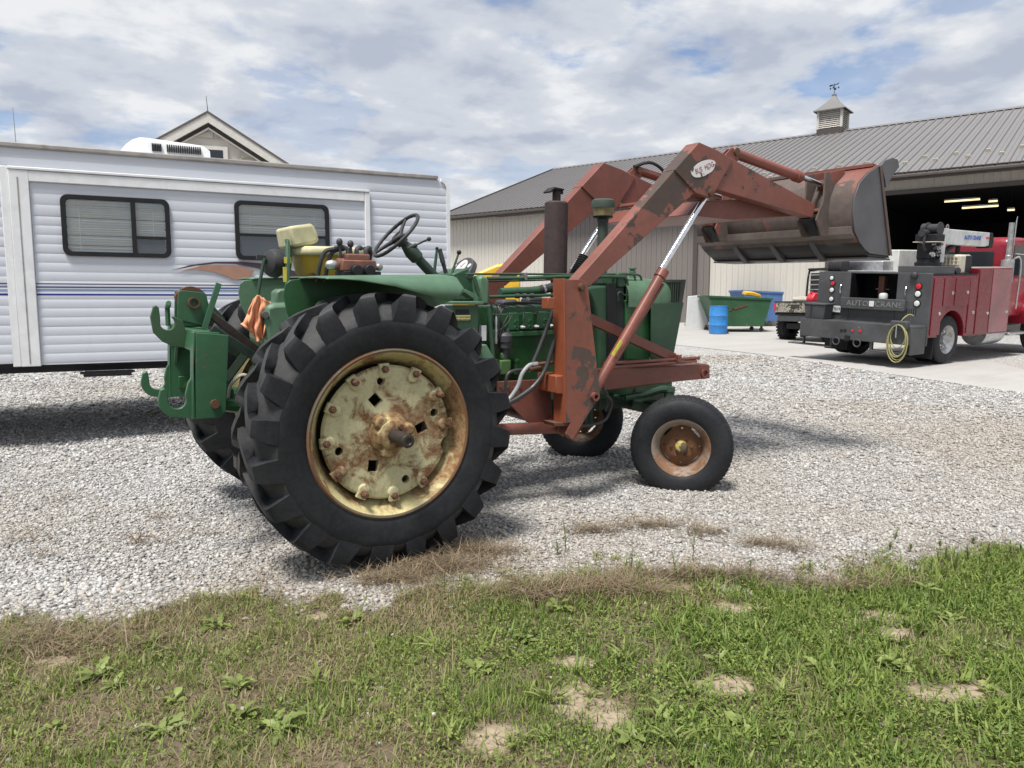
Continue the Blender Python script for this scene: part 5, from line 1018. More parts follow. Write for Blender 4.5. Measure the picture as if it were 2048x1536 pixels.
    un = [(4.464, 2.065), (4.662, 1.92), (4.98, 1.915), (4.962, 1.937), (4.681, 1.951), (4.536, 2.059)]; MB().prism([un[0], un[1], un[2], un[3], un[4], un[5]], 'y', -hw, hw).build('bottom_plate', M['bucket_dark'], bk, bevel=.002)
    MB().prism([(un[1][0] - .02, un[1][1] - .004), (un[2][0] + .012, un[2][1] - .004), (un[2][0] + .012, un[2][1] - .020), (un[1][0] - .01, un[1][1] - .020)], 'y', -hw, hw).build('cutting_edge', M['bucket_steel'], bk, bevel=.003)
    for y in (-.46, 0, .46): MB().prism([un[0], (un[0][0] + .01, un[0][1] - .035), (un[1][0] - .02, un[1][1] - .035), un[2], un[1]], 'y', y - .03, y + .03).build('rib', M['bucket_steel'], bk, bevel=.003)
    for s in (-1, 1):
        br = [(4.294, 2.645), (4.572, 2.699), (4.545, 2.548), (4.534, 2.38), (4.563, 2.249), (4.449, 2.102), (4.28, 2.094), (4.204, 2.23), (4.291, 2.408)]
        for dy in (.095, -.095): MB().prism(br, 'y', s * .59 + dy - .008, s * .59 + dy + .008).build('bucket_bracket', M['bucket'], bk, bevel=.003)
        MB().prism([(4.186, 2.248), (4.322, 2.273), (4.48, 2.116), (4.339, 2.101)], 'y', s * .59 - .06, s * .59 + .06).build('stop_pad', M['black'], bk, bevel=.004)
        for (px, zz) in ((4.413, 2.58), (4.306, 2.316)): MB().lathe([(.024, -.11), (.024, .03), (.018, .034), (.018, .05), (0, .05)], (px, s * .64, zz), (px, s * 2, zz), 14, unit=True).build('pin', M['rust'], bk)
    # curved top lip and the ear beyond it
    MB().prism([(4.737, 2.718), (4.784, 2.761), (4.9, 2.798), (4.978, 2.788), (5.009, 2.725), (4.92, 2.642), (4.828, 2.53), (4.804, 2.598)], 'y', -hw - .014, -hw + .01).build('ear', M['bucket_steel'], bk, bevel=.004); MB().prism([(4.737, 2.718), (4.784, 2.761), (4.9, 2.798), (4.978, 2.788), (5.009, 2.725), (4.92, 2.642), (4.828, 2.53), (4.804, 2.598)], 'y', hw - .01, hw + .014).build('ear', M['bucket_steel'], bk, bevel=.004)
    MB().prism([(sp[1][0] - .06, sp[1][1] + .02), (sp[1][0] + .01, sp[1][1] + .012), (sp[1][0] + .01, sp[1][1] - .004), (sp[1][0] - .06, sp[1][1] - .012)], 'y', -hw + .02, hw - .02).build('top_lip', M['bucket'], bk, bevel=.003)
    # frame along the tractor: side rails, diagonal braces, cross tube, mounting plates, pipes
    for s in (-1, 1):
        b = [(1.971, 0.979), (2.154, 0.986), (3.18, 0.979), (3.216, 0.965), (3.224, 0.852), (2.787, 0.846), (2.085, 0.82), (1.976, 0.827)]; r = MB().prism(b, 'y', s * .46, s * .34).build('side_rail', O2, T, bevel=.008)
        x, z = (3.15, 0.9); MB().pipe((x, s * .33, z), (x, s * .475, z), .040, .027, 24).build('pin_tube', O2, r)
        MB().bar(((1.86, 1.42)[0], s * .50, (1.861, 1.39)[1]), ((2.804, 1.055)[0], s * .44, (2.805, 1.046)[1]), .05, .075).build('brace', O2, T, bevel=.004)
        pl_ = [(1.132, 0.938), (1.592, 0.931), (1.621, 0.653), (1.53, 0.592), (1.395, 0.615), (1.206, 0.798), (1.133, 0.84)]; MB().prism(pl_, 'y', s * .40, s * .385).build('mount_plate', O2, T, bevel=.003)
        for q in [(1.162, 0.896), (1.222, 0.889), (1.273, 0.882), (1.325, 0.883), (1.3, 0.829)]: MB().cyl((q[0], s * .401, q[1]), (q[0], s * .41, q[1]), .012, seg=10).build('bolt', M['rust'], T)
        MB().prism([(1.478, 0.985), (1.603, 0.986), (1.606, 0.84), (1.48, 0.859)], 'y', s * .40, s * .64).build('post_arm', M['orange_bright'] if s < 0 else O2, T, bevel=.006)
        x, z = (1.623, 0.574); MB().cyl((x + .02, s * .40, z), (x + .02, s * .64, z), .055, seg=20).build('foot_tube', O2, T)
        MB().prism([(1.465, 0.645), (1.655, 0.629), (1.637, 0.604), (1.475, 0.618)], 'y', s * .50, s * .64).build('foot_plate', M['rust'], T, bevel=.003)
        MB().tube([(.85, s * .34, .62), (1.15, s * .38, .58), ((1.657, 0.562)[0], s * .45, (1.657, 0.562)[1])], .045, 12).build('thrust_tube', O2, T)
        for q0, q1 in (((2.011, 1.039), (3.061, 1.038)), ((2.012, 1.004), (3.027, 1.013))): MB().cyl((q0[0], s * .50, q0[1]), (q1[0], s * .48, q1[1]), .013, seg=10).build('hydraulic_tube', O2, T)
        x, z = (2.804, 1.045); MB().box(x - .02, x + .02, s * .49 - .03, s * .49 + .03, z - .03, z + .03).build('tube_clamp', O2, T, bevel=.004)
    MB().box(3.10, 3.2, -.34, .34, .86, .96).build('front_cross_member', O2, T, bevel=.008); MB().cyl((1.62, -.45, .60), (1.62, .45, .60), .05, seg=16).build('cross_tube', O2, T)
    # hoses drooping from the post to the valve block
    for nm, mt, r, pts in (('grey_hose', M['hose_grey'], .015, [(1.384, -0.52, 1.065), (1.324, -0.52, 1.057), (1.265, -0.52, 0.998), (1.232, -0.52, 0.914), (1.166, -0.52, 0.831), (1.104, -0.52, 0.793)]), ('hydraulic_hose', M['hose'], .017, [(1.542, -0.54, 1.272), (1.504, -0.54, 1.164), (1.45, -0.54, 1.02), (1.356, -0.54, 0.909), (1.221, -0.54, 0.83), (1.096, -0.54, 0.782)]), ('hydraulic_hose', M['hose'], .012, [(1.337, -0.5, 1.025), (1.218, -0.5, 1.024), (1.151, -0.5, 0.988), (1.136, -0.5, 0.852), (1.108, -0.5, 0.797)]), ('hydraulic_hose', M['hose'], .016, [(1.556, -0.5, 1.496), (1.514, -0.5, 1.38), (1.463, -0.5, 1.265), (1.409, -0.5, 1.146), (1.367, -0.5, 1.064)]), ('hydraulic_hose', M['hose'], .012, [(2.054, -0.5, 0.791), (2.105, -0.5, 0.748), (2.107, -0.5, 0.689), (2.05, -0.5, 0.594), (1.904, -0.5, 0.568), (1.761, -0.5, 0.572)]), ('hydraulic_hose', M['hose'], .014, [(2.049, -0.46, 0.846), (2.096, -0.46, 0.783), (2.118, -0.46, 0.718), (2.09, -0.46, 0.656)])):
        MB().tube(pts, r, 10, smooth=6).build(nm, mt, T)
    MB().cyl(*[(1.397, -0.5, 1.063), (1.61, -0.5, 1.068)], .013, seg=10).build('hydraulic_tube', O2, T); MB().cyl(*[(1.37, -0.45, 1.019), (1.475, -0.45, 1.021)], .020, seg=12).build('hose_fitting', M['rust'], T); MB().cyl(*[(1.349, -0.52, 1.061), (1.393, -0.52, 1.067)], .0185, seg=12).build('hose_ferrule', M['alu'], T)
    x, z = (1.108, 0.775); MB().lathe([(.03, -.03), (.035, .0), (.03, .05), (.02, .06)], (x, -.46, z), (x, -1, z), 12, unit=True).build('quick_coupler', M['galv'], T)
M['post'] = chipped('post_orange', (.24, .080, .052), (.085, .068, .060), .80, 3.4, .55, .2, 1.0, (.10, .06, .045), .35, (2.3, 5.1, .7))
M['cylpaint'] = chipped('cylinder_orange', (.245, .078, .055), (.09, .055, .045), .36, 5, .4, .25, .8, (.09, .05, .04), .35)
def oval():
    t = NT('worn_white_decal'); k = t.ramp(t.noise(13, 6, .6, dist=.4), (.55, 0), (.565, 1)); t.set(col=t.mix(k, (.70, .69, .68), (.085, .068, .062)), rough=.6); return t.m
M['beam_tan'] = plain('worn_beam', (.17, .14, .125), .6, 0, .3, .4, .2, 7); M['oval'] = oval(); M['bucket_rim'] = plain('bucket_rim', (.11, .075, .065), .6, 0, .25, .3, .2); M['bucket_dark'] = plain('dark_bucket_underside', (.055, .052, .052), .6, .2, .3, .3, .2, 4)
make_loader()
# ---- quick-coupler hitch at the back
def make_hitch():
    H = M['green_hitch']; x0 = -1.0
    for s in (-1, 1):
        y0 = s * .475
        leg = [(-0.89, 1.356), (-0.781, 1.334), (-0.846, 0.841), (-0.974, 0.852), (-0.983, 0.881)]
        l = MB(); xr, xf = -.905, -.76; zt, zb = 1.345, .855
        l.prism([(xr, zt), (xf + .03, zt - .02), (xf, zb + .03), (xf - .03, zb), (xr - .02, zb)], 'y', y0 - .05 if s < 0 else y0 + .05, y0 - .035 if s < 0 else y0 + .035); l.prism([(xr - .004, zt - .002), (xf + .028, zt - .022), (xf - .002, zb + .03), (xf - .03, zb + .001), (xr - .024, zb + .001)], 'y', y0 + .035 if s < 0 else y0 - .035, y0 + .05 if s < 0 else y0 - .05)
        p = l.build('hitch_leg', H, T, bevel=.003)
        MB().prism([(xr - .014, zt), (xr, zt), (xr - .016, zb + .3), (xr - .022, zb), (xr - .036, zb)], 'y', y0 - .05, y0 + .05).build('leg_web', H, p, bevel=.003)
        # lower hook: a J plate reaching back and up
        c = Vector((xr - .105, 0, zb + .105)); hk = [(xr - .02, zb + .24), (xr - .045, zb + .20), (xr - .06, zb + .14)] + arc(c.x, c.z, .047, 20, -190, 10) + [(c.x - .05, zb + .165), (c.x - .062, zb + .18), (c.x - .085, zb + .17)] + arc(c.x, c.z, .098, 160, 270, 8) + [(xr - .02, zb - .002)]
        MB().prism(hk, 'y', y0 - .022 - .02 * s, y0 + .012 - .02 * s).build('lower_hook', H, p, bevel=.004)
        MB().cyl((xf - .06, y0 - .07 * 1, zb + .08), (xf - .06, y0 + .07, zb + .08), .025, seg=14).build('hitch_pin', M['rust'], p)
        # lift arm to the rockshaft and lower link
        MB().tube([(-.83, s * .40, .92), (-.5, s * .36, .86), (-.1, s * .30, .72)], [.04, .045], 8).build('lower_link', M['green_oily_shade'], T); MB().bar((-.80, s * .40, 1.36), (-.45, s * .42, 1.10), .03, .05).build('lift_link', M['blackgreen'], T, bevel=.004)
        MB().bar((-.38, s * .30, 1.25), (-.60, s * .42, .92), .035, .055).build('lift_arm', M['blackgreen'], T, bevel=.004)
        MB().box(-.88, -.74, y0 - .045 if s > 0 else y0 + .06, y0 - .06 if s > 0 else y0 + .045, zb + .06, zb + .14).build('check_plate', M['green_oily_shade'], T, bevel=.004)
    # top beam, upright and top hook
    b = MB(); b.prism([(-.925, 1.235), (-.78, 1.215), (-.76, 1.335), (-.905, 1.352)], 'y', -.44, .44); t = b.build('hitch_beam', H, T, bevel=.005)
    for s in (-1, 1): MB().prism([(s * .44, 1.24), (s * .30, 1.24), (s * .44, 1.06)], 'x', -.90, -.885).build('gusset', H, t)
    u = MB(); u.prism([(-.06, 1.35), (.06, 1.35), (.055, 1.50), (-.055, 1.50)], 'x', -.905, -.76); u.build('mast', H, t, bevel=.01)
    for yy in (-.075, .060): MB().prism([(-.935, 1.40), (-.80, 1.36), (-.74, 1.44), (-.77, 1.56), (-.90, 1.575), (-.925, 1.57)], 'y', yy, yy + .015).build('mast_plate', H, t, bevel=.003)
    MB().pipe((-.84, -.10, 1.50), (-.84, .10, 1.50), .034, .024, 20).build('top_pin', M['rust'], t)
    MB().prism(arc(-.845, 1.50, .10, 160, 20, 12) + [(-.77, 1.44), (-.90, 1.44)], 'y', -.02, .02).build('link_eye', M['rust'], t, bevel=.003)
    hk = [(-.90, 1.30), (-.93, 1.40), (-.975, 1.425)] + arc(-1.01, 1.385, .04, 60, -200, 10) + [(-1.048, 1.42), (-1.052, 1.475), (-1.066, 1.49), (-1.082, 1.482), (-1.10, 1.42), (-1.088, 1.33), (-1.04, 1.275), (-.98, 1.245), (-.90, 1.235)]
    MB().prism(hk, 'y', -.225, -.195).build('top_hook', M['hookdark'], t, bevel=.004)
    MB().tube([(-.985, -.04, 1.36), (-.985, -.04, 1.47), (-.985, -.12, 1.50)], .016, 6).build('latch', H, t)
    MB().bar((-.80, -.16, 1.34), (-.70, -.13, 1.62), .035, .016, (0, 1, 0)).build('release_handle', H, t, bevel=.003)
    MB().prism([(-.74, 1.40), (-.62, 1.33), (-.64, 1.40), (-.72, 1.50)], 'y', .05, .065).build('link_plate', M['green'], T, bevel=.003)
    MB().bar((-.82, 0, 1.50), (-.40, 0, 1.14), .04, .05).build('top_link', M['axle'], T, bevel=.006)
    MB().tube([(-.72, -.36, .90), (-.70, -.38, 1.02), (-.63, -.40, 1.08), (-.56, -.40, 1.02)], .010, 6, smooth=5).build('hydraulic_hose', M['offwhite'], T)
    for k in range(2): MB().tube([(-.64 + .03 * k, -.38, .84), (-.66 + .03 * k, -.40, .98), (-.60 + .03 * k, -.42, 1.08), (-.5, -.42, 1.12)], .014, 6, smooth=5).build('hydraulic_hose', M['hose'], T)
    MB().lathe([(.05, 0), (.05, .06), (.03, .08), (.02, .12), (0, .12)], (-.72, -.30, .92), (-.72, -.30, 2), 14, unit=True).build('remote_coupler', M['green'], T)
    MB().box(-.62, -.3, -.05, .05, .42, .50).build('drawbar', M['axle'], T, bevel=.006)
M['hookdark'] = chipped('hook_paint', (.035, .09, .04), (.05, .038, .034), .5, 6, .55, .25, .6, (.09, .05, .035), .3)
make_hitch()
# ---- the orange rag hanging on the lamp stalk (a thing of its own)
def make_rag():
    c = (-0.479, 1.552); rag = MB(); rows = []; rr = random.Random(5)
    pts = [(-0.479, 1.555), (-0.398, 1.502), (-0.439, 1.401), (-0.453, 1.252), (-0.515, 1.248), (-0.592, 1.378), (-0.521, 1.511)]
    top = [(-0.505, -0.17, 1.533), (-0.485, -0.17, 1.558), (-0.464, -0.17, 1.552), (-0.434, -0.17, 1.533), (-0.398, -0.17, 1.508)]; mid = [(-0.544, -0.17, 1.449), (-0.513, -0.17, 1.458), (-0.483, -0.17, 1.464), (-0.446, -0.17, 1.458), (-0.405, -0.17, 1.47)]; low = [(-0.574, -0.17, 1.387), (-0.539, -0.17, 1.355), (-0.502, -0.17, 1.364), (-0.465, -0.17, 1.37), (-0.429, -0.17, 1.401)]; bot = [(-0.592, -0.17, 1.378), (-0.536, -0.17, 1.336), (-0.493, -0.17, 1.263), (-0.462, -0.17, 1.275), (-0.445, -0.17, 1.312)]
    L = [top, mid, low, bot]; n, m = 26, 22
    for i in range(n):
        u = i / (n - 1) * 3; a = min(int(u), 2); f = u - a; row = []
        for j in range(m):
            v = j / (m - 1) * 4; b = min(int(v), 3); g_ = v - b
            p = [(L[a][b][k] * (1 - g_) + L[a][b + 1][k] * g_) * (1 - f) + (L[a + 1][b][k] * (1 - g_) + L[a + 1][b + 1][k] * g_) * f for k in range(3)]
            w = .016 * math.sin(v * 3.6 + u * 1.1) + .010 * math.sin(v * 7.7 - u * 2.3) + .006 * math.sin(u * 6 + v * 2)
            row.append((p[0] + w * .4, p[1] + w * (.5 + u * .35) - .03, p[2] + .004 * math.sin(v * 5)))
        rows.append(row)
    rag.grid(rows); o = rag.build('rag', M['cloth'], None, smooth=180, solid=.006); return tag(o, 'crumpled orange shop rag hung over the stalk behind the tractor seat', 'rag')
make_rag()

# ------------------------------------------------------------------ red service truck with crane
K = thing('service_truck', 'red crane service truck with black utility bed, backed up by the open barn door', 'truck', (12.797, 4.307, .293), (R(2.6), R(-1.5), R(2.4)))
def truck():
    r, k = M['red'], M['truckblack']
    def bx(n, x0, x1, y0, y1, z0, z1, m, par=K, bevel=.01): return MB().box(x0, x1, y0, y1, z0, z1).build(n, m, par, bevel=bevel)
    W = 1.2
    # bed: side boxes, rear wall around an open bay, floor
    side = [(0, .56), (.36, .55)] + arc(.87, .52, .54, 172, 8, 14) + [(1.40, .52), (3.3, .50), (3.3, 1.78), (1.80, 1.78), (1.80, 1.75), (0, 1.75)]
    for s in (-1, 1):
        b = MB().prism(side, 'y', s * .72, s * W).build('side_box', r, K, bevel=.012)
        y0, y1 = sorted((s * (W + .001), s * (W + .016)))
        for (a, c, z0, z1) in ((.05, .40, .60, 1.70), (.44, .84, 1.16, 1.70), (.88, 1.44, 1.16, 1.70), (1.46, 1.74, .58, 1.70), (1.82, 2.36, .54, 1.86), (2.40, 3.26, .54, 1.86)):
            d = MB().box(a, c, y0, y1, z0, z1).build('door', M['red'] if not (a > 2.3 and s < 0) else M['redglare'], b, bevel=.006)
            hx = c - .07 if a < 2 else c - .12; hz = z0 + .42 if a < .1 or a > 1.4 else (z0 + z1) / 2 - .02
            MB().lathe([(.035, -.002), (.035, .008), (.02, .012), (.02, .022), (0, .022)], (hx, s * (W + .015), hz), (hx, s * 3, hz), 16, unit=True).build('handle', M['chrome'], d)
        bx('tall_box', 1.80, 3.3, *sorted((s * .72, s * (W - .002))), 1.782, 1.885, r, b)
        bx('top_rail', .0, 1.78, *sorted((s * .70, s * W)), 1.752, 1.775, M['black'], b, .004)
    # rear face of the bed
    rl = [(1.286, 1.741), (0.485, 1.827), (0.433, 0.798), (1.184, 0.747)]; rr_ = [(-0.508, 1.909), (-1.183, 1.859), (-1.194, 0.423), (-0.548, 0.664)]
    yl, yr = [(0.469, 1.631), (-0.531, 1.655)][0][0], [(0.469, 1.631), (-0.531, 1.655)][1][0]; ztop = 1.80
    wl = bx('rear_wall', -.035, .0, yl, W + .01, .62, ztop, k, K, .01); wr = bx('rear_wall', -.035, .0, -W - .005, yr, .40, ztop + .0, k, K, .01)
    bx('tail_base', -.03, .0, yr, yl, .62, [(-0.077, 1.26)][0][1], k)
    bx('bed_floor', .0, 3.3, -.72, .72, .85, .98, k); bx('bed_front', 3.25, 3.3, -.72, .72, .98, 1.78, k); bx('bay_roof', -.02, .9, yr, yl, ztop - .03, ztop, k)
    bx('bay_back', .9, .93, -.72, .72, .98, ztop - .03, M['black'])
    bx('bay_lining', .0, .9, .70, .719, .98, ztop - .04, M['black']); bx('bay_lining', .0, .9, -.719, -.70, .98, ztop - .04, M['black'])
    bx('red_edge', .0, .12, W + .012, W + .03, .95, 1.72, M['redbright'])
    p = [(-0.041, 1.724), (-0.082, 1.241)]; MB().box(.25, .37, p[0][0] - .06, p[0][0] + .06, .98, 1.72).build('steel_post', M['rust'], K, bevel=.006); MB().cyl((.31, p[0][0] - .14, 1.45), (.31, p[0][0] + .14, 1.45), .012, seg=8).build('post_pin', M['steel'], K)
    MB().lathe([(.08, 0), (.085, .02), (.085, .10), (.07, .13), (.02, .14), (0, .14)], (.10, [(-0.193, 1.286)][0][0], [(-0.197, 1.246)][0][1]), (.10, [(-0.193, 1.286)][0][0], 5), 18, unit=True).build('canister', M['whiteplastic'], K)
    MB().tube([(.12, -.35, 1.05), (.2, -.45, 1.25), (.15, -.62, 1.35), (.1, -.66, 1.1)], .014, 8, smooth=6).build('cable', M['hose'], K)
    # lettered tail plate
    t = [(0.614, 1.274), (-0.751, 1.273), (-0.761, 1.05), (0.595, 1.044)]; tp = MB().prism([t[0], t[1], t[2], t[3]], 'x', -.12, -.04).build('tail_plate', k, K, bevel=.008)
    cy = sum(q[0] for q in t) / 4; cz = sum(q[1] for q in t) / 4
    for tx, dy in (('AUTO', .30), ('CRANE', -.36)): text_mesh('lettering', tx, .155, M['worn_letter'], tp, (-.123, cy + dy, cz), (R(90), 0, R(-90)), .003, 0, 1.12, 1.05, .002)
    bx('plate_lamp', -.135, -.12, cy - .06, cy + .04, cz - .05, cz + .06, M['lightwhite'], tp, .004)
    # lamps, handles, plate
    for (px, m_, rad) in (([(-0.963, 1.544)][0], 'lightred', .058), ([(-0.961, 1.397)][0], 'lightwhite', .06), ([(-0.959, 1.213)][0], 'lightwhite', .06), ([(0.862, 1.548)][0], 'lightred', .05), ([(0.874, 1.41)][0], 'lightwhite', .052), ([(0.87, 1.219)][0], 'lightwhite', .052), ([(0.894, 1.664)][0], 'lightwhite', .045)):
        l = MB().lathe([(rad * 1.2, 0), (rad * 1.2, .012), (rad, .016)], (-.035, px[0], px[1]), (-1, px[0], px[1]), 24, unit=True).build('lamp_ring', M['black'], K); MB().lathe([(rad, .008), (rad * .8, .026), (0, .034)], (-.035, px[0], px[1]), (-1, px[0], px[1]), 24, unit=True).build('tail_lamp', M[m_], K)
    for q in ([(0.655, 1.439)][0], [(-0.733, 1.427)][0]): MB().tube([(-.03, q[0], q[1] + .08), (-.075, q[0], q[1] + .07), (-.075, q[0], q[1] - .07), (-.03, q[0], q[1] - .08)], .011, 8, smooth=3).build('grab_handle', M['chrome'], K)
    q = [(0.94, 1.077), (0.636, 1.082), (0.637, 0.945), (0.93, 0.949)]; pl = MB().prism(q, 'x', -.06, -.05).build('licence_plate', M['decal_white'], K, bevel=.003)
    text_mesh('lettering', 'PAF 7019', .085, M['black'], pl, (-.0625, sum(a[0] for a in q) / 4, sum(a[1] for a in q) / 4), (R(90), 0, R(-90)), .001, 0, 1, .85, .001)
    q = [(-0.861, 1.749)][0]; MB().lathe([(.07, 0), (.07, .05), (.05, .07), (0, .08)], (-.03, q[0], q[1]), (-1, q[0], q[1]), 18, unit=True).build('work_lamp', M['blackplastic'], K)
    for i in range(5): q = [(-0.857, 1.043)][0]; bx('vent_slot', -.041, -.036, q[0] - .10 + i * .045, q[0] - .085 + i * .045, q[1] - .06, q[1] + .06, M['black'], wr, .001)
    # step bumper
    bz = .80; bb = MB(); bb.box(-.55, -.04, -1.18, 1.22, bz - .05, bz); b = bb.build('step_bumper', k, K, bevel=.008)
    bx('bumper_face', -.575, -.55, -1.18, 1.22, bz - .36, bz + .012, k, b); bx('bumper_end', -.56, -.04, 1.19, 1.225, bz - .40, bz - .051, k, b); bx('bumper_end', -.56, -.04, -1.185, -1.15, bz - .55, bz - .051, k, b)
    bx('step', -.50, -.30, .50, 1.55, .24, .27, k, b); bx('step', -.62, -.40, -1.1, -.35, .26, .29, k, b)
    for yy in (.55, 1.2): bx('step_hanger', -.46, -.40, yy - .02, yy + .02, .26, bz - .3, k, b)
    for yy in (-.38, -1.08): bx('step_hanger', -.54, -.48, yy - .03, yy + .03, .28, bz - .3, k, b)
    for q in ([(0.244, 0.619)][0], [(0.167, 0.626)][0], [(0.003, 0.638)][0], [(-0.158, 0.641)][0]): MB().lathe([(.03, 0), (.03, .01), (0, .014)], (-.575, q[0], q[1]), (-2, q[0], q[1]), 14, unit=True).build('marker_lamp', M['lightred' if q[0] < [(0.058, 0.634)][0][0] else 'black'], b)
    for dy in (.16, -.30):
        n = 20; c = Vector((-.60, .18 + dy, .40)); MB().tube([c + Vector((0, .075 * math.cos(2 * math.pi * i / n), .075 * math.sin(2 * math.pi * i / n))) for i in range(n + 1)], .014, 8, False).build('tow_ring', M['charcoal'], b)
    bx('receiver', -.60, -.2, .05, .16, .42, .53, M['black'], b, .004)
    # mud flaps and wheels
    for s in (-1, 1): bx('mud_flap', .28, .30, *sorted((s * .62, s * 1.17)), .12, .60, M['rubber'], K, .004)
    def wheel(x, y, rad, wd, s, par=K):
        w = MB().lathe([(.29, .0), (rad * .80, -.01), (rad * .95, .02), (rad, .05), (rad, wd - .05), (rad * .95, wd - .02), (rad * .8, wd), (.29, wd)], (0, 0, 0), (0, s, 0), 40, unit=True, closed=True).build('wheel', M['rubber'], par, loc=(x, y, rad - .01)); MB().lathe([(.30, -.02 + wd), (.285, wd + .0), (.25, wd - .03), (.20, wd - .10), (.11, wd - .11), (.10, wd - .03), (.06, wd - .02), (0, wd - .02)], (0, 0, 0), (0, s, 0), 32, unit=True, closed=True).build('rim', M['dullalu'], w); 
        for i in range(8): a = i * math.pi / 4; MB().cyl((.155 * math.cos(a), s * (wd - .11), .155 * math.sin(a)), (.155 * math.cos(a), s * (wd - .07), .155 * math.sin(a)), .016, seg=6).build('lug_nut', M['chrome'], w)
        return w
    for s in (-1, 1): wheel(.87, s * .90, .485, .25, s); wheel(.87, s * .62, .485, .25, s)
    for s in (-1, 1): wheel(5.15, s * .88, .485, .27, s)
    bx('chassis_rail', -.2, 7, .36, .44, .52, .80, M['black']); bx('chassis_rail', -.2, 7, -.44, -.36, .52, .80, M['black']); MB().cyl((.87, -.7, .48), (.87, .7, .48), .09, seg=14).build('rear_axle', M['black'], K)
    MB().lathe([(.0, 0), (.26, .02), (.27, .06), (.27, .86), (.26, .9), (0, .92)], (2.55, -.86, .50), (4, -.86, .50), 24, unit=True).build('fuel_tank', M['alu'], K); bx('cab_step', 3.5, 4.3, -1.18, -.8, .42, .48, M['alu'])
    # cab, hood and front fender
    cab = MB(); cab.prism([(3.50, .80), (5.05, .80), (5.25, 1.62), (4.85, 2.42), (4.6, 2.55), (3.62, 2.55), (3.50, 2.45)], 'y', -.98, .98); c = cab.build('cab', M['red_cab'], K, bevel=.10); c.modifiers['bevel'].segments = 4
    bx('rear_window', 3.488, 3.499, -.70, .70, 1.80, 2.25, M['glass'], c, .03); MB().prism([(3.75, 1.72), (4.95, 1.70), (4.72, 2.36), (3.75, 2.38)], 'y', -.995, -.982).build('side_window', M['glass'], c, bevel=.004)
    MB().prism([(3.8, .9), (4.9, .9), (5.0, 1.66), (3.72, 1.66)], 'y', -.992, -.981).build('cab_door', M['red_cab'], c, bevel=.01)
    h = MB(); h.prism([(5.05, .95), (6.9, .95), (6.95, 1.35), (6.6, 1.58), (5.2, 1.68)], 'y', -.80, .80); h.build('hood', M['red_cab'], K, bevel=.08)
    for s in (-1, 1): MB().prism([(4.52, .62)] + arc(5.15, .50, .66, 165, 15, 14) + [(5.85, .66), (5.95, 1.0)] + arc(5.15, .52, .86, 30, 150, 14) + [(4.40, .9)], 'y', *sorted((s * .70, s * 1.19))).build('front_fender', M['red_cab'], K, bevel=.05)
    bx('marker_lamp', 4.46, 4.58, -1.215, -1.19, 1.0, 1.05, M['amber'], K, .01)
    # exhaust stack behind the cab with its heat shield, mirror arms
    e = MB().lathe([(.055, .9), (.055, 1.55), (.13, 1.56), (.13, 2.05), (.06, 2.07), (.06, 2.15), (.052, 2.16), (.052, 2.85), (.046, 2.85), (.046, 2.2)], (3.40, -1.03, 0), (3.40, -1.03, 1), 24, unit=True).build('exhaust_stack', M['galv'], K); MB().prism([(-.10, 2.10), (-.10, 2.85), (-.06, 2.98), (-.085, 2.10)], 'y', -1.13, -1.12).build('heat_shield', M['alu'], K, loc=(3.46, 0, 0))
    MB().tube([(3.6, -1.0, 2.05), (3.65, -1.18, 2.05), (3.65, -1.18, 1.0)], .018, 8, smooth=4).build('grab_rail', M['alu'], K)
    MB().tube([(4.95, -1.0, 2.15), (4.95, -1.45, 2.2), (4.95, -1.45, 1.6), (4.95, -1.0, 1.6)], .016, 8).build('mirror_arm', M['alu'], K); bx('mirror', 4.93, 4.98, -1.60, -1.35, 1.62, 2.1, M['black'], K, .03)
    # crane: turret, winch, post and boom
    q0 = [(-0.161, 1.922), (0.814, 1.921)]; cx = .42; cy = -.86
    bx('crane_platform', .0, .86, -1.17, -.50, 1.776, 1.93, k); tb = MB().lathe([(.24, 1.93), (.24, 2.0), (.20, 2.01), (.20, 2.06)], (cx, cy, 0), (cx, cy, 1), 28, unit=True).build('turntable', M['black'], K)
    m = MB(); m.box(cx - .17, cx + .17, cy - .12, cy + .16, 2.06, 2.36); m.build('crane_mount', M['black'], K, bevel=.02)
    rr = random.Random(2)
    for i in range(26): a = Vector((cx - .14 + rr.uniform(-.06, .20), cy - .14 + rr.uniform(-.04, .02), 2.12 + rr.uniform(0, .32))); MB().lathe([(.03, 0), (.03, .03), (.018, .035), (.018, .06), (0, .06)], a, a + Vector((-.3 * rr.random(), -1, rr.uniform(-.3, .3))), 8, unit=True).build('valve_fitting', (M['steel'], M['blackplastic'], M['alu'])[i % 3], K)
    pst = MB(); pst.prism([(cx + .12, 2.0), (cx + .27, 2.0), (cx + .27, 2.42), (cx + .34, 2.66), (cx + .05, 2.66), (cx - .02, 2.5), (cx + .06, 2.40), (cx + .12, 2.3)], 'y', cy - .17, cy - .15); pst.build('crane_post', M['boomwhite'], K, bevel=.006)
    MB().prism([(cx + .12, 2.0), (cx + .27, 2.0), (cx + .27, 2.42), (cx + .34, 2.66), (cx + .05, 2.66), (cx - .02, 2.5), (cx + .06, 2.40), (cx + .12, 2.3)], 'y', cy + .13, cy + .15).build('crane_post', M['boomwhite'], K, bevel=.006)
    bm = MB(); bm.prism([(cx + .06, 2.36), (cx + .1, 2.66), (cx + 2.15, 2.62), (cx + 2.2, 2.36), (cx + 2.0, 2.33)], 'y', cy - .12, cy + .12); B = bm.build('crane_boom', M['boomwhite'], K, bevel=.012)
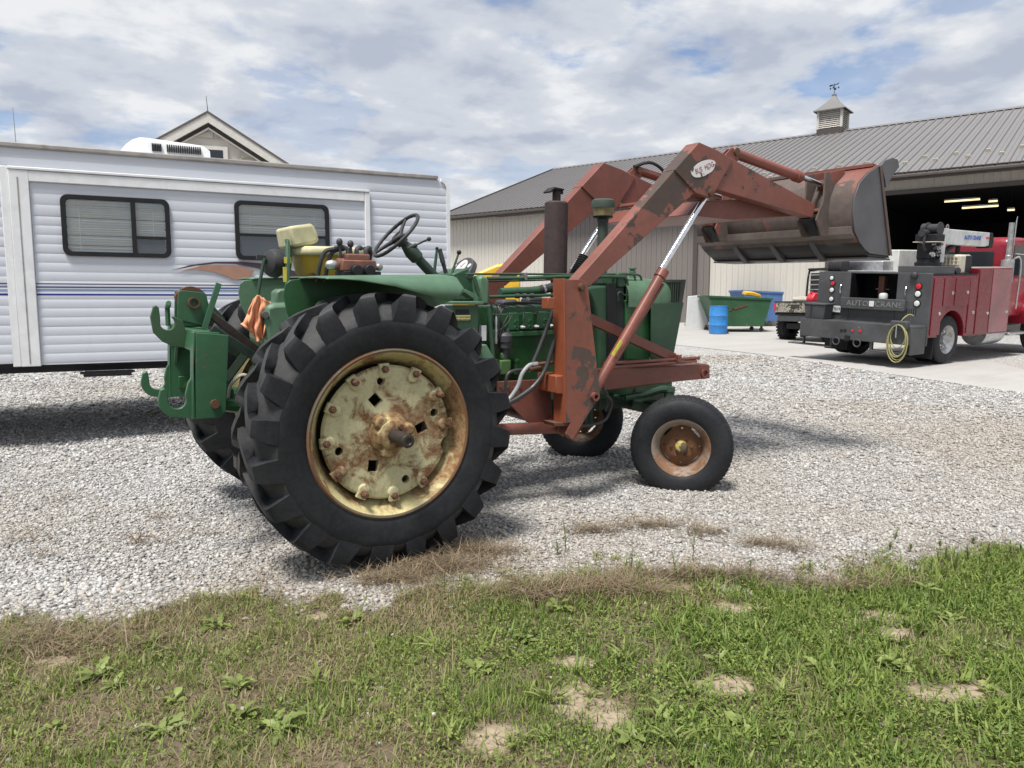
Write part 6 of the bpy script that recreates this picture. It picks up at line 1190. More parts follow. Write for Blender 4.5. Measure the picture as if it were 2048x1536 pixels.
    text_mesh('lettering', 'AUTO CRANE', .115, M['decal_blue'], B, (cx + 1.42, cy - .124, 2.50), (R(90), 0, 0), .001, .2, 1, .95, .003); bx('blue_mark', cx + .16, cx + .27, cy - .124, cy - .121, 2.44, 2.58, M['decal_blue'], B, 0); bx('red_mark', cx + 2.0, cx + 2.12, cy - .124, cy - .121, 2.49, 2.53, M['lightred'], B, 0)
    for dx in (.38, .62): MB().tube([(cx + dx + .045 * math.cos(a), cy, 2.69 + .055 * math.sin(a)) for a in [2 * math.pi * i / 16 for i in range(17)]], .012, 6, False).build('lifting_eye', M['steel'], B)
    MB().prism([(cx + 2.14, 2.30), (cx + 2.30, 2.30), (cx + 2.36, 2.45), (cx + 2.28, 2.62), (cx + 2.14, 2.62)], 'y', cy - .13, cy + .13).build('boom_head', M['black'], B, bevel=.02)
    MB().cyl((cx + .32, cy, 2.10), (cx + .95, cy, 2.36), .055, seg=14).build('boom_cylinder', M['black'], K)
    MB().lathe([(.13, 0), (.13, .02), (.095, .03), (.095, .22), (.13, .23), (.13, .25), (.11, .27), (.11, .34), (.05, .35)], (cx - .07, cy - .22, 2.64), (cx - .07, 5, 2.64), 26, unit=True).build('winch_drum', M['hose'], K); MB().cyl((cx - .34, cy, 2.56), (cx - .14, cy, 2.56), .07, seg=16).build('winch_motor', M['blackplastic'], K); bx('winch_frame', cx - .22, cx + .08, cy - .24, cy + .18, 2.40, 2.54, M['black']); bx('winch_plate', cx - .26, cx + .12, cy - .26, cy + .2, 2.385, 2.40, M['offwhite'], K, .002)
    MB().tube([(cx - .30, cy - .05, 2.52), (cx - .32, cy - .05, 2.35), (cx - .26, cy - .05, 2.24), (cx - .14, cy - .06, 2.2)], .022, 8, smooth=5).build('hose', M['hose'], K)
    MB().cyl((cx + 1.15, cy + .02, 1.9), (cx + 1.15, cy + .02, 2.34), .05, seg=12).build('boom_rest', M['black'], K)
    # compressor, welder and boxes on top of the bed
    w = bx('compressor', 1.25, 1.75, -1.05, -.55, 1.776, 2.16, M['offwhite'], K, .04); 
    for i in range(6): bx('grille_bar', 1.20, 1.249, -1.05 + i * .075, -1.035 + i * .075, 1.95, 2.13, M['offwhite'], w, .002)
    for i in range(3): bx('grille_bar', 1.205, 1.244, -1.06, -.62, 1.96 + i * .07, 1.972 + i * .07, M['offwhite'], w, .002)
    bx('louvre_panel', 1.50, 1.751, -1.056, -1.05, 1.80, 2.14, M['charcoal'], w, .002)
    for i in range(9): bx('louvre', 1.51, 1.74, -1.064, -1.057, 1.82 + i * .035, 1.832 + i * .035, M['black'], w, 0)
    bx('tool_box', .9, 1.2, -1.1, -.7, 1.776, 1.92, M['galv'], K, .01); MB().lathe([(.05, 0), (.07, .02), (.06, .07), (0, .08)], (1.0, -1.12, 1.84), (.6, -2, 1.84), 14, unit=True).build('spot_lamp', M['blackplastic'], K)
    bx('wood_edge', 1.82, 3.2, -1.15, -.8, 1.886, 1.91, M['offwhite'], K, .003); bx('lid', .0, .95, yr + .02, yl + .1, ztop + .001, ztop + .03, M['galv'], K, .006)
    bx('white_crate', .9, 2.2, .0, .9, 1.76, 2.26, M['crate'], K, .02); bx('tread_box', .5, .88, .1, .95, 1.76, 2.02, M['alu'], K, .01)
    # hose reel on the left rear corner
    q = [(0.896, 1.906)][0]; hr = MB().lathe([(.17, 0), (.17, .02), (.13, .025), (.13, .27), (.17, .275), (.17, .30)], (.18, q[0] - .15, q[1]), (.18, q[0] + 2, q[1]), 24, unit=True).build('hose_reel', M['hose'], K)
    for i in range(7): MB().tube([(.18 + (.145) * math.cos(a), q[0] - .11 + i * .036, q[1] + .145 * math.sin(a)) for a in [2 * math.pi * j / 20 for j in range(21)]], .017, 6, False).build('hose_turn', M['hose'], hr)
    bx('reel_stand', .05, .30, q[0] - .17, q[0] + .17, 1.776, 1.80, M['black'])
M['boomwhite'] = plain('dirty_crane_white', (.56, .57, .57), .45, 0, .1, .35)
M['redglare'] = plain('red_door_glare', (.25, .07, .09), .28, 0, .3, .15, 0, 2.2, .5); M['red_cab'] = plain('cab_red', (.27, .010, .024), .28, 0, .1, .1, 0, 3, .3); M['worn_letter'] = plain('worn_letters', (.20, .20, .205), .6, 0, .4, .5, .2, 22); M['crate'] = plain('white_ribbed_crate', (.60, .60, .57), .6, 0, .1, .2)  # redglare: bright glare on the front bed door painted as a paler red
truck()
def in_k(p): return (Matrix.Translation((12.797, 4.307, .293)) @ Euler((R(2.6), R(-1.5), R(2.4))).to_matrix().to_4x4()) @ Vector(p)
# coiled yellow air hose on the bumper
def air_hose():
    h = thing('air_hose', 'yellow air hose hung in loops on the truck bumper corner', 'hose', in_k((-.64, -.98, .80)), (R(2.6), R(-1.5), R(2.4))); rr = random.Random(9); pts = []
    for i in range(5 * 20 + 1):
        a = math.pi / 2 + 2 * math.pi * i / 20; t = i // 20; w, hh = (.16, .19, .145, .2, .17)[min(t, 4)], (.30, .34, .22, .36, .31)[min(t, 4)]; pts.append((-.012 * t, w * math.cos(a), -hh + hh * math.sin(a) + .03))
    MB().tube(pts, .011, 6).build('coil', M['hoseyellow'], h); MB().tube([(0, 0, .02), (.03, -.04, .14), (.15, -.08, .22), (.25, -.12, .20)], .011, 6, smooth=5).build('hose_end', M['hoseyellow'], h)
    MB().box(-.03, .10, -.16, .17, -.06, .10).build('hose_bracket', M['charcoal'], h, bevel=.02); MB().cyl((-.06, .02, .02), (-.06, .02, -.22), .012, seg=8).build('blow_nozzle', M['alu'], h)
M['hoseyellow'] = plain('yellow_hose', (.33, .31, .13), .5, 0, .15, .3)
air_hose()
def tote():
    t = thing('storage_tote', 'grey lidded plastic tote strapped on the left of the truck bumper', 'tote', in_k((-.30, .98, .80)), (R(2.6), R(-1.5), R(2.4))); t.scale = (.8, .78, .9)
    MB().add([(-.17, -.28, 0), (.17, -.28, 0), (.17, .28, 0), (-.17, .28, 0), (-.20, -.32, .33), (.20, -.32, .33), (.20, .32, .33), (-.20, .32, .33)], [(0, 1, 5, 4), (1, 2, 6, 5), (2, 3, 7, 6), (3, 0, 4, 7), (3, 2, 1, 0), (4, 5, 6, 7)]).build('tub', M['charcoal'], t, bevel=.015)
    MB().box(-.22, .22, -.34, .34, .331, .375).build('lid', M['charcoal'], t, bevel=.015)
    for y in (.10,): MB().box(-.225, -.215, y - .015, y + .015, -.02, .34).build('strap', M['hose'], t)
tote()

# ------------------------------------------------------------------ things along the barn
def at_ground(p, rot, *a, **k): return thing(*a, loc=(p[0], p[1], gz(p[0], p[1])), rot=(0, 0, rot), **k)
def drum():
    p = (16.405, 11.766, 0.473); t = at_ground(p, R(40), 'plastic_drum', 'bright blue plastic drum standing in front of the green dumpster', 'drum'); r = .285
    MB().lathe([(0, .0), (r - .03, .0), (r - .012, .015), (r - .004, .10), (r, .27), (r + .008, .285), (r, .30), (r + .003, .44), (r + .003, .57), (r + .010, .585), (r + .002, .60), (r - .004, .78), (r - .014, .865), (r - .006, .872), (r - .006, .885), (r - .03, .89), (r - .045, .872), (0, .870)], (0, 0, 0), (0, 0, 1), 40, unit=True).build('body', M['blue'], t)
    for x in (-.14, .14): MB().cyl((x, 0, .865), (x, 0, .888), .035, seg=14).build('bung', M['white'], t)
    MB().cyl((.0, -r + .01, .07), (.0, -r - .04, .07), .03, seg=12).build('spigot', M['black'], t)
drum()
def dumpster(name, lab, p, rot, L, Wd, H, mat, flare, tall):
    t = at_ground(p, rot, name, lab, 'dumpster', group='dumpsters by the barn wall')
    # trapezoid side profile: sloping front, open top
    prof = [(-.5 * L + flare, .18), (.5 * L - flare * .5, .18), (.5 * L, H * .92), (-.5 * L, H)]
    th = .035
    for y in (-Wd / 2, Wd / 2 - th): MB().prism(prof, 'y', y, y + th).build('side_wall', mat, t, bevel=.004)
    for a, b in ((0, 3), (1, 2)):
        (x0, z0), (x1, z1) = prof[a], prof[b]; s = 1 if a == 0 else -1; MB().prism([(x0, z0), (x1, z1), (x1 + s * th, z1), (x0 + s * th, z0)], 'y', -Wd / 2 + th + .001, Wd / 2 - th - .001).build('end_wall', mat, t)
    MB().prism([prof[0], prof[1], (prof[1][0], .22), (prof[0][0], .22)], 'y', -Wd / 2 + .04, Wd / 2 - .04).build('floor', M['rust'], t)
    (xa, za), (xb, zb) = prof[3], prof[2]
    for y in (-Wd / 2 - .02, Wd / 2 - .03): MB().bar((xa - .03, y + .025, za + .01), (xb + .03, y + .025, zb + .01), .07, .07).build('top_rim', mat, t, bevel=.006)
    MB().box(xa - .04, xa + .03, -Wd / 2, Wd / 2, za - .02, za + .05).build('top_rim', mat, t, bevel=.006); MB().box(xb - .03, xb + .04, -Wd / 2, Wd / 2, zb - .02, zb + .05).build('top_rim', mat, t, bevel=.006)
    for y in (-Wd / 2 - .015, Wd / 2 - .025): MB().prism([(-.1 * L, .2), (-.06 * L, .2), (-.10 * L, H * .9), (-.14 * L, H * .9)], 'y', y, y + .04).build('stiffener', mat, t)
    for x in (-.38 * L, .38 * L):
        for y in (-Wd * .38, Wd * .38): w = MB().cyl((x, y - .025, .07), (x, y + .025, .07), .07, seg=16).build('caster', M['charcoal'], t); MB().box(x - .03, x + .03, y - .04, y + .04, .10, .185).build('caster_fork', M['rust'], w)
    return t
d1 = dumpster('tipping_dumpster', 'dented green open-top tipping dumpster with sloping end by the barn', (17.922, 12.523, 0.51), R(-32), 2.05, 1.35, 1.14, M['dumpgreen'], .42, 0)
MB().box(-.55, -.25, -.635, -.628, .35, .62).build('paper_notice', M['decal_white'], d1); MB().box(.52, .72, -.635, -.628, .62, .85).build('paper_notice', M['decal_white'], d1)
MB().bar((-.35, -.66, .70), (.25, -.66, .88), .06, .06).build('fork_sleeve', M['rust'], d1)
d2 = dumpster('tipping_dumpster', 'tall pale blue dumpster standing behind the green one', (21.411, 14.067, 0.59), R(-25), 2.4, 1.3, 1.27, M['bluepaint'], .2, 0)
MB().prism([(-.28, 0), (.30, 0), (.26, .10), (.05, .14), (-.24, .13)], 'y', -.30, .1).build('yellow_cover', M['machine_yellow'], tag(bpy.data.objects.new('plastic_cover', None), 'yellow moulded plastic cover lying on the blue dumpster rim', 'cover'), bevel=.03)
_c = bpy.data.objects['plastic_cover']; COL.objects.link(_c); _p = (19.003, 12.791, 1.681); _c.location = _p; _c.rotation_euler = (R(6), R(8), R(-30))
def white_tank():
    p = (17.484, 13.716, 0.53); t = at_ground(p, R(-34), 'white_panel', 'plain white plastic panel leaning against the green dumpster', 'panel'); MB().prism([(-.42, 0), (.42, 0), (.12, 1.12), (.05, 1.18), (-.36, 1.14)], 'y', -.03, .03).build('sheet', M['whiteplastic'], t, bevel=.012); MB().box(-.40, .40, .03, .10, .02, .08).build('foot', M['whiteplastic'], t, bevel=.01)
white_tank()
def rocks():
    p = (18.842, 15.648, 0.59); rr = random.Random(4)
    for i in range(5):
        x, y = p[0] + rr.uniform(-.3, .5), p[1] + rr.uniform(-.4, .4); s = rr.uniform(.10, .2); o = MB().ball((0, 0, 0), s, 9, 6, (1.3, .9, .7)); o.v = [(a * rr.uniform(.8, 1.15), b * rr.uniform(.8, 1.15), c * rr.uniform(.8, 1.15)) for a, b, c in o.v]
        q = o.build('tan_rock', M['tanrock'], None, smooth=0, loc=(x, y, gz(x, y) + s * .5)); tag(q, 'tan broken rock lying at the foot of the brown barn doors', 'rock', 'rocks by the brown doors')
M['tanrock'] = plain('tan_rock', (.42, .34, .22), .9, 0, .3, .2, .3)
rocks()
# utility vehicle beside the truck
def utv():
    p = (16.314, 8.537, 0.402); t = thing('utility_vehicle', 'camouflage utility side-by-side with cage parked left of the truck', 'utv', (p[0], p[1], gz(p[0], p[1])), (0, 0, R(2)))
    cm = NT('camouflage'); n = cm.noise(9, 3, .6, dist=1.2); cm.set(col=cm.ramp(n, (.38, (.05, .045, .035)), (.44, (.22, .20, .15)), (.52, (.40, .38, .33)), (.60, (.12, .10, .07)), (.66, (.48, .46, .42)), mode='CONSTANT'), rough=.5); cmo = cm.m
    def bx(n, *q, m, par=t, bevel=.012): return MB().box(*q).build(n, m, par, bevel=bevel)
    def wheel(x, y, s):
        w = MB(); w.lathe([(.17, .0), (.31, -.01), (.36, .03), (.375, .06), (.375, .20), (.36, .23), (.31, .26), (.17, .25)], (0, 0, 0), (0, s, 0), 36, unit=True, closed=True)
        for i in range(26):
            for j in range(5): a = 2 * math.pi * (i + .5 * (j % 2)) / 26; yy = .03 + j * .05; w.bar((.372 * math.cos(a), s * (yy - .02), .372 * math.sin(a)), (.372 * math.cos(a), s * (yy + .02), .372 * math.sin(a)), .045, .035, (math.cos(a), 0, math.sin(a)))
        o = w.build('wheel', M['rubber'], t, loc=(x, y * 1.12, .37), smooth=25); MB().lathe([(.16, .23), (.13, .19), (.06, .18), (0, .2)], (0, 0, 0), (0, s, 0), 24, unit=True).build('rim', M['black'], o)
    for x in (0.25, 2.25):
        wheel(x, .50, 1); wheel(x, -.50, -1)
    bx('chassis', -.2, 2.6, -.42, .42, .34, .50, m=M['black']); MB().cyl((.25, -.5, .36), (.25, .5, .36), .05, seg=10).build('rear_axle', M['black'], t)
    for s in (-1, 1): MB().tube([(.0, s * .1, .45), (.2, s * .45, .36)], .03, 8).build('suspension_arm', M['black'], t)
    b = bx('cargo_box', -.35, 1.0, -.70, .70, .72, .78, m=M['black']); bx('tailgate', -.385, -.35, -.70, .70, .80, 1.08, m=cmo, par=b); bx('tailgate_latch', -.40, -.386, -.12, .16, .92, 1.02, m=M['blackplastic'], par=b); bx('box_side', -.35, 1.0, .66, .70, .78, 1.08, m=cmo, par=b); bx('box_side', -.35, 1.0, -.70, -.66, .78, 1.08, m=cmo, par=b); bx('box_lip', -.40, 1.02, -.72, .72, 1.081, 1.11, m=M['blackplastic'], par=b); bx('bumper_skirt', -.34, .2, -.62, .62, .55, .715, m=M['charcoal'], par=b)
    for s in (-1, 1): bx('tail_lamp', -.395, -.34, *sorted((s * .705, s * .64)), .84, 1.06, m=M['lightred'], par=b)
    cg = MB(); 
    for s in (-1, 1): MB().tube([(1.0, s * .66, 1.1), (1.05, s * .64, 1.9), (1.25, s * .62, 2.0), (2.2, s * .6, 2.0), (2.6, s * .62, 1.2)], .03, 8, smooth=4).build('cage_tube', M['black'], t)
    bx('roof', 1.0, 2.3, -.66, .66, 2.0, 2.06, m=M['black'], bevel=.03); bx('rear_screen', 1.02, 1.03, -.56, .56, 1.2, 1.92, m=M['glass'])
    for i in range(5): MB().cyl((1.0, -.60, 1.30 + i * .14), (1.0, .60, 1.30 + i * .14), .014, seg=8).build('rack_bar', M['galv'], t)
    bx('seat', 1.15, 1.6, -.6, .6, .9, 1.35, m=M['blackplastic'], bevel=.06); bx('hood', 2.2, 2.9, -.62, .62, .7, 1.15, m=cmo, bevel=.08)
    g = thing('gas_can', 'red plastic fuel can standing in the utility vehicle bed', 'fuel can', Matrix.Translation(t.location) @ Vector((-.05, -.30, 1.10)), (0, 0, R(2)))
    MB().prism([(-.16, 0), (.16, 0), (.17, .12), (.10, .24), (-.06, .24), (-.17, .10)], 'y', -.11, .11).build('tank', M['redplastic'], g, bevel=.03); MB().cyl((.03, 0, .235), (.03, 0, .32), .035, .03, 12).build('spout_cap', M['black'], g); MB().box(-.12, .0, -.02, .02, .22, .27).build('grip', M['redplastic'], g, bevel=.015)
    c = thing('cooler_lid', 'cream hard plastic lid across the utility vehicle bed', 'lid', Matrix.Translation(t.location) @ Vector((.40, .05, 1.11)), (0, 0, R(2))); MB().box(-.3, .35, -.55, .45, 0, .10).build('panel', M['offwhite'], c, bevel=.03); MB().box(-.25, .30, -.4, .3, .10, .13).build('rib', M['offwhite'], c, bevel=.02)
utv()
# yellow machine behind the tractor, only its hood showing
def yellow_machine():
    p = (5.93, 7.919, 1.626); t = thing('yellow_loader', 'yellow compact loader parked by the barn, hood showing beyond the green tractor', 'loader', (p[0], p[1], gz(p[0], p[1])), (0, 0, R(-32)))
    def bx(n, *q, m=M['machine_yellow'], bevel=.03): return MB().box(*q).build(n, m, t, bevel=bevel)
    MB().prism([(-.75, 1.0), (.55, 1.0), (.55, 2.02), (.1, 1.98), (-.38, 1.78), (-.75, 1.72)], 'y', -.45, .45).build('hood', M['machine_yellow'], t, bevel=.05); bx('hinge', -.62, -.35, -.47, -.30, 1.78, 1.84, m=M['black'], bevel=.01); bx('latch', -.55, -.45, -.40, -.3, 1.84, 1.92, bevel=.02)
    bx('frame', -.9, .8, -.4, .4, .45, 1.0, m=M['black']); bx('side_stripe', -.70, -.40, -.455, -.451, 1.64, 1.68, m=M['black'], bevel=0)
    for x in (-.55, .5):
        for s in (-1, 1): w = MB().lathe([(.18, 0), (.38, -.01), (.43, .04), (.43, .24), (.38, .28), (.18, .26)], (0, 0, 0), (0, s, 0), 28, unit=True, closed=True).build('wheel', M['rubber'], t, loc=(x, s * .45, .43)); MB().lathe([(0, .2), (.18, .22), (.2, .26)], (0, 0, 0), (0, s, 0), 20, unit=True).build('rim', M['machine_yellow'], w)
yellow_machine()

# ------------------------------------------------------------------ lawn, straw and weeds
def leafmat(name, stops, rough=.55, attr=True):
    t = NT(name); f = t.attr('tint') if attr else t.inf
    c = t.ramp(f, *stops); c = t.mix(t.math('MULTIPLY', t.noise(2.2, 4, .6, t.pos), .35), c, shade(stops[0][1], .7))
    tr = t.n('ShaderNodeBsdfTranslucent'); t.l(c, tr.inputs[0]); mx = t.n('ShaderNodeMixShader'); mx.inputs[0].default_value = .30
    t.set(col=c, rough=rough, spec=.3); t.l(t.b.outputs[0], mx.inputs[1]); t.l(tr.outputs[0], mx.inputs[2]); t.l(mx.outputs[0], t.out.inputs[0]); return t.m
GRASSMAT = leafmat('grass_blades', ((0, (.095, .155, .030)), (.25, (.19, .27, .055)), (.5, (.32, .385, .10)), (.62, (.29, .25, .12)), (.8, (.41, .335, .20)), (1, (.25, .18, .105))))
def raw_mesh(name, V, polys_v, sizes, tint, mat, label, cat):
    me = bpy.data.meshes.new(name); me.vertices.add(len(V)); me.vertices.foreach_set('co', V.ravel()); me.loops.add(len(polys_v)); me.loops.foreach_set('vertex_index', polys_v)
    st = np.concatenate([[0], np.cumsum(sizes)[:-1]]); me.polygons.add(len(sizes)); me.polygons.foreach_set('loop_start', st); me.update(calc_edges=True)
    a = me.attributes.new('tint', 'FLOAT', 'POINT'); a.data.foreach_set('value', tint)
    return stuff(link(name, me, mat, smooth=0), label, cat)
def blades(name, x, y, z, L, Wd, az, lean, curl, tint, mat, label, cat):
    n = len(x); dx, dy = np.cos(az), np.sin(az); px, py = -dy, dx
    def pt(t, side, k):
        a = lean + curl * t; r = L * t * np.sin(lean + curl * t * .6); h = L * t * np.cos(lean + curl * t * .6)
        return np.stack([x + dx * r + px * side * Wd * k, y + dy * r + py * side * Wd * k, z + h], 1)
    V = np.stack([pt(0, -1, .5), pt(0, 1, .5), pt(.55, 1, .42), pt(.55, -1, .42), pt(1., 0, 0)], 1)
    base = (np.arange(n) * 5)[:, None]; pv = np.concatenate([base + np.array([[0, 1, 2, 3]]), base + np.array([[3, 2, 4]])], 1).ravel(); sz = np.tile([4, 3], n)
    return raw_mesh(name, V.reshape(-1, 3), pv, sz, np.repeat(tint, 5), mat, label, cat)
def scatter(n, d0, d1):
    w = .80 * d1 + .35; d = RNG.uniform(d0, d1, n); u = RNG.uniform(-w, w, n); k = np.abs(u) < .80 * d + .35; d, u = d[k], u[k]
    return CAM[0] + u * RGT.x + d * FWD.x, CAM[1] + u * RGT.y + d * FWD.y
def lawn():
    x, y = scatter(330000, 1.75, 4.5); l = lawn_at(x, y); b = bare_at(x, y); dens = .26 + 1.05 * smooth_noise(x, y, .10, 21)
    k = RNG.random(len(x)) < np.clip(l * 1.1 - .05, 0, 1) * (1 - .88 * b) * np.clip(dens, 0, 1); x, y = x[k], y[k]; n = len(x); dry = dry_at(x, y); u, d = ud(x, y); right = np.clip((u - .4) / 1.2, 0, 1)
    isd = RNG.random(n) < dry * .85; tint = np.where(isd, RNG.uniform(.6, 1, n), np.clip(RNG.normal(.24, .18, n) + .10 * (smooth_noise(x, y, .4, 23) - .5) * 2 + dry * .12, 0, .56))
    tall = .62 + .6 * smooth_noise(x, y, .25, 24) + .12 * right
    L = np.exp(RNG.normal(-3.32, .36, n)) * tall * np.where(RNG.random(n) < .05, 1.9, 1); Wd = RNG.uniform(.0024, .0056, n) * (1 + .6 * right * (RNG.random(n) < .3))
    blades('grass', x, y, gnd_fine(x, y) - .004, L, Wd, RNG.uniform(0, 6.283, n), np.abs(RNG.normal(.25, .32, n)) + isd * .35, RNG.uniform(.1, 1.0, n), tint, GRASSMAT, 'patchy mown lawn with green and straw-coloured blades', 'grass')
    # coarse broad blades, thickest on the right of the lawn
    x, y = scatter(52000, 1.75, 4.4); l = lawn_at(x, y); b = bare_at(x, y); u, d = ud(x, y); right = np.clip((u + .1) / 1.3, 0, 1)
    k = RNG.random(len(x)) < l * (1 - .9 * b) * np.clip((smooth_noise(x, y, .18, 33) - .40) * 3.5, 0, 1) * (.10 + .90 * right) * (1 - .75 * dry_at(x, y)); x, y = x[k], y[k]; n = len(x)
    blades('coarse_grass', x, y, gnd_fine(x, y) - .004, RNG.uniform(.045, .105, n), RNG.uniform(.006, .0125, n), RNG.uniform(0, 6.283, n), np.abs(RNG.normal(.55, .3, n)), RNG.uniform(.3, 1.1, n), np.clip(RNG.normal(.27, .13, n), 0, .55), GRASSMAT, 'broad coarse green blades standing in tufts over the lawn', 'grass')
    # broad small leaves: clover and knotweed
    x, y = scatter(85000, 1.75, 4.4); l = lawn_at(x, y); b = bare_at(x, y); u, d = ud(x, y); right = np.clip((u + .2) / 1.4, 0, 1)
    k = RNG.random(len(x)) < l * (1 - .85 * b) * np.clip((smooth_noise(x, y, .22, 31) - .38) * 3.4 + .5 * right, 0, 1) * (1 - .8 * dry_at(x, y)); x, y = x[k], y[k]; n = len(x)
    s = RNG.uniform(.0035, .008, n); az = RNG.uniform(0, 6.283, n); tl = RNG.normal(0, .45, n); h = RNG.uniform(.008, .042, n); cx, sx = np.cos(az), np.sin(az); z = gnd_fine(x, y) + h
    def q(a, bb): return np.stack([x + (cx * a - sx * bb) * s, y + (sx * a + cx * bb) * s, z + (a * np.sin(tl) + np.abs(bb) * .35) * s], 1)
    V = np.stack([q(-1, 0), q(0, -.75), q(.95, -.35), q(1.05, 0), q(.95, .35), q(0, .75)], 1); base = (np.arange(n) * 6)[:, None]; pv = np.concatenate([base + np.array([[0, 1, 2, 3]]), base + np.array([[0, 3, 4, 5]])], 1).ravel()
    raw_mesh('clover', V.reshape(-1, 3), pv, np.tile([4, 4], n), np.repeat(RNG.uniform(.1, .56, n), 6), GRASSMAT, 'low clover leaves spread through the lawn', 'clover')
lawn()
HAY = np.array([(*q[:2], a, b, c) for q, a, b, c in zip([(0.212, -1.333, 0.0), (0.529, -1.231, 0.0), (-0.081, -1.376, 0.0), (0.545, -2.042, 0.0), (0.849, -2.152, 0.0), (1.363, -1.228, 0.0), (1.775, -1.353, -0.0), (1.971, -1.664, 0.0), (2.103, -2.038, 0.0), (2.184, -2.196, -0.0), (1.196, -2.118, -0.0), (1.546, -2.334, -0.0), (-1.718, -1.298, 0.0), (-1.785, 0.468, 0.0), (-1.703, 0.039, 0.0), (-1.019, 0.598, 0.0), (-0.786, 0.032, 0.0), (-1.17, 0.032, 0.0), (0.247, -1.058, 0.0), (1.818, -2.669, 0.0), (2.099, -2.801, 0.0), (-1.577, 1.489, 0.01)], (.28, .20, .22, .35, .25, .16, .22, .15, .15, .10, .3, .3, .5, .14, .07, .06, .10, .12, .2, .25, .2, .25), (.10, .07, .06, .10, .08, .06, .06, .05, .05, .04, .06, .05, .14, .03, .03, .03, .03, .03, .05, .05, .04, .05), (3000, 1500, 1500, 2600, 2000, 700, 900, 500, 600, 300, 1400, 1200, 2200, 160, 80, 90, 90, 160, 900, 800, 500, 200))])
def straw():
    X, Y, Tn = [], [], []
    for cx, cy, a, b, n in HAY:
        n = int(n * .42); u = RNG.normal(0, a * .62, n); d = RNG.normal(0, b * .75, n); X.append(cx + u * RGT.x + d * FWD.x); Y.append(cy + u * RGT.y + d * FWD.y); Tn.append(RNG.uniform(0, 1, n) * .5 + (.1 if n > 1400 else .4))
    x, y = scatter(26000, 2.4, 5.2); u, d = ud(x, y); e = np.interp(u, EU, ED); k = RNG.random(len(x)) < np.exp(-((d - e) / .22) ** 2) * .55; X.append(x[k]); Y.append(y[k]); Tn.append(RNG.uniform(.2, 1, k.sum()))
    x, y, t = np.concatenate(X), np.concatenate(Y), np.concatenate(Tn); n = len(x); m = leafmat('dry_straw', ((0, (.075, .052, .038)), (.35, (.15, .11, .075)), (.7, (.34, .26, .165)), (1, (.55, .45, .30))))
    blades('dry_straw', x, y, gnd_fine(x, y) + RNG.uniform(.006, .045, n), RNG.uniform(.04, .19, n), RNG.uniform(.0018, .0042, n), RNG.uniform(0, 6.283, n), RNG.normal(1.34, .22, n), RNG.uniform(-.2, .45, n), t, m, 'brown cut straw and dead stems strewn along the gravel edge', 'straw')
straw()
def leaf_mesh(kind):
    mb = MB(); n = 9; rows = []
    for i in range(n):
        t = i / (n - 1)
        w = {'strap': .055 * (1 - t ** 3) * (.5 + .5 * min(1, t * 4)), 'toothed': (.03 + .15 * math.sin(math.pi * min(1, t * .92 + .06)) * (1.0 if i % 2 else .55)) * (1 if t < .95 else .2), 'spoon': .02 + .24 * max(0, math.sin(math.pi * max(0, (t - .22) / .80))) ** .8}[kind]
        if t == 1: w = .003
        z = .42 * t - .44 * t * t * 1.1; rows.append([(t, -w, z + w * .35), (t, 0, z), (t, w, z + w * .35)])
    mb.grid(rows); return mb.mesh('leaf')
LEAFM = {}
for kd, col in (('strap', (.25, .30, .085)), ('toothed', (.235, .285, .09)), ('spoon', (.25, .305, .09))):
    t = leafmat('leaf_' + kd, ((0, shade(col, .75)), (.5, col), (1, shade(col, 1.35))), .45, False); me = leaf_mesh(kd); me.materials.append(t); me.polygons.foreach_set('use_smooth', [True] * len(me.polygons)); LEAFM[kd] = me
WEEDLAB = {'strap': ('crabgrass_clump', 'spreading clump of strap-leaved coarse grass in the lawn', 'clumps of coarse grass'), 'toothed': ('dandelion_plant', 'flat dandelion rosette with toothed leaves in the lawn', 'dandelion rosettes'), 'spoon': ('plantain_plant', 'broad-leaved plantain rosette with spoon-shaped leaves in the lawn', 'plantain rosettes')}
def weed(p, kind, size, n, rr):
    nm, lab, gr = WEEDLAB[kind]; x, y = p[0], p[1]; t = thing(nm, lab, 'weed', (x, y, float(gnd_fine(np.array([x]), np.array([y]))[0]) + .004), (0, 0, rr.uniform(0, 6)), gr)
    for i in range(n):
        o = bpy.data.objects.new('leaf', LEAFM[kind]); COL.objects.link(o); o.parent = t; s = size * rr.uniform(.6, 1.15); o.scale = (s, s * rr.uniform(.8, 1.2), s * rr.uniform(.7, 1.5)); o.rotation_euler = (rr.uniform(-.5, .5), rr.uniform(-.6, .05) - (.5 if kind == 'strap' else .1) * rr.random(), i * 2.399 + rr.uniform(-.8, .8)); o.location = (rr.uniform(-.25, .25) * size, rr.uniform(-.25, .25) * size, 0)
_r = random.Random(11)
for p in [(-0.102, -2.757, -0.0), (-0.067, -2.843, 0.0), (-0.227, -3.046, -0.0), (-0.331, -3.016, 0.0), (0.085, -2.893, 0.0), (1.577, -3.459, 0.0), (0.135, -3.302, 0.0), (1.274, -2.903, 0.0), (1.223, -2.743, 0.0), (0.976, -2.751, 0.0), (2.12, -2.73, 0.0), (2.33, -2.772, 0.0), (2.533, -2.853, 0.0), (2.56, -3.001, 0.0), (1.24, -3.062, 0.0), (0.81, -3.502, 0.0), (0.706, -3.276, 0.0), (1.096, -3.86, -0.0), (0.695, -2.484, 0.0), (-0.241, -2.207, 0.0), (-0.764, -2.239, 0.0), (0.38, -2.749, 0.0), (0.937, -2.875, 0.0), (0.438, -3.068, 0.0), (1.166, -1.726, 0.0), (-1.307, -1.551, 0.0), (-0.507, -2.874, -0.0)]: weed(p, 'strap', _r.uniform(.055, .10), 17, _r)
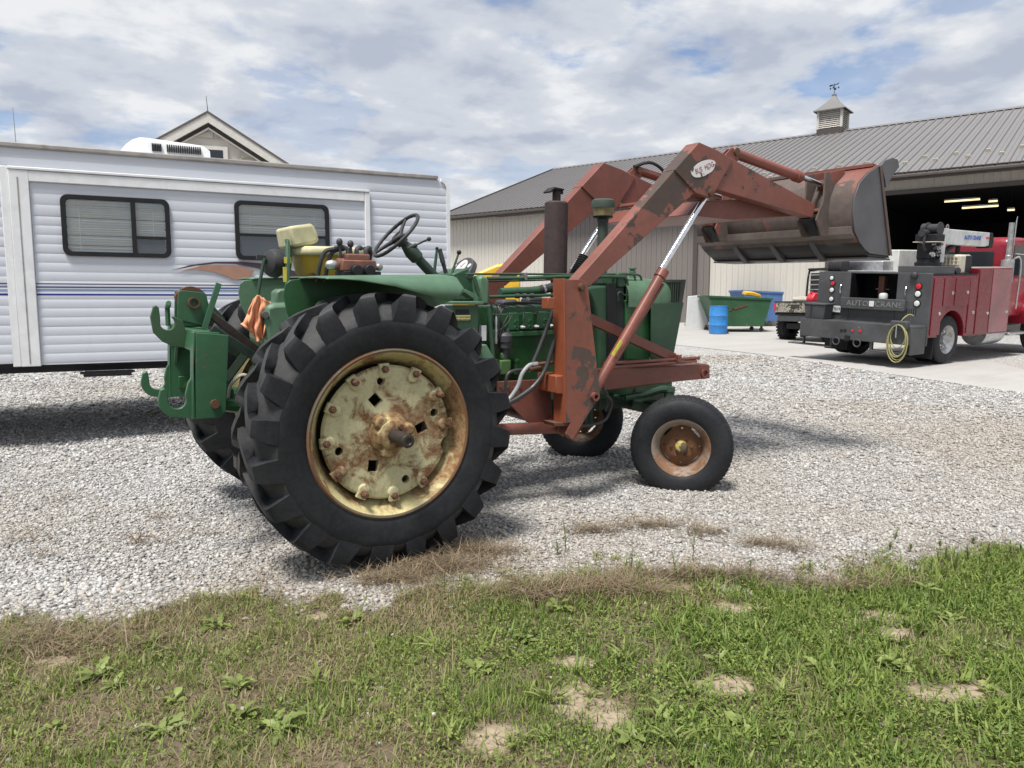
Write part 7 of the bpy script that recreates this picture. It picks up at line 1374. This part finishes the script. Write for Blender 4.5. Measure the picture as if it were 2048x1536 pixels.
for p in [(-1.528, -1.746, 0.0), (-1.56, -1.096, 0.0), (-1.464, -1.854, 0.0), (-1.048, -2.131, 0.0), (1.006, -3.233, 0.0), (0.196, -3.162, 0.0), (0.121, -2.373, 0.0), (-0.991, -2.506, -0.0), (-1.337, -2.293, -0.0), (0.023, -3.2, -0.0), (2.202, -2.985, 0.0), (1.487, -3.213, 0.0), (-1.021, -1.46, 0.0), (-0.625, -2.37, 0.0), (1.944, -3.252, 0.0), (0.703, -2.947, 0.0)]: weed(p, 'toothed', _r.uniform(.055, .10), 13, _r)
for p in [(1.287, -3.382, 0.0), (1.32, -3.426, 0.0), (-1.09, -2.333, 0.0), (-1.683, -2.08, -0.0), (-0.472, -1.765, 0.0), (1.701, -2.753, 0.0), (1.393, -3.699, 0.0), (0.488, -3.451, 0.0), (0.439, -2.193, 0.0), (0.393, -3.357, -0.0), (-1.278, -2.097, 0.0), (1.091, -3.675, 0.0), (-0.181, -2.503, 0.0), (-0.636, -2.651, 0.0)]: weed(p, 'spoon', _r.uniform(.04, .08), 9, _r)
# upright horseweed sprouts and feathery weeds at the gravel edge
SP = leafmat('sprout_leaf', ((0, (.15, .20, .065)), (.5, (.21, .27, .09)), (1, (.26, .32, .13))), .5, False); lm = leaf_mesh('strap'); lm.materials.append(SP)
def sprout(p, h, n, rr, name='horseweed_sprout', label='thin upright weed sprout growing out of the gravel edge', gr='weed sprouts at the gravel edge', ls=.045):
    t = thing(name, label, 'weed', (p[0], p[1], float(gnd_fine(np.array([p[0]]), np.array([p[1]]))[0])), (0, 0, rr.uniform(0, 6)), gr); a, b = rr.uniform(-.15, .15), rr.uniform(-.15, .15)
    MB().tube([(0, 0, -.01), (a * h * .3, b * h * .3, h * .5), (a * h, b * h, h)], [.0028, .0012], 5).build('stem', SP, t)
    for i in range(n):
        f = .12 + .86 * i / n; o = bpy.data.objects.new('leaf', lm); COL.objects.link(o); o.parent = t; o.location = (a * h * f * f, b * h * f * f, h * f); s = ls * (1.15 - .7 * f) * rr.uniform(.8, 1.2); o.scale = (s, s * 1.6, s); o.rotation_euler = (0, -rr.uniform(.5, 1.0), i * 2.4)
for p, h in zip([(0.917, -1.491, 0.0), (0.981, -1.488, 0.0), (1.086, -1.963, 0.0), (1.107, -1.993, 0.0), (1.195, -2.203, 0.0), (1.507, -2.015, -0.0), (1.058, -1.945, 0.0), (1.653, -2.311, 0.0), (2.883, -2.404, 0.0), (1.938, -2.487, 0.0)], (.10, .23, .14, .08, .17, .24, .09, .08, .09, .07)): sprout(p, h, 18, _r)
for p, h in zip([(2.509, -2.838, 0.0), (2.742, -2.794, -0.0), (2.668, -2.89, 0.0), (2.853, -2.862, -0.0), (2.817, -2.936, 0.0), (3.041, -2.879, 0.0), (3.173, -2.94, 0.0), (3.281, -2.945, 0.0), (3.303, -2.99, 0.0), (2.78, -2.563, -0.0), (2.72, -2.472, 0.0), (2.981, -2.633, 0.0), (3.25, -2.688, 0.0)], (.09, .10, .10, .11, .09, .09, .07, .07, .07, .05, .04, .05, .04)): sprout(p, h, 34, _r, 'feathery_weed', 'bushy feathery green weed where lawn meets gravel', 'feathery weeds at the lawn corner', .038)
p = (-1.212, 0.035, 0.0); tw = thing('dead_weed', 'dead brown branching weed stem standing in the gravel', 'weed', (p[0], p[1], float(gnd_fine(np.array([p[0]]), np.array([p[1]]))[0])))
for q in (((0, 0, 0), (-.02, 0, .05), (-.06, .01, .11)), ((0, 0, 0), (.02, 0, .06), (.01, .02, .13)), ((-.02, 0, .05), (-.09, 0, .09)), ((.02, 0, .05), (.10, .02, .03))): MB().tube(q, [.003, .0012], 5).build('stem', M['rust'], tw)
